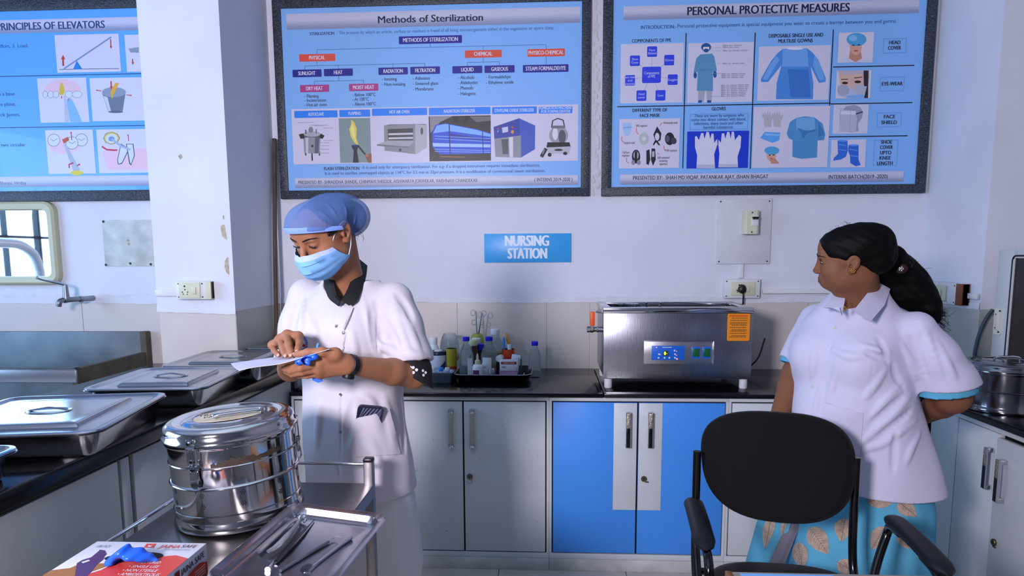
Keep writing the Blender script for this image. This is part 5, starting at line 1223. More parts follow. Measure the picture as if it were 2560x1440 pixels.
        for ax_ in range(3):
            u, v = (ax_ + 1) % 3, (ax_ + 2) % 3
            sa = [slice(None)] * 3; sb = [slice(None)] * 3; sa[ax_] = slice(0, -1); sb[ax_] = slice(1, None)
            for q in (u, v): sa[q] = slice(1, -1); sb[q] = slice(1, -1)
            A = neg[tuple(sa)]; B = neg[tuple(sb)]; ch = A != B; g = np.nonzero(ch); g = [q.copy() for q in g]; g[u] += 1; g[v] += 1
            def cell(du, dv):
                q = [g[0].copy(), g[1].copy(), g[2].copy()]; q[u] += du; q[v] += dv; return idx[q[0], q[1], q[2]]
            Q = np.stack([cell(-1, -1), cell(0, -1), cell(0, 0), cell(-1, 0)], 1); fl = ~A[ch]
            Q[fl] = Q[fl][:, ::-1]; F.append(Q)
        F = np.concatenate(F); F = F[(F >= 0).all(1)]
        return V, F
    def build(s, name, m, parent, mfun=None, smooth=2, world=True):
        V, F = s.mesh()
        if smooth:        # relax the facets a little
            E = np.concatenate([F[:, [0, 1]], F[:, [1, 2]], F[:, [2, 3]], F[:, [3, 0]]]); E = np.concatenate([E, E[:, ::-1]])
            cnt = np.bincount(E[:, 0], minlength=len(V))[:, None]
            for it in range(smooth):
                for lam in (.5, -.46):
                    S = np.stack([np.bincount(E[:, 0], V[E[:, 1], c], len(V)) for c in range(3)], 1); V = V + lam * (S / np.maximum(cnt, 1) - V)
        me = bpy.data.meshes.new(name); L = abs_loc(parent) if parent is not None else Vector((0, 0, 0))
        Vl = V - np.array([L.x, L.y, L.z])
        me.vertices.add(len(V)); me.vertices.foreach_set('co', Vl.astype(np.float32).ravel())
        me.loops.add(F.size); me.loops.foreach_set('vertex_index', F.astype(np.int32).ravel())
        me.polygons.add(len(F)); me.polygons.foreach_set('loop_start', np.arange(0, F.size, 4, dtype=np.int32)); me.polygons.foreach_set('loop_total', np.full(len(F), 4, np.int32))
        ms = m if isinstance(m, (list, tuple)) else [m]
        for q in ms: me.materials.append(q)
        me.polygons.foreach_set('use_smooth', np.ones(len(F), bool))
        if mfun is not None: me.polygons.foreach_set('material_index', mfun(V[F].mean(1)).astype(np.int32))
        me.update(calc_edges=True); me.validate()
        o = bpy.data.objects.new(name, me); COL.objects.link(o); o.parent = parent
        return o
def head_frame(yaw, pit, rol):
    c, s = math.cos(yaw), math.sin(yaw); fw = np.array([-s, -c, 0.]); lf = np.array([c, -s, 0.]); up = np.array([0, 0, 1.])
    cp, sp = math.cos(pit), math.sin(pit); fw2 = cp * fw - sp * up; up2 = cp * up + sp * fw
    cr, sr = math.cos(rol), math.sin(rol); return np.stack([cr * lf + sr * up2, fw2, cr * up2 - sr * lf], 1)
class Head:
    def __init__(s, c, M, k, sz=1.0): s.c = np.array(c, float); s.M = M; s.k = k; s.sv = np.array([k, k, k * sz])
    def P(s, x, y, z): return s.c + s.M @ (np.array([x, y, z], float) * s.sv)
    def V(s, x, y, z): return Vector(s.P(x, y, z))
    def loc(s, Q): return (Q - s.c) @ s.M / s.sv
    def ell(s, g, c, r, k=.01, sub=False, tilt=None):
        M = s.M
        if tilt is not None: M = s.M @ tilt
        return g.ell(s.P(*c), np.array(r) * s.sv, M, k, sub)
    def cone(s, g, a, b_, r0, r1, k=.008, sub=False): return g.cone(s.P(*a), s.P(*b_), r0 * s.k, r1 * s.k, k, sub)
    def skull(s, g, chin=-.100, full=0.0, jaw=.050, nose=0.0, top=.082, muz=0.0):
        e, c = s.ell, s.cone
        e(g, (0, -.006, .040), (.072, .092, top), .01); e(g, (0, .028, -.005), (.061 + full, .060, .084), .03)
        e(g, (0, .033, -.055), (jaw + full, .052, .047), .03); e(g, (0, .074 - muz * .7, chin + .010), (.019, .015, .014), .025)
        for q in (-1, 1):
            e(g, (q * .040, .054, -.030), (.024 + full * .6, .025, .027), .025); e(g, (q * .045, .020, -.062), (.022 + full * .4, .032, .026), .03)
        c(g, (-.034, .080, .027), (.034, .080, .027), .010, .010, .014); e(g, (0, .070, .060), (.045, .024, .035), .02)
        for q in (-1, 1): e(g, (q * .031, .094, .011), (.017, .009, .009), .012, True)
        for q in (-1, 1): e(g, (q * .031, .0755, .0115), (.0155, .0125, .0118), .004)
        c(g, (0, .088, .020), (0, .109 - nose, -.024), .0065, .0095, .010); e(g, (0, .111 - nose, -.030), (.0105, .0105, .0095), .006)
        for q in (-1, 1): e(g, (q * .0115, .099, -.033), (.0075, .0095, .0075), .006)
        e(g, (0, .081 - muz, -.060), (.028, .016, .022), .012)
        for q in (-1, 1):
            c(g, (0, .0955 - muz, -.0600), (q * .021, .084 - muz, -.0650), .0052, .0025, .004); c(g, (0, .0945 - muz, -.0705), (q * .019, .084 - muz, -.0668), .0065, .0030, .004)
        for q in (-1, 1): c(g, (0, .1015 - muz, -.0652), (q * .022, .088 - muz, -.0660), .0014, .0012, .002, True)
    def ear(s, g, q):
        t = .30; T = np.array([[math.cos(q * .35), 0, 0], [0, math.cos(t), -math.sin(t)], [0, math.sin(t), math.cos(t)]]); T[0, 1] = 0; T[1, 0] = math.sin(q * .35) * -q * 0
        e = s.ell
        e(g, (q * .0745, -.009, .006), (.0080, .0190, .031), .006, tilt=T); e(g, (q * .0715, -.001, -.024), (.007, .010, .012), .006)
        e(g, (q * .0835, -.006, .008), (.0060, .0120, .022), .003, True, T); e(g, (q * .0775, .000, -.006), (.006, .006, .008), .003, True)
        e(g, (q * .0755, -.009, .006), (.0035, .006, .012), .003, tilt=T); e(g, (q * .0755, .008, -.002), (.004, .004, .006), .003)
def W(px, py, Y): v = at_y(px, py, Y); return np.array([v.x, v.y, v.z])
def hand(g, wrist, fingers, thumb, r=.0088, palm_r=.015, web=None):
    """fingers: four lists [knuckle, middle joint, end joint, tip] from index to little; thumb [base, knuckle, joint, tip]"""
    w_ = np.array(wrist); K = [np.array(f_[0]) for f_ in fingers]; sz = (1.0, 1.05, .98, .86)
    for i, k_ in enumerate(K): g.cone(w_ + (k_ - w_) * .10 + (K[i] - (K[1] + K[2]) / 2) * .45, k_, palm_r * 1.02, palm_r * .80, .014)
    for i in range(3): g.cone(K[i], K[i + 1], palm_r * .78, palm_r * .74, .010)
    for f_, q in zip(fingers, sz):
        rr = r * q; g.chain([np.array(p) for p in f_], [rr * 1.12, rr * 1.03, rr * .90, rr * .76], .0035)
    t = [np.array(p) for p in thumb]; g.cone(w_ + (t[0] - w_) * .5, t[0], palm_r, palm_r * .98, .015); g.chain(t, [palm_r * .95, r * 1.22, r * 1.10, r * .86], .007)
    if web is not None: g.cone(t[0], K[0], palm_r * .8, palm_r * .6, .016)
def nails(b, tips, m):
    for tip, prev, up in tips:
        t = Vector(tip); d = (t - Vector(prev)).normalized(); u = Vector(up); u = (u - d * u.dot(d)).normalized(); x = d.cross(u)
        M = Matrix(((x.x, d.x, u.x, t.x), (x.y, d.y, u.y, t.y), (x.z, d.z, u.z, t.z), (0, 0, 0, 1)))
        b.ball((0, .0015, .0045), (.0048, .0075, .0022), m, 12, M)
# ================================================================ the masked nurse
SKIN1 = mat('skin_warm', '#9d6b4e', .52, spec=.3, sss=.12, vary=.05, vscale=30, bump=.05, bscale=300)
SKIN2 = mat('skin_deep', '#7d533b', .6, spec=.25, sss=.12, vary=.06, vscale=30, bump=.05, bscale=300)
LIP = mat('lip_colour', '#7a3a36', .4); BROW = mat('dark_hair', '#0d0a0b', .5, spec=.4, bump=.3, bscale=160, stretch=(1, 1, 1)); NAIL = mat('finger_nail', '#c99a86', .3)
EYEW = mat('eye_white', '#cfc8c4', .25); IRIS = mat('eye_dark', '#140d0b', .15)
COAT = mat('white_cotton', '#c9c5cd', .8, spec=.2, sheen=.15, vary=.03, vscale=6, bump=.06, bscale=350)
COAT2 = mat('lilac_cotton', '#c8c6dc', .8, spec=.2, sheen=.15, vary=.03, vscale=6, bump=.06, bscale=350)
KURTA = mat('white_muslin', '#cfd3d6', .8, spec=.2, vary=.04, vscale=5, bump=.05, bscale=250)
BLACKC = mat('black_printed_cotton', '#0c0c10', .75); SKYM = mat('mask_blue', '#7fb6ec', .8, spec=.2, bump=.05, bscale=400)
nurse = thing('person', 'nurse in white coat, blue bouffant cap and face mask, writing on a sheet of paper', 'person', (-.58, 1.99, FLOOR_Z))
A1 = R(20)
H1 = Head((-.616, 1.87, 1.512), head_frame(R(30), R(31), R(-2)), .962, .86)
fw1 = np.array([-math.sin(A1), -math.cos(A1), 0]); lf1 = np.array([math.cos(A1), -math.sin(A1), 0])
CX1, CY1 = -.590, 1.985
# joints
shL = np.array([-.450, 1.950, 1.318]); elL = W(1034, 938, 1.90); wrL = W(872, 912, 1.705)
shR = np.array([-.735, 2.035, 1.325]); elR = np.array([-.795, 2.03, 1.105]); wrR = W(722, 850, 1.862)
neck0 = H1.P(0, -.035, -.05); neck1 = np.array([-.588, 1.968, 1.365])
g = SDF(axis((-.90, -.86, .012), (-.86, -.47, .0023), (-.47, -.30, .005)), axis((1.58, 1.98, .0023), (1.98, 2.22, .007)), axis((FLOOR_Z - .02, 1.04, .012), (1.04, 1.24, .0023), (1.24, 1.34, .005), (1.34, 1.64, .0024), (1.64, 1.67, .01)))
H1.skull(g, top=.070)
H1.ear(g, 1); H1.ear(g, -1)
g.cone(neck0, neck1, .045, .044, .02); g.cone(H1.P(0, .01, -.06), neck1 + fw1 * .012, .038, .044, .03)
g.column([(.80, CX1, CY1, .135, .095), (1.0, CX1, CY1, .115, .085), (1.2, CX1, CY1, .135, .090), (1.30, CX1, CY1, .14, .075), (1.345, CX1, CY1, .07, .055)], A1, .03)
g.chain([shL, elL, elL + (wrL - elL) * .35, wrL], [.045, .037, .036, .0235], .012); g.chain([shR, elR, elR + (wrR - elR) * .35, wrR], [.045, .037, .035, .0235], .012)
for q in (-1, 1):
    hip = np.array([CX1, CY1, .82]) + lf1 * q * .07; kn = hip + np.array([0, -.01, -.40]); an = kn + np.array([0, .02, -.40])
    g.chain([hip, kn, an, an + fw1 * .02 + np.array([0, 0, -.02])], [.075, .052, .036, .036], .02)
# right hand rests on the sheet, fingers pointing down at it
RF = [[W(746, 841, 1.772), W(748, 858, 1.733), W(745, 871, 1.712), W(743, 879, 1.702)], [W(718, 838, 1.775), W(721, 861, 1.728), W(726, 878, 1.706), W(728, 888, 1.695)],
      [W(701, 849, 1.785), W(706, 868, 1.738), W(712, 883, 1.715), W(715, 890, 1.704)], [W(682, 863, 1.800), W(685, 876, 1.765), W(693, 885, 1.742), W(698, 889, 1.730)]]
RT = [W(738, 864, 1.805), W(742, 876, 1.768), W(740, 884, 1.735), W(737, 888, 1.715)]
hand(g, wrR, RF, RT)
LFI = [[W(797, 897, 1.672), W(757, 907, 1.652), W(735, 917, 1.665), W(717, 917, 1.690)], [W(796, 910, 1.672), W(752, 920, 1.650), W(727, 927, 1.670), W(708, 922, 1.700)],
       [W(797, 923, 1.678), W(756, 931, 1.658), W(730, 936, 1.680), W(713, 929, 1.708)], [W(800, 935, 1.690), W(768, 939, 1.676), W(748, 940, 1.695), W(734, 934, 1.712)]]
LT = [W(838, 886, 1.672), W(806, 879, 1.652), W(770, 881, 1.648), W(740, 886, 1.660)]
hand(g, wrL, LFI, LT, web=True)
def skinmat(Q):
    q = H1.loc(Q); return ((np.abs(q[:, 0]) < .022) & (q[:, 1] > .082) & (q[:, 2] < -.0585) & (q[:, 2] > -.0765)).astype(int)
body = g.build('body', [SKIN1, LIP], nurse, skinmat)
b = MB()
UPR = Vector((0, -.55, .8))
nails(b, [(RF[i][3], RF[i][2], (0, -.85, .3)) for i in range(4)] + [(LT[3], LT[2], (.1, -.5, .85))], NAIL)
b.build('nails', body)
# eyes cast down: a dark lash line, a sliver of eye, the brow
for q in (-1, 1):
    b = MB(); pts = [H1.V(q * .031 + x, .0885 - 7.0 * (x * q - .002) ** 2 * 1.0, .0065 + zz) for x, zz in ((-.015, .0035), (-.010, .000), (-.004, -.0022), (.004, -.0022), (.010, .0003), (.0155, .0040))]
    b.tube(smooth_path(pts, 4), [.0006 + .0012 * math.sin(math.pi * min(1, i / 18)) for i in range(21)], BROW, 6)
    for i in range(9):
        p = H1.V(q * .031 - .012 + i * .003, .0885 - 7.0 * ((-.012 + i * .003) * q - .002) ** 2, .0045 + abs(i - 4) * .0005); b.tube([p, p + (H1.V(0, .0028, -.0030) - H1.V(0, 0, 0)) + (H1.V((i - 4) * .0008, 0, 0) - H1.V(0, 0, 0))], [.0006, .0002], BROW, 4)
    b.build('eyelashes', nurse)
    b = MB(); pts = [H1.V(q * (.012 + .043 * t), .0955 - .020 * t ** 2.2, .030 + .0085 * math.sin(min(1, t * 1.25) * math.pi * .62) - .004 * t) for t in [i / 10 for i in range(11)]]
    b.tube(pts, [.0021 + .0007 * math.sin(math.pi * i / 10) - .0018 * (i / 10) ** 3 for i in range(11)], BROW, 8, flat=.8); b.build('eyebrow', nurse)
# hair below the cap
gh = SDF(axis((-.80, -.47, .004)), axis((1.72, 2.06, .004)), axis((1.38, 1.66, .004)))
H1.ell(gh, (0, -.010, .042), (.0755, .093, .070), 0); H1.ell(gh, (0, -.092, .0), (.066, .054, .060), .03)
H1.ell(gh, (0, .085, -.005), (.066, .055, .070), .004, True)
for q in (-1, 1): H1.ell(gh, (q * .085, -.010, .0), (.022, .020, .036), .004, True)
for q in (-1, 1): H1.ell(gh, (q * .0655, .024, .025), (.0085, .028, .012), .004)
gh.half(H1.P(0, 0, -.045), H1.M @ np.array([0, .2, -1.0]))
hair = gh.build('hair', BROW, nurse)
b = MB(); rr = random.Random(5)
for i in range(6):
    a = H1.V(rr.uniform(.02, .055), -.075 + rr.uniform(-.01, .015), -.035 + rr.uniform(-.01, .02)); b.tube(smooth_path([a, a + Vector((rr.uniform(0, .012), .005, -.012)), a + Vector((rr.uniform(.004, .028), .006, -.026 + rr.uniform(-.01, .012)))], 3), .0004, BROW, 4)
b.build('loose_hair', hair)
# bouffant cap
CAPM = mat('bouffant_blue', '#6384c0', .75, spec=.2, alpha=.60, bump=.10, bscale=220, vary=.10, vscale=18)
BANDM = mat('bouffant_band', '#86a4ea', .75, spec=.2, bump=.08, bscale=260)
gc = SDF(axis((-.82, -.44, .003)), axis((1.70, 2.12, .003)), axis((1.38, 1.68, .003)))
H1.ell(gc, (0, -.006, .043), (.0835, .111, .074), 0); H1.ell(gc, (0, -.092, -.002), (.078, .066, .070), .03); H1.ell(gc, (0, .042, .062), (.064, .062, .056), .03)
H1.ell(gc, (.0, .074, .090), (.010, .026, .012), .015)
gc.noise(.0012, 60, 3)
gc.half2([(H1.P(0, 0, .016), H1.M @ np.array([0, sl * .92, -1.0]) / math.hypot(sl * .92, 1)) for sl in (.50, 1.05)])
for pix in ([(842, 572), (805, 563), (765, 556)], [(843, 569), (805, 550), (772, 540)], [(846, 566), (815, 540), (788, 522)], [(852, 562), (835, 530), (815, 508)], [(862, 560), (866, 530), (858, 505)], [(870, 585), (885, 560), (890, 535)], [(868, 600), (890, 585), (904, 565)], [(745, 560), (742, 530), (748, 505)]): gc.ridge(pix, .0026, .0012, .004)
cap = gc.build('bouffant_cap', CAPM, nurse)
# elastic band along the cap's front edge
b = MB(); rings = []
for i in range(49):
    a = R(-83 + 166 * i / 48); x = .0845 * math.sin(a); y = -.006 + .1125 * math.cos(a); z0 = .0155 + .50 * y; hgt = .019 - .007 * (1 - math.cos(a)); f_ = 1.03
    rings.append([tuple(H1.P(x * f_, y * f_, z0 - .001)), tuple(H1.P(x * (f_ + .010), y * (f_ + .010), z0 + hgt * .5)), tuple(H1.P(x * f_ * .985, y * f_ * .985, z0 + hgt)), tuple(H1.P(x * .97, y * .97, z0 + hgt * .5))])
b.loft(rings, BANDM); b.build('elastic_band', cap)
# mask
rows = [(.1150, -.010, .0590, .051, -.014, 0), (.1190, -.016, .0600, .049, -.019, 0), (.1245, -.025, .062, .046, -.027, .001), (.1275, -.039, .064, .042, -.037, .002), (.1265, -.0405, .064, .042, -.0375, -.0015), (.1260, -.055, .066, .037, -.047, .001), (.1260, -.070, .0675, .031, -.056, .002), (.1250, -.0715, .0675, .031, -.0565, -.0015), (.121, -.085, .068, .026, -.062, .001), (.116, -.096, .0685, .021, -.066, .002), (.1145, -.0975, .0685, .021, -.0665, -.0015), (.105, -.110, .068, .017, -.070, 0), (.086, -.122, .065, .014, -.074, 0)]
b = MB(); outr = []; inn = []; NU = 32
for (yc, zc, xs, ys, zs, off) in rows:
    o_ = []; i_ = []
    for j in range(NU + 1):
        u = -1 + 2 * j / NU; a = u * math.pi / 2; w_ = math.cos(a) ** .95 if abs(u) < 1 else 0
        crk = .0012 * math.sin(u * 11 + zc * 160) * (1 - abs(u))
        x = xs * math.sin(a); y = ys + (yc - ys + off + crk) * w_; z = zs + (zc - zs) * w_ ** 1.0
        p = Vector(H1.P(x, y, z)); cen = Vector(H1.P(0, .02, z))
        for _ in range(14):
            dv = g.at(p)
            if dv > .0045 or dv > .4: break
            p += (p - cen).normalized() * .002
        q = p + (cen - p).normalized() * .0016; o_.append(tuple(p)); i_.append(tuple(q))
    outr.append(o_); inn.append(i_)
b.loft(outr[2:], SKYM, closed=False); b.loft(outr[:3], mat('mask_edge', '#a9bdea', .8), closed=False); b.loft([r_[::-1] for r_ in inn], SKYM, closed=False)
b.loft([outr[0][::-1], inn[0][::-1]], MATS['mask_edge'], closed=False); b.loft([outr[-1], inn[-1]], SKYM, closed=False)
for e in (0, NU): b.loft([[r_[e] for r_ in outr], [r_[e] for r_ in inn]][::1 if e else -1], SKYM, closed=False)
mask = b.build('face_mask', nurse, sharp=70)
b = MB()
for q in (1, -1):
    b.tube(smooth_path([H1.V(q * .061, .051, -.014), H1.V(q * .070, .026, .018), H1.V(q * .075, .006, .032), H1.V(q * .079, -.010, .036), H1.V(q * .0765, -.024, .020)], 5), .0013, mat('elastic_white', '#d9dbe2', .6), 6)
    b.tube(smooth_path([H1.V(q * .070, .016, -.074), H1.V(q * .0745, -.002, -.048), H1.V(q * .0765, -.010, -.030), H1.V(q * .077, -.020, -.010)], 5), .0013, MATS['elastic_white'], 6)
b.build('ear_loops', mask)
# ---- lower garments
def pleat(n, amp, z0, z1):
    return lambda a, Z: amp * np.sin(a * n + 3 * np.sin(a * 2)) * np.clip((z1 - Z) / (z1 - z0), 0, 1)
gk = SDF(axis((-.86, -.34, .006)), axis((1.72, 2.24, .006)), axis((.40, 1.0, .008)))
gk.column([(.44, CX1 + .028, CY1 + .02, .160, .145), (.50, CX1 + .030, CY1 + .02, .168, .15), (.70, CX1 + .022, CY1 + .015, .160, .14), (.86, CX1 + .006, CY1 + .01, .150, .125), (.96, CX1, CY1, .13, .11)], A1, 0, warp=pleat(7, .035, .44, .86))
gk.column([(.40, CX1 + .02, CY1 + .02, .150, .130), (.50, CX1 + .02, CY1 + .02, .150, .135)], A1, .008, True)
gk.build('kurta', KURTA, nurse)
for q in (-1, 1):
    hip = np.array([CX1, CY1, .80]) + lf1 * q * .075
    b = MB(); rings = []
    for z, r_ in ((.62, .085), (.40, .070), (.20, .062), (.06, .060), (.045, .058)): rings.append([(hip[0] + r_ * math.cos(t), hip[1] + .012 + r_ * math.sin(t), z) for t in [2 * math.pi * i / 24 for i in range(24)]])
    b.loft(rings, KURTA); b.build('trouser_leg', nurse)
    b = MB(); rings = []
    for t, wd, h in ((-.06, .020, .04), (-.05, .032, .055), (0, .036, .07), (.06, .040, .055), (.12, .040, .040), (.16, .030, .03), (.175, .012, .02)):
        c_ = np.array([hip[0], hip[1] + .012, FLOOR_Z]) + fw1 * t; rings.append([tuple(c_ + lf1 * wd * math.cos(u) + np.array([0, 0, h * (.5 + .5 * math.sin(u))])) for u in [2 * math.pi * i / 16 for i in range(16)]])
    b.loft(rings, BLACKPL); b.build('shoe', nurse)
# ---- black blouse: collar and the cuff that shows under the left sleeve
gb = SDF(axis((-.72, -.30, .0035)), axis((1.78, 2.10, .0035)), axis((1.04, 1.46, .0035)))
gb.chain([elL + (shL - elL) * .35, elL + (shL - elL) * .06, elL - (shL - elL) * .16], [.048, .051, .047], .02); 
ax_ = (elL - shL) / np.linalg.norm(elL - shL); cutp = elL + ax_ * .014; nb = ax_ + np.array([-.75, -.1, 0]); gb.half(cutp, nb / np.linalg.norm(nb))
blouse = gb.build('blouse', BLACKC, nurse)
for st in ([((893, 645, 2.03), (916, 664, 2.05)), ((893, 668, 1.965), (913, 690, 1.965)), ((878, 700, 1.915), (905, 718, 1.91)), ((866, 728, 1.885), (892, 748, 1.870)), ((852, 750, 1.864), (872, 764, 1.855))],
           [((836, 684, 1.905), (808, 690, 1.93)), ((836, 712, 1.885), (812, 718, 1.905)), ((842, 736, 1.872), (822, 746, 1.885)), ((852, 750, 1.864), (846, 766, 1.858))]):
    pi = smooth_path([W(*q[0]) for q in st], 5); po = smooth_path([W(*q[1]) for q in st], 5); b = MB(); rings = []
    for p_, q_ in zip(pi, po):
        d_ = (q_ - p_); nn = Vector((0, -1, .25)); m_ = (p_ + q_) / 2 + nn * .006
        rings.append([tuple(p_), tuple(p_ * .7 + q_ * .3 + nn * .006), tuple(m_), tuple(q_), tuple(q_ + Vector((0, .012, 0))), tuple(m_ + Vector((0, .010, 0))), tuple(p_ + Vector((0, .010, 0)))])
    b.loft(rings, BLACKC); b.build('blouse_collar', nurse)
# ---- the coat
gq = SDF(axis((-.89, -.30, .0032)), axis((1.76, 2.22, .0032)), axis((.72, 1.42, .0032)))
hemw = lambda a, Z: .03 * np.sin(a * 5 + 1) * np.clip((.95 - Z) / .2, 0, 1) + .010 * np.sin(a * 9 + Z * 14)
gq.column([(.745, CX1 + .012, CY1 + .01, .172, .150), (.84, CX1 + .008, CY1 + .008, .170, .145), (.96, CX1, CY1, .160, .130), (1.06, CX1, CY1, .158, .125), (1.18, CX1, CY1, .166, .132), (1.27, CX1, CY1, .170, .120), (1.315, CX1, CY1, .160, .095), (1.352, CX1 + .004, CY1, .115, .075), (1.378, CX1 + .004, CY1 + .01, .082, .064)], A1, 0, warp=hemw)
for q in (-1, 1): gq.ell(np.array([CX1, CY1, 1.21]) + lf1 * q * .065 + fw1 * .085, (.055, .050, .060), k=.05)
sl_end = elL + (shL - elL) * .22
gs = SDF(*gq.ax); gs.chain([shL, shL + (elL - shL) * .35, sl_end, sl_end + (elL - shL) * .14], [.056, .059, .061, .062], .03)
n1 = (elL - shL) / np.linalg.norm(elL - shL) + np.array([-.10, .0, -.05]); n1 /= np.linalg.norm(n1)
gs.half(sl_end + n1 * .012, n1); gs.cone(sl_end - n1 * .03, sl_end + n1 * .06, .049, .054, .003, True)
gq.mix((slice(None),) * 3, gs.d, .03, False)
eR = elR + (shR - elR) * .06; gs = SDF(*gq.ax); gs.chain([shR, shR + (elR - shR) * .4, eR], [.056, .058, .056], .03)
n2 = (elR - shR) / np.linalg.norm(elR - shR) + fw1 * .55; n2 /= np.linalg.norm(n2)
gs.half(eR + n2 * .010, n2); gs.cone(eR - n2 * .02, eR + n2 * .08, .044, .050, .003, True)
gq.mix((slice(None),) * 3, gs.d, .03, False)
# neck opening with its V
gq.cone(neck1 + np.array([0, .0, -.05]), neck1 + np.array([-.012, -.002, .08]), .058, .076, .006, True)
for dy in (0, -.05): gq.chain([W(851, 768, 1.858 + dy), W(856, 735, 1.872 + dy), W(862, 705, 1.895 + dy), W(868, 672, 1.925 + dy)], [.010, .032, .050, .060], .006, True)
# side slits and front opening below the last button
gq.noise(.0012, 45, 8, (1, 1, .5))
fold = gq.ridge
for pix, r_, o_, sb in (
    ([(905, 745), (925, 800), (938, 862), (952, 905)], .010, .004, False), ([(940, 750), (948, 800), (955, 850)], .007, .003, True), ([(925, 770), (935, 830), (945, 880)], .007, .003, True),
    ([(985, 760), (1005, 830), (1030, 890)], .009, .003, False), ([(1010, 790), (1035, 850), (1050, 895)], .008, .003, False), ([(960, 790), (985, 850), (1000, 890)], .007, .002, True), ([(1000, 870), (1030, 885), (1062, 890)], .006, .002, False),
    ([(940, 862), (975, 875), (1010, 890)], .007, .003, False), ([(745, 760), (733, 800), (722, 850)], .008, .003, True), ([(760, 745), (755, 800), (750, 840)], .007, .003, False),
    ([(900, 985), (930, 1010), (945, 1070)], .008, .003, False), ([(960, 990), (975, 1060), (985, 1130)], .009, .003, False), ([(880, 1010), (872, 1060), (866, 1110)], .007, .002, True), ([(905, 1080), (930, 1120), (950, 1160)], .008, .003, False), ([(800, 1000), (795, 1060), (790, 1120)], .009, .002, False), ([(1000, 1000), (1008, 1060), (1012, 1130)], .006, .002, True),
    ([(770, 780), (790, 830), (795, 860)], .007, .002, False), ([(880, 830), (885, 870), (890, 900)], .007, .002, False), ([(990, 735), (1015, 765), (1030, 800)], .006, .002, True)): fold(pix, r_, o_, .014, sb)
# seams: front edge of the overlap
for pix in ([(884, 775), (868, 830), (858, 900), (853, 1000), (852, 1100), (850, 1195)], [(842, 1150), (846, 1175), (850, 1200)]): gq.ridge(pix, .0032, .0034, .003, True)
gq.ridge([(887, 772), (876, 800), (858, 832)], .004, .0035, .003, True); gq.ridge([(838, 765), (838, 800), (828, 830)], .003, .002, .003, True)
gq.ridge([(946, 745), (943, 800), (943, 850), (948, 885)], .0035, .0012, .003, True)
coat = gq.build('white_coat', COAT, nurse)
def disc(b, sdf, px, py, r, m, h=.0022):
    p = sdf.see(px, py)
    if p is None: return
    n = sdf.normal(p, .01); M = Matrix.Translation(p - n * .0008) @ n.to_track_quat('Z', 'Y').to_matrix().to_4x4(); b.lathe([(r, 0), (r, h * .6), (r * .8, h), (r * .55, h * .8), (0, h * .7)], m, 16, M)
for px, py in ((841, 815), (859, 832), (851, 987), (851, 1080)):
    b = MB(); disc(b, gq, px, py, .0048, mat('snap_button', '#8f8c94', .3, .7)); b.build('snap_button', coat)
def drape(sdf, pix, nu, nv, off, m, b, thick=.0012):
    """a flap of cloth lying on a surface: pix = four picture corners, clockwise from top left"""
    a, c, d_, e = [Vector((p[0], p[1], 0)) for p in pix]; grid = []
    for j in range(nv + 1):
        for i in range(nu + 1):
            u, v = i / nu, j / nv; q = (a * (1 - u) + c * u) * (1 - v) + (e * (1 - u) + d_ * u) * v; p = sdf.see(q.x, q.y)
            if p is None: return False
            n = sdf.normal(p, .012); grid.append((p, n))
    k = off if callable(off) else (lambda u, v: off)
    top = [p + n * k((q % (nu + 1)) / nu, (q // (nu + 1)) / nv) for q, (p, n) in enumerate(grid)]; bot = [p - n * .003 for p, n in grid]; N = len(top); f = []
    for j in range(nv):
        for i in range(nu): o_ = j * (nu + 1) + i; f += [(o_, o_ + nu + 1, o_ + nu + 2, o_ + 1)]
    rim = [i for i in range(nu)] + [j * (nu + 1) + nu for j in range(nv)] + [nv * (nu + 1) + i for i in range(nu, 0, -1)] + [j * (nu + 1) for j in range(nv, 0, -1)]
    for i in range(len(rim)): x, y = rim[i], rim[(i + 1) % len(rim)]; f.append((x, y, N + y, N + x))
    b.add(top + bot, f, m, True); return True
b = MB(); drape(gq, [(886, 1045), (972, 1022), (1000, 1135), (890, 1142)], 14, 12, lambda u, v: .003 + .013 * math.exp(-((u - .40) / .33) ** 2) * (1 - v ** 3), COAT, b); b.build('pocket', coat)
b = MB(); drape(gq, [(846, 764), (884, 772), (862, 826), (838, 800)], 8, 8, lambda u, v: .003 + .004 * u, COAT, b); b.build('lapel_flap', coat)
# breast crest: blue ring with a red and blue device
def badge(b, sdf, px, py, r):
    p = sdf.see(px, py); n = sdf.normal(p, .02); z = n; x = Vector((0, 0, 1)).cross(z).normalized(); y = z.cross(x); pj = lambda u, v: p + x * u + y * v
    def on(u, v, h):
        q = pj(u, v); t = sdf.hit(q + z * .03, -z, 0, .06, .001); return (t or q) + z * h
    def ringm(r0, r1, m, h, a0=0, a1=360, n=32):
        v = []; f = []
        for i in range(n + 1):
            a = R(a0 + (a1 - a0) * i / n); v += [on(r0 * math.cos(a), r0 * math.sin(a), h), on(r1 * math.cos(a), r1 * math.sin(a), h)]
        b.add(v, [(2 * i, 2 * i + 1, 2 * i + 3, 2 * i + 2) for i in range(n)], m, False)
    ringm(.0005, r * .72, flat('#d8d6e4'), .0008); ringm(r * .70, r, flat('#2a56b8'), .0010)
    for i in range(26): ringm(r * .78, r * .92, flat('#c9d4ee'), .0014, i * 13.8, i * 13.8 + 7, 2)
    b.add([on(*q, .0014) for q in ((-.012, -.012), (.020, -.014), (.022, -.006), (.004, .002), (-.004, -.004))], [(0, 1, 2, 3, 4)], flat('#9a2f24')); b.add([on(*q, .0014) for q in ((-.006, .0), (.004, .0), (.002, .012), (-.006, .010))], [(0, 1, 2, 3)], flat('#2a56b8'))
b = MB(); badge(b, gq, 752, 858, .024); b.build('crest', coat)
b = MB()
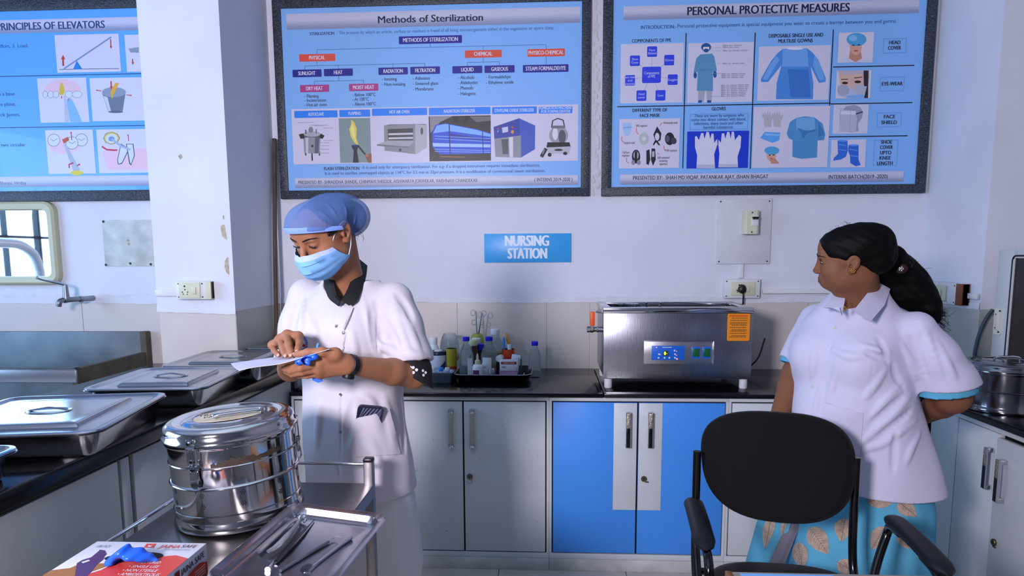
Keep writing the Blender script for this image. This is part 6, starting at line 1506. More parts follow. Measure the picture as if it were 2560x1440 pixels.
for px, py, s_ in ((1036, 925, 1), (1050, 958, 1.2), (1060, 932, .9), (1022, 918, .8)):
    p = gb.see(px, py)
    if p is not None:
        n = gb.normal(p, .01); M = Matrix.Translation(p + n * .0006) @ n.to_track_quat('Z', 'Y').to_matrix().to_4x4()
        for a in range(3): b.lathe([(.0045 * s_, 0), (.004 * s_, .0006), (0, .0008)], flat('#d8d2d6'), 10, M @ Matrix.Translation((.006 * s_ * math.cos(a * 2.1), .008 * s_ * math.sin(a * 2.1), 0)))
b.build('blossom_print', blouse)
# wristwatch
d_ = Vector(wrL - elL).normalized(); wc = Vector(wrL) - d_ * .006
M = Matrix.Translation(wc) @ d_.to_track_quat('Z', 'Y').to_matrix().to_4x4()
b = MB(); b.lathe([(.0262, -.009), (.0285, -.008), (.0285, .008), (.0262, .009)], mat('watch_rubber', '#0d0d10', .45), 32, M, cap=False); wt = b.build('wristwatch', nurse)
fp = Vector(W(853, 932, 1.685)); wd = (fp - wc); wd = (wd - d_ * wd.dot(d_)).normalized()
M = Matrix.Translation(wc + wd * .0275) @ wd.to_track_quat('Z', 'Y').to_matrix().to_4x4()
b = MB(); b.lathe([(.0150, -.002), (.0158, .002), (.0150, .007), (.0125, .0085), (.0118, .0070), (0, .0068)], MATS['watch_rubber'], 28, M); b.lathe([(.0115, .0071), (0, .0072)], mat('watch_dial', '#4a4550', .2), 24, M)
b.box(-.0006, .0006, 0, .008, .0072, .0076, flat('#d0d0d8'), 0, M); b.box(0, .006, -.0006, .0006, .0072, .0076, flat('#d0d0d8'), 0, M); b.build('watch_face', wt)
# paper sheet in her hands
PAPER = mat('paper', '#d0cee2', .7)
b = MB(); nu, nv = 20, 8; top = []
for j in range(nv + 1):
    for i in range(nu + 1):
        u, v = i / nu, j / nv
        ny = 926 + (872 - 926) * u + 6 * math.sin(math.pi * u); nx = 604 + 220 * u - 6 * (1 - u); fy = 908 + (869 - 908) * u + 2 * math.sin(math.pi * u); fx = 577 + 245 * u
        n_ = W(nx, ny, 1.618 + .02 * u); f_ = W(fx, fy, 1.80 + .01 * u); p = n_ * (1 - v) + f_ * v; p[2] += .003 * math.sin(u * 9) * (1 - u) * (1 - v) - .002 * math.sin(math.pi * v); top.append(Vector(p))
N = len(top); f = []
for j in range(nv):
    for i in range(nu): o_ = j * (nu + 1) + i; f += [(o_, o_ + 1, o_ + nu + 2, o_ + nu + 1), (N + o_, N + o_ + nu + 1, N + o_ + nu + 2, N + o_ + 1)]
rim = [i for i in range(nu)] + [j * (nu + 1) + nu for j in range(nv)] + [nv * (nu + 1) + i for i in range(nu, 0, -1)] + [j * (nu + 1) for j in range(nv, 0, -1)]
for i in range(len(rim)): x, y = rim[i], rim[(i + 1) % len(rim)]; f.append((y, x, N + x, N + y))
b.add(top + [p - Vector((0, 0, .0012)) for p in top], f, PAPER, True)
tag(b.build('paper_sheet', None), 'white sheet of paper held flat in both hands of the masked nurse', 'paper')
# crumpled blue glove under the sheet with its tag
BLUEN = mat('blue_nitrile', '#1f5fe0', .35, spec=.5)
gg = SDF(axis((-.72, -.55, .0022)), axis((1.63, 1.74, .0022)), axis((1.06, 1.24, .0022)))
for px, py, Y, r_ in ((750, 902, 1.640, .008), (762, 899, 1.638, .011), (776, 895, 1.638, .012), (788, 889, 1.642, .009), (744, 909, 1.636, .006), (768, 906, 1.634, .008)): gg.ell(W(px, py, Y), (r_, r_ * .8, r_ * .75), k=.008)
gg.noise(.0018, 260, 5)
t = thing('disposable_glove', 'crumpled bright blue glove clutched under the sheet of paper', 'glove', Vector(W(770, 900, 1.67)))
gg.build('glove_body', BLUEN, t)
b = MB(); a = [Vector(W(px, py, Y)) for px, py, Y in ((780, 934, 1.690), (804, 932, 1.690), (805, 954, 1.690), (796, 957, 1.690), (781, 951, 1.690))]
b.add(a + [p + Vector((0, .004, 0)) for p in a], [(0, 4, 3, 2, 1), (5, 6, 7, 8, 9)] + [(i, (i + 1) % 5, 5 + (i + 1) % 5, 5 + i) for i in range(5)], BLUEN); b.build('cuff', t)
b = MB(); b.tube([Vector(W(791, 886, 1.668)), Vector(W(793, 872, 1.662)), Vector(W(796, 858, 1.660))], .0035, mat('sky_strap', '#5aa6ee', .5), 8, flat=.5); b.build('strap', t)
# phone in the pocket
p = gq.see(925, 1030); n = gq.normal(p, .02); up3 = Vector((.16, 0, 1)); up3 = (up3 - n * up3.dot(n)).normalized(); up3 = (up3 + n * .16).normalized(); M = frame(p + n * .009 - up3 * .036, up3.cross(n), up3)
t = thing('phone', 'dark striped phone sticking out of the nurse coat pocket', 'phone', p)
b = MB(); b.prism(rrect(-.036, .036, -.05, .060, .012, 4), .008, mat('phone_case', '#1d1f36', .25), M @ Matrix.Translation((0, 0, -.004))); b.build('case', t)
b = MB()
for i in range(9):
    x0 = -.045 + i * .0095
    pts = [(max(-.031, min(.031, q[0])), q[1]) for q in ((x0, .012), (x0 + .004, .012), (x0 + .028, .054), (x0 + .024, .054))]
    b.add([(q[0], q[1], .0043) for q in pts], [(0, 1, 2, 3)], mat('stripe_slate', '#6a6f8e', .3), False, M)
b.build('striped_back', t)
# ================================================================ the woman in the lilac-white shirt
woman = thing('person', 'woman with a long black ponytail and short lilac-white shirt looking at the steel cleaner', 'person', (1.06, 2.40, FLOOR_Z))
A2 = R(50); C2, D2 = 1.045, 2.385
H2 = Head((.974, 2.30, 1.424), head_frame(R(109), R(4), R(-9)), .965, .87)
fw2 = np.array([-math.sin(A2), -math.cos(A2), 0]); lf2 = np.array([math.cos(A2), -math.sin(A2), 0])
s2L = W(2290, 828, 2.26); e2L = W(2382, 992, 2.27); w2L = W(2292, 1046, 2.50)
s2R = W(2040, 800, 2.52); e2R = W(1988, 935, 2.50); w2R = W(1944, 1050, 2.37)
n2_0 = H2.P(0, -.03, -.05); n2_1 = np.array(W(2150, 745, 2.375))
g = SDF(axis((.74, .86, .005), (.86, 1.10, .0024), (1.10, 1.46, .006)), axis((2.16, 2.20, .006), (2.20, 2.42, .0024), (2.42, 2.74, .006)), axis((FLOOR_Z - .02, 1.20, .010), (1.20, 1.30, .006), (1.30, 1.57, .0024), (1.57, 1.60, .01)))
H2.skull(g, -.090, .002, .050, .009, muz=.0045); H2.ear(g, 1); H2.ear(g, -1)
H2.ell(g, (0, .030, -.080), (.042, .040, .022), .03)
g.cone(n2_0, n2_1, .056, .064, .03); g.cone(H2.P(0, .015, -.07), n2_1 + fw2 * .025 + np.array([0, 0, -.02]), .044, .054, .03)
g.column([(.70, C2, D2, .16, .13), (.95, C2, D2, .17, .14), (1.12, C2, D2, .155, .12), (1.20, C2, D2, .12, .085), (1.28, C2, D2, .07, .06)], A2, .05)
g.chain([s2L, e2L, e2L + (w2L - e2L) * .3, w2L], [.046, .053, .047, .030], .014); g.chain([s2R, e2R, e2R + (w2R - e2R) * .3, w2R], [.042, .046, .042, .029], .014)
for q in (-1, 1):
    hip = np.array([C2, D2, .72]) + lf2 * q * .085; kn = hip + np.array([0, 0, -.34]); an = kn + np.array([0, .01, -.36]); g.chain([hip, kn, an, an + fw2 * .02 + np.array([0, 0, -.02])], [.10, .065, .042, .04], .02)
def rest_hand(wr, d, up, curl):
    d = d / np.linalg.norm(d); up = up - d * (up @ d); up /= np.linalg.norm(up); sd = np.cross(d, up); f_ = []
    for i in range(4):
        k_ = wr + d * (.078 - .004 * abs(i - 1)) + sd * (.030 - .019 * i); L = (.040, .045, .041, .032)[i]
        a1_ = curl; p1 = k_ + (d * math.cos(a1_) - up * math.sin(a1_)) * L; a2_ = curl * 2; p2_ = p1 + (d * math.cos(a2_) - up * math.sin(a2_)) * L * .62; p3 = p2_ + (d * math.cos(a2_ * 1.2) - up * math.sin(a2_ * 1.2)) * L * .5; f_.append([k_, p1, p2_, p3])
    t = [wr + d * .025 + sd * .028 - up * .006, wr + d * .050 + sd * .044 - up * .012, wr + d * .078 + sd * .052 - up * .018, wr + d * .098 + sd * .052 - up * .022]
    hand(g, wr, f_, t)
rest_hand(w2L, np.array([-.75, .25, -.15]), np.array([0, .8, .2]), .45); rest_hand(w2R, np.array([-.18, -.25, -1.0]), np.array([-.8, -.5, 0]), .3)
def skinmat2(Q):
    q = H2.loc(Q); return ((np.abs(q[:, 0]) < .022) & (q[:, 1] > .075) & (q[:, 2] < -.0585) & (q[:, 2] > -.0765)).astype(int)
body = g.build('body', [SKIN2, mat('lip_dark', '#5e2c2c', .4)], woman, skinmat2)
EM = lambda q, y, z: Matrix(np.block([[H2.M, H2.P(q * .031, y, z)[:, None]], [np.zeros((1, 3)), np.ones((1, 1))]]).tolist())
for q in (1, -1):
    b = MB(); b.ball((0, 0, 0), (.0125, .0118, .0050), EYEW, 20, EM(q, .0770, .0088)); b.ball((0, 0, 0), (.0080, .0050, .0049), IRIS, 14, EM(q, .0845, .0086)); e_ = b.build('eye', woman)
    b = MB()
    for zz, rr_ in ((.0150, .0016), (.0050, .0010)):
        pts = [H2.V(q * (.031 + x), .0915 - 26 * x * x - (.002 if zz < .01 else 0), zz + (.0035 if zz > .01 else -.001) * (1 - (x / .016) ** 2)) for x in [-.0155 + .0031 * i for i in range(11)]]; b.tube(pts, [rr_ * (.4 + .6 * math.sin(math.pi * i / 10)) for i in range(11)], BROW, 6)
    b.build('eyelid_line', e_)
    b = MB(); pts = [H2.V(q * (.010 + .044 * t), .0965 - .022 * t ** 2.2, .0295 + .0075 * math.sin(min(1, t * 1.2) * math.pi * .62) - .005 * t) for t in [i / 10 for i in range(11)]]; b.tube(pts, [.0024 + .0008 * math.sin(math.pi * i / 10) - .002 * (i / 10) ** 3 for i in range(11)], BROW, 8, flat=.8); b.build('eyebrow', woman)
# hair
HAIRM = mat('black_hair', '#040304', .6, spec=.15, bump=.2, bscale=140, stretch=(1, 1, 1))
gh = SDF(axis((.84, 1.42, .004)), axis((2.16, 2.50, .004)), axis((1.10, 1.60, .004)))
H2.ell(gh, (0, -.020, .050), (.0835, .103, .090), 0); H2.ell(gh, (0, -.085, .020), (.066, .055, .080), .03); H2.ell(gh, (0, -.06, .075), (.065, .07, .060), .03); H2.ell(gh, (0, .026, .070), (.071, .063, .049), .02)
H2.ell(gh, (0, .128, -.034), (.20, .078, .100), .006, True); H2.ell(gh, (0, .042, -.086), (.20, .068, .070), .006, True)
for q in (-1, 1): H2.ell(gh, (q * .088, -.008, .002), (.022, .021, .036), .006, True)
gh.half(H2.P(0, -.02, -.075), H2.M @ np.array([0, .35, -1.0]))
T = [(2222, 655, 2.36), (2254, 678, 2.372), (2278, 705, 2.375), (2302, 738, 2.37), (2322, 768, 2.36), (2338, 796, 2.35)]
gh.chain([W(*q) for q in T], [.062, .048, .050, .046, .034, .018], .022); gh.chain([W(2195, 668, 2.37), W(2228, 705, 2.385), W(2262, 742, 2.385), W(2295, 770, 2.375)], [.050, .040, .036, .024], .02)
gh.noise(.0022, 70, 4, (1, 1, .6)); gh.noise(.0012, 170, 9)
hair = gh.build('hair', HAIRM, woman)
b = MB(); rr = random.Random(11)
for i in range(800):
    k_ = rr.random(); q = T[1 + min(4, int(k_ * 4.99))]; a = Vector(W(q[0] + rr.uniform(-18, 24), q[1] + rr.uniform(-26, 20), q[2] + rr.uniform(-.03, .03))); s_ = rr.uniform(.3, 1)
    d_ = Vector((rr.uniform(.1, 1), rr.uniform(-.5, .5), rr.uniform(-.9, .8 if k_ < .5 else .2))); L = rr.uniform(.012, .042); c_ = Vector((rr.uniform(-1, 1), rr.uniform(-1, 1), rr.uniform(-1, .5))) * L * .35
    b.tube(smooth_path([a, a + d_ * L * .5 + c_, a + d_ * L], 3), .00045, HAIRM, 4)
for i in range(22):
    t = rr.uniform(.1, 1); a = H2.V(rr.uniform(-.03, .05), .085 - .10 * t, .078 + .062 * math.sin(t * 1.6)); b.tube(smooth_path([a, a + Vector((-.006, 0, .008)), a + Vector((-.010 + rr.uniform(-.006, .006), 0, .005 + rr.uniform(-.006, .008)))], 3), .0004, HAIRM, 4)
b.build('loose_hair', hair)
GOLD = mat('gold', '#d9a441', .22, 1.0)
p = g.see(2133, 677) or Vector(H2.P(.08, 0, -.03)); zc = (Vector((0, 0, CAMH)) - p).normalized(); M = frame(p + zc * .002, Vector((0, 0, 1)).cross(zc), Vector((0, 0, 1)))
b = MB(); b.ball((0, 0, .001), .0028, GOLD, 10, M)
for i in range(6): b.ball((.0052 * math.cos(i * 1.047), .0052 * math.sin(i * 1.047), 0), .0028, GOLD, 10, M)
b.build('earring', woman)
b = MB(); p2_ = g.see(2145, 664)
if p2_ is not None: b.ball(p2_, .0018, GOLD, 10); b.build('ear_stud', woman)
p = gh.see(2253, 672) or Vector(W(2253, 672, 2.32)); zc = (Vector((0, 0, CAMH)) - p).normalized(); M = frame(p + zc * .003, Vector((0, 0, 1)).cross(zc), Vector((0, 0, 1)))
b = MB(); b.ball((0, 0, 0), (.020, .016, .006), mat('clip_brown', '#2a1414', .25), 14, M)
for i in range(5): b.ball((.0055 * math.cos(i * 1.257), .0055 * math.sin(i * 1.257), .006), .0028, mat('rhinestone', '#dcdce2', .1, .6), 8, M)
b.ball((0, 0, .006), .002, MATS['rhinestone'], 8, M); b.tube([M @ Vector(q) for q in ((.012, .012, 0), (.022, .022, .004), (.030, .014, .004), (.028, .004, 0))], .0012, MATS['clip_brown'], 6); b.build('hair_clip', hair)
# shirt
gq = SDF(axis((.76, 1.48, .0036)), axis((2.10, 2.74, .0036)), axis((.62, 1.36, .0036)))
hw = lambda a, Z: .035 * np.sin(a * 4 + .6) * np.clip((.86 - Z) / .2, 0, 1) + .008 * np.sin(a * 7 + Z * 16)
gq.column([(.655, C2 + .066, D2 + .0, .250, .190), (.74, C2 + .050, D2, .240, .190), (.85, C2 + .024, D2, .218, .185), (.95, C2 + .006, D2, .205, .178), (1.06, C2 - .010, D2, .196, .165), (1.15, C2 - .012, D2, .198, .150), (1.21, C2 - .005, D2, .182, .118), (1.25, C2, D2, .150, .102), (1.285, C2 + .003, D2, .118, .088), (1.31, C2 + .006, D2, .095, .072), (1.325, C2 + .010, D2, .085, .066)], A2, 0, warp=hw)
for q in (-1, 1): gq.ell(np.array([C2 - .01, D2, 1.10]) + lf2 * q * .080 + fw2 * .100, (.075, .070, .075), k=.05)
gq.ell(np.array([C2, D2, .90]) + fw2 * .07, (.15, .12, .12), k=.06)
sE = e2L + (s2L - e2L) * .21; gs = SDF(*gq.ax); gs.chain([s2L, s2L + (e2L - s2L) * .4, sE, sE + (e2L - s2L) * .2], [.062, .080, .090, .094], .03)
n1 = (e2L - s2L) / np.linalg.norm(e2L - s2L); n1 = n1 + np.array([-.35, 0, -.2]); n1 /= np.linalg.norm(n1); gs.half(sE + n1 * .006, n1); gs.cone(sE - n1 * .035, sE + n1 * .09, .078, .088, .003, True); gq.mix((slice(None),) * 3, gs.d, .03, False)
sR = e2R + (s2R - e2R) * .22; gs = SDF(*gq.ax); gs.chain([s2R, s2R + (e2R - s2R) * .5, sR, sR + (e2R - s2R) * .2], [.056, .060, .066, .068], .03)
n2 = (e2R - s2R) / np.linalg.norm(e2R - s2R); gs.half(sR, n2); gs.cone(sR - n2 * .02, sR + n2 * .06, .058, .063, .003, True); gq.mix((slice(None),) * 3, gs.d, .03, False)
gq.cone(n2_1 + np.array([0, .0, -.05]), n2_1 + np.array([-.01, -.01, .08]), .056, .078, .006, True)
for dy in (0, -.05): gq.chain([W(2106, 790, 2.20 + dy), W(2116, 768, 2.225 + dy), W(2128, 745, 2.25 + dy), W(2140, 715, 2.29 + dy)], [.004, .012, .022, .040], .005, True)
gq.half((0, 0, .668), (-.16, .05, -1)); gq.noise(.0013, 40, 21, (1, 1, .6))
for pix, r_, o_, sb in (
    ([(2075, 870), (2120, 890), (2160, 892)], .009, .003, False), ([(2150, 860), (2190, 875), (2222, 880)], .008, .004, False), ([(2165, 880), (2195, 893), (2220, 900)], .006, .003, True), ([(2195, 845), (2215, 880), (2222, 915)], .007, .003, True),
    ([(2230, 900), (2240, 940), (2262, 975)], .008, .003, True), ([(2215, 920), (2190, 960), (2160, 1000)], .010, .004, False), ([(2250, 960), (2215, 1000), (2180, 1040)], .009, .004, False), ([(2275, 990), (2240, 1030), (2190, 1075), (2150, 1110)], .009, .005, False), ([(2260, 985), (2220, 1025), (2175, 1062)], .007, .003, True), ([(2280, 1020), (2240, 1060), (2200, 1090)], .007, .003, True), ([(2290, 1050), (2250, 1080), (2205, 1110), (2160, 1125)], .009, .004, False), ([(2300, 1080), (2280, 1120), (2265, 1160)], .008, .003, False), ([(2240, 1080), (2235, 1130), (2232, 1180)], .006, .002, True),
    ([(2300, 800), (2330, 870), (2355, 940)], .009, .003, False), ([(2275, 830), (2300, 890), (2320, 950)], .008, .002, True), ([(2340, 850), (2370, 910), (2390, 950)], .008, .003, False), ([(2255, 860), (2275, 900), (2290, 945)], .007, .003, False), ([(2040, 840), (2035, 900), (2030, 950)], .009, .002, False), ([(2060, 950), (2055, 1000), (2048, 1040)], .008, .002, True), ([(2095, 905), (2085, 950), (2075, 985)], .008, .002, False)): gq.ridge(pix, r_ * .85, o_ * .65, .014, sb)
gq.ridge([(2060, 1010), (2095, 1021), (2148, 1030)], .0055, .0042, .003, True); gq.ridge([(2108, 792), (2072, 880), (2040, 970), (2024, 1040), (2018, 1100)], .0034, .0030, .003, True); gq.ridge([(2182, 905), (2178, 980), (2170, 1040)], .0034, .0008, .003, True)
shirt = gq.build('shirt', COAT2, woman)
b = MB(); drape(gq, [(2108, 775), (2140, 762), (2176, 802), (2150, 792)], 6, 5, .006, COAT2, b)
b = MB()
def wing(inner, outer, lift):
    """one side of a turned-down collar between its neck edge and its free edge"""
    lin_ = lambda L: [Vector(W(*L[i])).lerp(Vector(W(*L[i + 1])), k_ / 6) for i in range(len(L) - 1) for k_ in range(6)] + [Vector(W(*L[-1]))]
    pi = lin_(inner); po = lin_(outer); rings = []
    for p_, q_ in zip(pi, po):
        nn = (Vector((0, 0, CAMH)) - p_).normalized(); m_ = (p_ + q_) / 2 + nn * lift; rings.append([tuple(p_ + nn * lift * .4), tuple(p_ * .75 + q_ * .25 + nn * lift), tuple(m_), tuple(q_ + nn * .003), tuple(q_ - nn * .004), tuple(m_ - nn * .009), tuple(p_ - nn * .008)])
    b.loft(rings, COAT2)
wing([(2192, 703, 2.345), (2172, 728, 2.285), (2150, 756, 2.235), (2134, 776, 2.205)], [(2226, 722, 2.34), (2212, 762, 2.245), (2178, 802, 2.175), (2142, 785, 2.185)], .008); b.build('collar', shirt)
b = MB(); wing([(2114, 732, 2.33), (2112, 752, 2.285), (2108, 772, 2.245), (2105, 790, 2.215)], [(2088, 728, 2.36), (2066, 758, 2.315), (2058, 770, 2.29), (2098, 768, 2.235)], .006); b.build('collar', shirt)
for px, py in ((2086, 820), (2030, 966), (2019, 1041)):
    b = MB(); disc(b, gq, px, py, .0062, mat('shirt_button', '#c9c4c0', .35), .003); b.build('button', shirt)
b = MB(); drape(gq, [(2068, 1012), (2158, 1032), (2150, 1140), (2062, 1120)], 14, 10, lambda u, v: .0025 + .009 * max(0, 1 - v * 3) * math.sin(math.pi * u), COAT2, b); b.build('pocket', shirt)
b = MB(); b.tube(smooth_path([W(2118, 752, 2.245), W(2113, 770, 2.215), W(2110, 776, 2.205), W(2116, 772, 2.205), W(2126, 760, 2.225)], 5), .0014, GOLD, 6)
for px, py in ((2111, 776), (2115, 772), (2112, 768)): b.ball(W(px, py, 2.20), .0035, GOLD, 8)
b.build('necklace', woman)
# sky-blue tunic with printed leaves: cuffs and skirt
TUN = mat('sky_blue_cotton', '#5aa9c9', .8, spec=.2, vary=.10, vscale=7, bump=.05, bscale=250); LEAF = mat('leaf_print', '#b39f8e', .85, vary=.22, vscale=60); VEIN = flat('#75675f', .8)
gt = SDF(axis((.76, 1.48, .0045)), axis((2.10, 2.78, .0045)), axis((.90, 1.20, .0045)))
gt.cone(sE - n1 * .02, sE + n1 * .030, .0895, .091, 0); gt.cone(sE - n1 * .06, sE + n1 * .06, .080, .082, .002, True); gt.half(sE + n1 * .030, n1); gt.build('tunic_cuff', TUN, woman)
gt = SDF(axis((.76, 1.48, .0045)), axis((2.10, 2.78, .0045)), axis((.90, 1.20, .0045)))
gt.cone(sR - n2 * .02, sR + n2 * .022, .067, .067, 0); gt.cone(sR - n2 * .05, sR + n2 * .06, .056, .058, .002, True); gt.half(sR + n2 * .018, n2); gt.build('tunic_cuff', TUN, woman)
gk = SDF(axis((.74, 1.46, .006)), axis((2.08, 2.76, .006)), axis((.12, .86, .008)))
gk.column([(.16, C2 + .05, D2 + .01, .252, .195), (.40, C2 + .055, D2 + .005, .235, .18), (.60, C2 + .06, D2, .225, .168), (.80, C2 + .03, D2, .20, .16)], A2, 0, warp=lambda a, Z: .030 * np.sin(a * 8 + 2 * np.sin(a)) * np.clip((.80 - Z) / .5, 0, 1))
gk.column([(.12, C2 + .05, D2 + .01, .240, .183), (.30, C2 + .052, D2 + .01, .230, .172)], A2, .004, True)
skirt = gk.build('tunic_skirt', TUN, woman)
def leaf(b, sdf, cx, cy, L, wd, ang):
    """a printed leaf lying on the cloth: blade, midrib and side veins"""
    ca, sa = math.cos(R(ang)), math.sin(R(ang)); n = 12; rows_ = []
    for i in range(n + 1):
        t = i / n; wv = wd * math.sin(math.pi * t ** .75) ** .9 * .5; row = []
        for j in range(5):
            u = (t - .5) * L; v = wv * (j / 2 - 1); p = sdf.see(cx + u * ca - v * sa, cy + u * sa + v * ca)
            if p is None: return
            row.append(p + sdf.normal(p, .012) * .0012)
        rows_.append(row)
    b.add([p for r_ in rows_ for p in r_], [(i * 5 + j, i * 5 + j + 1, (i + 1) * 5 + j + 1, (i + 1) * 5 + j) for i in range(n) for j in range(4)], LEAF, True)
    vv = lambda p: p + (Vector((0, 0, CAMH)) - p).normalized() * .0009
    b.tube([vv(r_[2]) for r_ in rows_], .0007, VEIN, 4)
    for i in range(1, n - 2):
        b.tube([vv(rows_[i][2]), vv(rows_[i + 1][1])], .0004, VEIN, 4); b.tube([vv(rows_[i][2]), vv(rows_[i + 1][3])], .0004, VEIN, 4)
for a in ((2048, 1352, 82, 50, 55), (2213, 1244, 92, 46, -14), (2268, 1272, 60, 40, 40), (2108, 1325, 60, 46, 100), (2002, 1390, 70, 40, 80), (2262, 1197, 34, 26, 10), (2120, 1420, 60, 40, 30), (2195, 1345, 66, 42, 120), (2262, 1352, 50, 34, 60)):
    b = MB(); leaf(b, gk, *a)
    if b.f: b.build('printed_leaf', skirt)
# free side panel of the tunic and the grey stole edge beside it
def cloth(name, pts4, m, parent, wob=.012, leafs=()):
    a, c, d_, e = [Vector(W(*q)) for q in pts4]; gf = []; nu, nv = 10, 14; b = MB()
    for j in range(nv + 1):
        for i in range(nu + 1):
            u, v = i / nu, j / nv; p = (a * (1 - u) + c * u) * (1 - v) + (e * (1 - u) + d_ * u) * v; p += Vector((0, math.sin(u * 7 + v * 2) * wob * (.3 + v), 0)); gf.append(p)
    N = len(gf); f = []
    for j in range(nv):
        for i in range(nu): o_ = j * (nu + 1) + i; f += [(o_, o_ + nu + 1, o_ + nu + 2, o_ + 1), (N + o_, N + o_ + 1, N + o_ + nu + 2, N + o_ + nu + 1)]
    rim = [i for i in range(nu)] + [j * (nu + 1) + nu for j in range(nv)] + [nv * (nu + 1) + i for i in range(nu, 0, -1)] + [j * (nu + 1) for j in range(nv, 0, -1)]
    for i in range(len(rim)): x, y = rim[i], rim[(i + 1) % len(rim)]; f.append((x, y, N + y, N + x))
    b.add(gf + [p + Vector((0, .003, 0)) for p in gf], f, m, True)
    for (u0, v0, L_, W_l, an) in leafs:
        ca, sa = math.cos(R(an)), math.sin(R(an)); rows_ = []
        for i in range(9):
            t = i / 8; wv = W_l * .5 * math.sin(math.pi * t ** .75); row = []
            for j in range(3):
                uu = u0 + ((t - .5) * L_ * ca - wv * (j - 1) * sa); v2 = v0 + ((t - .5) * L_ * sa + wv * (j - 1) * ca); p = (a * (1 - uu) + c * uu) * (1 - v2) + (e * (1 - uu) + d_ * uu) * v2; p += Vector((0, math.sin(uu * 7 + v2 * 2) * wob * (.3 + v2) - .0015, 0)); row.append(p)
            rows_.append(row)
        b.add([p for r_ in rows_ for p in r_], [(i * 3 + j, i * 3 + j + 1, i * 3 + j + 4, i * 3 + j + 3) for i in range(8) for j in range(2)], LEAF, True); b.tube([r_[1] + Vector((0, -.0008, 0)) for r_ in rows_], .0008, VEIN, 4)
    return b.build(name, parent)
cloth('tunic_side_panel', [(1925, 1190, 2.48), (2010, 1200, 2.42), (1925, 1500, 2.45), (1842, 1500, 2.55)], TUN, woman, .012, ((.38, .42, .30, .30, 80), (.80, .36, .22, .22, 70)))
cloth('grey_stole', [(2000, 1230, 2.44), (2030, 1240, 2.43), (1935, 1480, 2.43), (1895, 1480, 2.46)], mat('grey_stole_cloth', '#6f6d78', .8), woman, .004)
for q in (-1, 1):
    hip = np.array([C2, D2 + .01, .70]) + lf2 * q * .085; b = MB(); rings = []
    for z, r_ in ((.46, .082), (.25, .070), (.08, .055), (.03, .052)): rings.append([(hip[0] + r_ * math.cos(t), hip[1] + r_ * math.sin(t), z) for t in [2 * math.pi * i / 20 for i in range(20)]])
    b.loft(rings, mat('slate_trousers', '#3a4048', .8)); b.build('trouser_leg', woman)
    b = MB(); rings = []
    for t, wd, h in ((-.06, .020, .04), (-.05, .032, .055), (0, .036, .07), (.06, .040, .05), (.12, .040, .035), (.16, .030, .028), (.175, .012, .02)):
        c_ = np.array([hip[0], hip[1], FLOOR_Z]) + fw2 * t; rings.append([tuple(c_ + lf2 * wd * math.cos(u) + np.array([0, 0, h * (.5 + .5 * math.sin(u))])) for u in [2 * math.pi * i / 16 for i in range(16)]])
    b.loft(rings, BLACKPL); b.build('shoe', woman)

# ================================================================ black chair
AC = R(6)
ch = thing('visitor_chair', 'black upholstered chair with armrests, in front of the woman in the lilac-white shirt', 'chair', (.681, 1.886, FLOOR_Z))
cf = Vector((-math.sin(AC), -math.cos(AC), 0)); cl = Vector((math.cos(AC), -math.sin(AC), 0)); c0 = Vector((.681, 1.886, 0))
LW = lambda x, y, z: c0 + cl * x + cf * y + Vector((0, 0, z))
UPH = mat('black_upholstery', '#08080a', .85, spec=.25, bump=.06, bscale=400, sheen=.05); TUBE = mat('black_gloss_tube', '#060607', .18, spec=.6); ARM = mat('black_armrest', '#0f1319', .5, spec=.4)
def pad(rx, rz, th, zc, yb, nx=2.7, shape=None):
    rings = []
    for yy, s_ in ((-th / 2, .80), (-th / 2 * .85, .93), (-th / 2 * .4, .995), (0, 1.0), (th / 2 * .4, .995), (th / 2 * .85, .93), (th / 2, .82)):
        r_ = []
        for i in range(56):
            t = 2 * math.pi * i / 56; c_, n_ = math.cos(t), math.sin(t); x = rx * s_ * math.copysign(abs(c_) ** (2 / nx), c_); z = rz * s_ * math.copysign(abs(n_) ** (2 / nx), n_); x *= 1 + (.06 * z / rz); r_.append((x, yy, z))
        rings.append(r_)
    return rings
b = MB(); rg = pad(.221, .158, .055, 0, 0); rg = [[tuple(LW(x - .003, -.185 + y + .12 * x - .05 * (z / .16) - .10 * (x * x) / .05 * .25, .803 + z)) for x, y, z in r_] for r_ in rg]; b.loft(rg, UPH); b.build('backrest', ch)
b = MB(); rings = []
for zz, s_ in ((.425, .86), (.432, .95), (.45, 1), (.475, 1), (.492, .95), (.500, .84), (.502, .60), (.501, .25)):
    r_ = []
    for i in range(56):
        t = 2 * math.pi * i / 56; c_, n_ = math.cos(t), math.sin(t); r_.append(tuple(LW(.228 * s_ * math.copysign(abs(c_) ** .7, c_), .02 + .215 * s_ * math.copysign(abs(n_) ** .7, n_), zz)))
    rings.append(r_)
b.loft(rings, UPH); b.build('seat', ch)
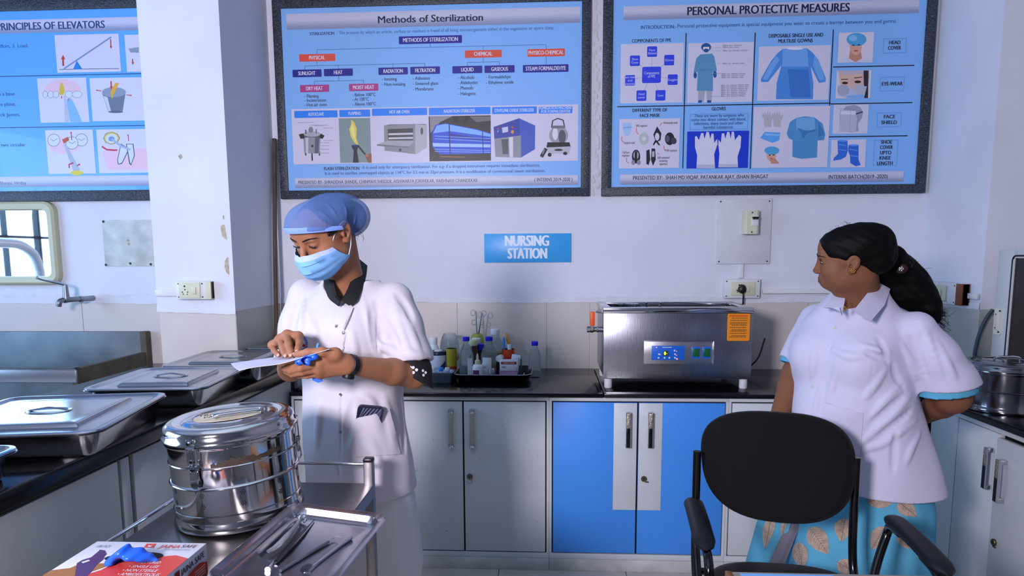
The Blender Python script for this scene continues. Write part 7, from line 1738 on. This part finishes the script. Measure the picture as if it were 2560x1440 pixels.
for q in (-1, 1):
    X = .222 if q > 0 else -.243; dy = .02 if q > 0 else -.045
    b = MB(); b.tube(smooth_path([LW(X, -.185, .84), LW(X, -.183, .70), LW(X, -.175, .56), LW(X, -.14, .475), LW(X, -.05, .442), LW(X, .17, .436), LW(X, .215, .40), LW(X, .225, .30), LW(X, .225, .03), LW(X, .20, -.025), LW(X, -.20, -.028)], 6), .0125, TUBE, 14); b.build('side_frame', ch)
    Xa = .305 if q > 0 else -.248
    b = MB(); b.tube(smooth_path([LW(X, -.02, .445), LW((X + Xa) / 2, -.10, .53), LW(Xa, -.145, .62), LW(Xa, -.12, .655), LW(Xa, -.05, .662)], 6), .0125, TUBE, 12); b.tube(smooth_path([LW(X, .16, .44), LW((X + Xa) / 2, .19, .52), LW(Xa, .21, .62), LW(Xa, .18, .655), LW(Xa, .10, .662)], 6), .0125, TUBE, 12); b.build('arm_frame', ch)
    b = MB(); rings = []
    for t in [i / 16 for i in range(17)]:
        yy = -.165 + dy + .38 * t; e = min(1, math.sin(math.pi * min(max(t, .0), 1)) * 3.2 + .02) ** .5; wv = .030 * e; hv = .017 * e; zc = .676 + .012 * math.sin(t * 2.4) - .010 * t; rings.append([tuple(LW(Xa + q * .004 + wv * math.copysign(abs(math.cos(u)) ** .8, math.cos(u)), yy, zc + hv * math.sin(u))) for u in [2 * math.pi * i / 20 for i in range(20)]])
    b.loft(rings, ARM); b.build('armrest', ch)
b = MB(); b.tube([LW(-.243, -.14, .47), LW(.243, -.14, .47)], .011, TUBE, 10); b.tube([LW(-.243, .10, .436), LW(.243, .10, .436)], .011, TUBE, 10); b.build('crossbar', ch)
# ================================================================ desk at the picture's lower edge
dk = thing('desk', 'beige desk with a brown wooden edge strip, in front of the black chair', 'desk', (.95, 1.1, FLOOR_Z))
b = MB(); b.box(.40, 1.66, .75, 1.462, .715, .750, mat('beige_desktop', '#8f8c80', .4, vary=.06, vscale=4), .002); b.build('desktop', dk)
b = MB(); b.box(.388, .402, .75, 1.464, .712, .752, mat('desk_edge_wood', '#8a5a30', .4, vary=.2, vscale=20), .003); b.build('edge_strip', dk)
for x, y in ((.43, .80), (1.61, .80), (.43, 1.42), (1.61, 1.42)):
    b = MB(); b.box(x - .02, x + .02, y - .02, y + .02, FLOOR_Z, .716, TUBE, .002); b.build('leg', dk)
b = MB(); b.box(.418, .618, 1.06, 1.452, .7502, .7512, mat('sky_sheet', '#78b4f0', .5)); tag(b.build('blue_sheet'), 'light blue sheet lying on the far left corner of the desk', 'paper')
# ================================================================ steel trolley with its load
DZ = .83
TST = mat('trolley_steel', '#8d8a8a', .32, 1.0, vary=.12, vscale=5, rvary=.08, bump=.02, bscale=9)
tr = thing('trolley', 'brushed steel trolley with a guard rail, carrying the drum in front of the nurse', 'trolley', (-.705, 1.36, FLOOR_Z))
TX0, TX1, TY0, TY1 = -.935, -.478, .88, 1.785
b = MB(); b.box(TX0, TX1, TY0, TY1, DZ - .004, DZ, TST, .001); b.box(TX0, TX0 + .003, TY0, TY1, DZ - .035, DZ - .002, TST); b.box(TX1 - .003, TX1, TY0, TY1, DZ - .035, DZ - .002, TST); b.box(TX0, TX1, TY1 - .003, TY1, DZ - .035, DZ - .002, TST); b.box(TX0, TX1, TY0, TY0 + .003, DZ - .035, DZ - .002, TST); b.build('deck', tr)
b = MB(); b.box(TX0, TX1, TY0, TY1, .12, .124, TST, .001); b.build('lower_shelf', tr)
for x in (TX0 + .012, TX1 - .012):
    for y in (TY0 + .012, TY1 - .012):
        top = .906 if y > 1.2 else .855
        b = MB(); b.box(x - .0125, x + .0125, y - .0125, y + .0125, FLOOR_Z + .09, top - .006, TST, .002); lg = b.build('leg', tr)
        b = MB(); b.box(x - .0135, x + .0135, y - .0135, y + .0135, top - .012, top, mat('black_rubber', '#0b0b0c', .35), .004); b.build('end_cap', lg)
        b = MB(); b.cyl((x - .012, y, FLOOR_Z + .0402), (x + .012, y, FLOOR_Z + .0402), .040, .040, MATS['black_rubber'], 20); b.box(x - .016, x + .016, y - .014, y + .014, FLOOR_Z + .075, FLOOR_Z + .095, STEEL); b.build('caster', lg)
for pts in ([(TX0 + .02, TY1 - .012, .888), (TX1 - .02, TY1 - .012, .888)], [(TX0 + .015, TY0 + .01, .858), (TX0 + .015, TY1 - .02, .858)]):
    b = MB(); b.tube(pts, .0045, CHROME, 12); b.build('guard_rail', tr)
# big drum
DRM = mat('drum_mirror_steel', '#c9c6c4', .09, 1.0, rvary=.05, vscale=5, bump=.035, bscale=10)
t = thing('sterilizing_drum', 'large shiny steel drum with clamp latches and a hand-written yellowed label on its lid', 'drum', (-.742, 1.545, DZ + .0100), rot=Matrix.Rotation(R(3.6), 3, Vector((.44, -.9, 0))).to_euler())
bd, ld, zt = drum(t, .280, .203, .034, DRM)
b = MB(); r = .140
b.lathe([(r + .001, .0405), (r + .0035, .042), (r + .001, .0435)], DRM, 64, cap=False)
b.lathe([(r + .001, .150), (r + .0025, .152), (r + .001, .154)], DRM, 64, cap=False); b.build('beading', bd, False)
# perforation clusters
b = MB(); hole = flat('#0b0b0c', .6)
for a in range(0, 360, 36):
    for zc in (.066, .092):
        for k in range(7):
            u = 0 if k == 6 else .0045 * math.cos(k * 1.047); v = 0 if k == 6 else .0045 * math.sin(k * 1.047); an = R(a + 12) + u / r
            M = Matrix.Translation((r * math.cos(an) + .0003 * math.cos(an), r * math.sin(an) + .0003 * math.sin(an), zc + v)) @ Vector((math.cos(an), math.sin(an), 0)).to_track_quat('Z', 'Y').to_matrix().to_4x4()
            b.lathe([(.0016, 0), (.0016, .0003), (0, .0003)], hole, 8, M)
b.build('vent_holes', bd, False)
RUSTB = mat('torn_label_residue', '#3d3026', .7, vary=.3, vscale=60)
b = MB(); rr = random.Random(3); n = 30; lo = []; hi = []
for i in range(n + 1):
    an = R(276 + 66 * i / n); q_ = r + .0008; lo.append((q_ * math.cos(an), q_ * math.sin(an), .150 + .010 * i / n + rr.uniform(-.002, .002) - (.004 if i < 6 else 0))); hi.append((q_ * math.cos(an), q_ * math.sin(an), -.0 + .162 + .009 * i / n + rr.uniform(-.004, .004) + (.006 if 4 < i < 14 else 0)))
b.add(lo + hi, [(i, i + 1, n + 2 + i, n + 1 + i) for i in range(n)], RUSTB, False); b.build('torn_label', bd, False)
def latch(an):
    M = Matrix.Rotation(R(an), 4, 'Z') @ Matrix.Translation((r, 0, 0)) @ Matrix(((0, 0, 1, 0), (1, 0, 0, 0), (0, 1, 0, 0), (0, 0, 0, 1)))    # x along the wall, y up, z outward
    b = MB(); b.box(-.012, .012, .156, .174, 0, .003, CHROME, .001, M); b.box(-.010, .010, .128, .158, .003, .008, CHROME, .002, M)
    b.loft([[tuple(M @ Vector(p)) for p in ((-.010, .150, .006), (.010, .150, .006), (.010, .150, .010), (-.010, .150, .010))], [tuple(M @ Vector(p)) for p in ((-.008, .118, .010), (.008, .118, .010), (.008, .118, .0125), (-.008, .118, .0125))], [tuple(M @ Vector(p)) for p in ((-.006, .110, .006), (.006, .110, .006), (.006, .110, .008), (-.006, .110, .008))]], CHROME)
    for s in (-1, 1): b.lathe([(.005, -.003), (.005, .003)], CHROME, 14, M @ Matrix.Translation((s * .009, .160, .008)) @ Matrix.Rotation(R(90), 4, 'Y'))
    lt = b.build('latch', bd, False)
    b = MB(); b.tube([M @ Vector(p) for p in ((-.010, .160, .010), (-.012, .196, .010), (-.009, .203, .011), (.009, .203, .011), (.012, .196, .010), (.010, .160, .010))], .0016, CHROME, 8); b.box(-.009, .009, .198, .222, .006, .009, CHROME, .001, M); b.ball(M @ Vector((0, .216, .010)), .003, CHROME, 10); b.build('wire_bail', lt, False)
latch(262); latch(20)
# plaque and grip on the lid
b = MB(); n = 40; LABM = mat('yellowed_label', '#b9ab8f', .55, vary=.28, vscale=26, col2='#c9c0aa')
el = lambda a, c, zz: [(a * math.cos(2 * math.pi * i / n + .0), c * math.sin(2 * math.pi * i / n), zz) for i in range(n)]
ML = Matrix.Rotation(R(25), 4, 'Z')
b.loft([[tuple(ML @ Vector(p)) for p in el(.080, .058, zt + .0005)], [tuple(ML @ Vector(p)) for p in el(.079, .057, zt + .0016)]], LABM, False, True, False)
IN = flat('#3a3430', .6); b.text('TRAUMA T.', IN, ML @ Matrix.Translation((-.018, .018, zt + .0018)), .100, .024, bold=.012); b.text('PACK', IN, ML @ Matrix.Translation((-.030, -.006, zt + .0018)), .050, .022, bold=.012)
lb = b.build('lid_label', ld, False)
b = MB(); b.poly([tuple(ML @ Vector(p)) for p in ((.025, .026, zt + .0019), (.050, .010, zt + .0019), (.062, .020, zt + .0019), (.040, .036, zt + .0019))], mat('rust_stain', '#7a4a22', .7, vary=.3, vscale=40)); b.build('rust_stain', ld, False)
b = MB(); b.tube([ML @ Vector((.020, -.012, 0)) + ML @ Vector(p) for p in smooth_path([(-.046, -.013, zt + .004), (-.052, -.012, zt + .008), (-.045, -.002, zt + .010), (.045, -.002, zt + .010), (.052, -.012, zt + .008), (.045, -.023, zt + .010), (-.045, -.023, zt + .010)], 4, True)], .0030, CHROME, 10, True)
for s in (-1, 1): b.ball(ML @ Vector((.020 + s * .050, -.024, zt + .004)), .006, CHROME, 12)
b.build('bail_handle', ld, False)
# glove carton
bx = thing('glove_box', 'white and red carton of gloves lettered JAINA SAFE on the trolley', 'box', (-.783, 1.16, DZ))
BX0, BX1, BY0, BY1, BZ = -.894, -.672, 1.085, 1.245, .89
CARD = mat('white_card', '#cfd0da', .5); RED_ = flat('#c23a2c', .45); ORB = flat('#9a6426', .45)
b = MB(); b.box(BX0, BX1, BY0, BY1, DZ + .0004, BZ, CARD, .0008)
T_ = lambda px, py, h=.0006: tuple(at_z(px, py, BZ + h))
def tp(pts, m, h=.0006): b.add([T_(px, py, h) for px, py in pts], [tuple(range(len(pts)))], m)
cl_ = lambda L: [(px, min(py, 1445)) for px, py in L]
rg = [(252, 1425), (285, 1408), (330, 1401), (392, 1392), (440, 1388), (470, 1396)]
far = [at_z(px, py, BZ + .0006) for px, py in rg]
b.add([tuple(p) for p in far] + [(BX1 - .0005, BY0 + .001, BZ + .0006), (far[0].x - .03, BY0 + .001, BZ + .0006)], [tuple(range(8))][:1], RED_)
fo = [at_z(px, py, BZ + .0005) for px, py in ((175, 1420), (191, 1413), (225, 1409), (262, 1408), (285, 1409))]
b.add([tuple(p) for p in fo] + [(far[0].x - .03, BY0 + .001, BZ + .0005), (BX0 + .0005, BY0 + .001, BZ + .0005), (BX0 + .0005, fo[0].y - .01, BZ + .0005)], [tuple(range(8))], ORB)
PUR_ = flat('#46225c', .45)
tp([(187, 1440), (192, 1408), (205, 1400), (228, 1393), (246, 1378), (258, 1376), (264, 1383), (258, 1398), (243, 1410), (232, 1424), (218, 1440)][::-1], PUR_, .0009); tp([(246, 1380), (249, 1374), (256, 1375), (262, 1376), (266, 1385), (258, 1392), (247, 1390)][::-1], PUR_, .001); tp([(203, 1405), (222, 1399), (225, 1402), (207, 1408)][::-1], CARD, .0012)
tp([(359, 1369), (367, 1359), (391, 1359), (384, 1369)], RED_); tp([(369, 1367), (373, 1362), (376, 1365), (382, 1361), (377, 1367)], CARD, .001)
def tt(s, px0, px1, py, hgt, m, it=0.0):
    a = Vector(T_(px0, py, .0012)); c = Vector(T_(px1, py, .0012)); b.text(s, m, frame((a + c) / 2, (1, 0, 0), (it, 1, 0)), (c - a).length, hgt, bold=.004)
tt('JAINA', 394, 446, 1370, .021, RED_); tt('SAFE', 450, 487, 1369, .019, flat('#5a3030')); tt('Nitrile Examination Gloves', 407, 474, 1375, .008, flat('#7a7f90')); tt('100 PCS', 238, 272, 1368, .014, flat('#6a7080'))
WK = flat('#d9d4d6')
tt('TEXTURED', 343, 399, 1409, .014, WK); tt('• SINGLE USE', 318, 394, 1419, .014, WK); tt('• NON STERILE', 302, 391, 1429, .014, WK); tt('• AMBIDEXTROUS', 289, 396, 1439, .014, WK)
xs_ = BX1 + .0008
b.add([(xs_, BY0 + .002, DZ + .002), (xs_, BY1 - .003, DZ + .002), (xs_, BY1 - .003, DZ + .024), (xs_, BY1 - .03, DZ + .034), (xs_, BY1 - .07, DZ + .030), (xs_, BY0 + .03, DZ + .012)], [tuple(range(6))], RED_)
MS = frame((xs_ + .0004, BY1 - .055, DZ + .039), (0, 1, 0), (0, 0, 1)); b.text('JAINA SAFE', flat('#3a3442'), MS, .085, .017, bold=.012); b.text('Nitrile Gloves', flat('#6a7080'), MS @ Matrix.Translation((.0, -.007, 0)), .035, .007)
b.add([(xs_ + .0003, BY1 - .117, DZ + .036), (xs_ + .0003, BY1 - .101, DZ + .036), (xs_ + .0003, BY1 - .101, DZ + .054), (xs_ + .0003, BY1 - .117, DZ + .054)], [(0, 1, 2, 3)], flat('#7a2a2a'))
for i in range(4): b.box(xs_ - .0002, xs_ + .0004, BY1 - .050, BY1 - .012, DZ + .006 + i * .0052, DZ + .0078 + i * .0052, flat('#d9b0a8'))
bo = b.build('carton', bx)
b = MB(); hc = at_z(335, 1392, BZ + .0014); n = 28
b.add([(hc.x + .052 * math.cos(2 * math.pi * i / n), hc.y + .020 * math.sin(2 * math.pi * i / n) + .006 * math.cos(2 * math.pi * i / n), BZ + .0014) for i in range(n)], [tuple(range(n))], flat('#0e0f14', .8)); b.build('opening', bo)
gg = SDF(axis((-.86, -.68, .0022)), axis((1.12, 1.25, .0022)), axis((.885, .95, .0022)))
for px, py, hz, r3 in ((285, 1396, .008, (.016, .014, .010)), (300, 1392, .014, (.016, .014, .012)), (322, 1388, .018, (.018, .015, .014)), (338, 1391, .014, (.018, .014, .011)), (358, 1394, .008, (.016, .010, .007)), (374, 1397, .005, (.014, .007, .005)), (320, 1380, .024, (.012, .010, .010))): gg.ell(at_z(px, py, BZ + hz), r3, k=.008)
gg.ell(at_z(280, 1399, BZ + .010), (.010, .010, .006), k=.004, sub=True); gg.noise(.0045, 220, 2)
gg.half((0, 0, BZ + .0016), (0, 0, -1))
g_ = gg.build('disposable_glove', mat('blue_nitrile', '#1f5fe0', .35, spec=.5), None); tag(g_, 'bright blue glove pulled half out of the opening of the red and white carton', 'glove')
# instrument tray, tipped a little over the trolley's edge
TA = Matrix.Translation((-.502, 1.322, .8425)) @ Matrix.Rotation(R(-3.5), 4, 'Z') @ Matrix.Rotation(R(5.2), 4, 'Y')
it = thing('instrument_tray', 'shallow steel tray of dental instruments overhanging the trolley edge', 'tray', TA.translation, rot=TA.to_euler())
TL, TW = .385, .236
rr_ = lambda ins, zz, q=.04: [(p[0], p[1], zz) for p in rrect(-TW / 2 + ins, TW / 2 - ins, -TL / 2 + ins, TL / 2 - ins, max(.008, q - ins * .7), 6)]
b = MB(); TRM = mat('tray_steel', '#b4b4bb', .2, 1.0, rvary=.07, vscale=7, bump=.02, bscale=20)
b.loft([rr_(.020, -.0008, .035), rr_(.016, 0, .035), rr_(.010, .014), rr_(.001, .0175), rr_(0, .019), rr_(.002, .0205), rr_(.010, .0185), rr_(.016, .016), rr_(.022, .0035), rr_(.028, .0008), rr_(.05, .0006)], TRM); b.build('tray_pan', it, False)
TAI = TA.inverted(); nrm = (TA.to_3x3() @ Vector((0, 0, 1)))
def tl(px, py, h):
    o = Vector((0, 0, CAMH)); d = ray(px, py); p0 = TA @ Vector((0, 0, h)); t = (p0 - o).dot(nrm) / d.dot(nrm); return o + d * t
def tool(name, label): return thing(name, label, 'instrument', tl(800, 1380, .001))
t = thing('dental_probe', 'thin dental probe with a fine curved tip in the instrument tray', 'instrument', tl(760, 1390, .001))
b = MB(); b.tube([tl(701, 1427, .0045), tl(790, 1373, .0045), tl(822, 1354, .0045)], [.0034, .0034, .0028], DULLSTEEL, 10); b.build('shank', t)
b = MB(); b.tube(smooth_path([tl(822, 1354, .0045), tl(835, 1345, .006), tl(848, 1342, .009), tl(852, 1344, .008)], 4), [.0018] * 4 + [.0012] * 4 + [.0007] * 5, CHROME, 8); b.build('tip', t)
t = thing('mouth_mirror', 'round dental mouth mirror with a bright handle in the instrument tray', 'instrument', tl(820, 1385, .001))
b = MB(); b.tube([tl(878, 1344, .005), tl(874, 1347, .005), tl(852, 1362, .005), tl(800, 1401, .005), tl(779, 1417, .006)], [.0042, .0042, .0036, .0032, .0018], CHROME, 12); b.build('shank', t)
mc = tl(766, 1421, .009); zt_ = (nrm + Vector((-.35, -.25, 0))).normalized(); b = MB(); b.lathe([(.0125, -.0015), (.0130, 0), (.0125, .0012), (0, .0012)], CHROME, 28, Matrix.Translation(mc) @ zt_.to_track_quat('Z', 'Y').to_matrix().to_4x4()); b.build('mirror_head', t)
t = thing('extraction_forceps', 'steel extraction forceps with knurled handles in the instrument tray', 'instrument', tl(710, 1340, .001))
KN = mat('knurled_steel', '#9a9ba2', .35, 1.0, bump=.8, bscale=700)
for pts, rs in (([(752, 1294, .012), (742, 1312, .012), (718, 1340, .014), (692, 1366, .013), (670, 1379, .010)], [.0045, .0050, .0078, .0075, .0050]), ([(748, 1294, .009), (728, 1306, .009), (690, 1340, .008), (662, 1366, .007), (648, 1380, .007)], [.0045, .0046, .0060, .0060, .0048])):
    p_ = smooth_path([tl(*q) for q in pts], 5); m_ = len(p_); r2 = list(np.interp(np.linspace(0, len(rs) - 1, m_), range(len(rs)), rs)); b = MB(); b.tube(p_, r2, KN, 12, flat=.65); b.build('handle', t)
b = MB(); b.ball(tl(750, 1295, .011), .0085, CHROME, 16); b.tube(smooth_path([tl(752, 1294, .011), tl(760, 1291, .013), tl(764, 1299, .010), tl(760, 1306, .006)], 4), [.0055] * 6 + [.004] * 4 + [.0025] * 3, CHROME, 10); b.tube(smooth_path([tl(746, 1293, .010), tl(742, 1289, .010), tl(736, 1293, .007)], 4), [.005] * 4 + [.003] * 5, CHROME, 10); b.build('beak', t)
t = thing('tweezers', 'dark slim tweezers lying beside the forceps in the instrument tray', 'instrument', tl(735, 1350, .001))
for dx in (0, 5):
    b = MB(); b.tube([tl(786 - dx * .3, 1299 + dx * .5, .004), tl(760 - dx, 1328 + dx * .4, .008), tl(724 - dx, 1366 + dx * .5, .009), tl(690, 1402, .006)], [.0012, .0030, .0044, .0040], mat('dark_steel', '#54565e', .3, 1.0), 8, flat=.45); b.build('arm', t)
t = thing('spoon_excavator', 'small bright spoon-ended instrument near the bottom of the instrument tray', 'instrument', tl(672, 1415, .001))
b = MB(); b.tube([tl(684, 1404, .004), tl(676, 1414, .004), tl(669, 1424, .004)], [.0025, .004, .0058], CHROME, 10); b.build('spoon', t)
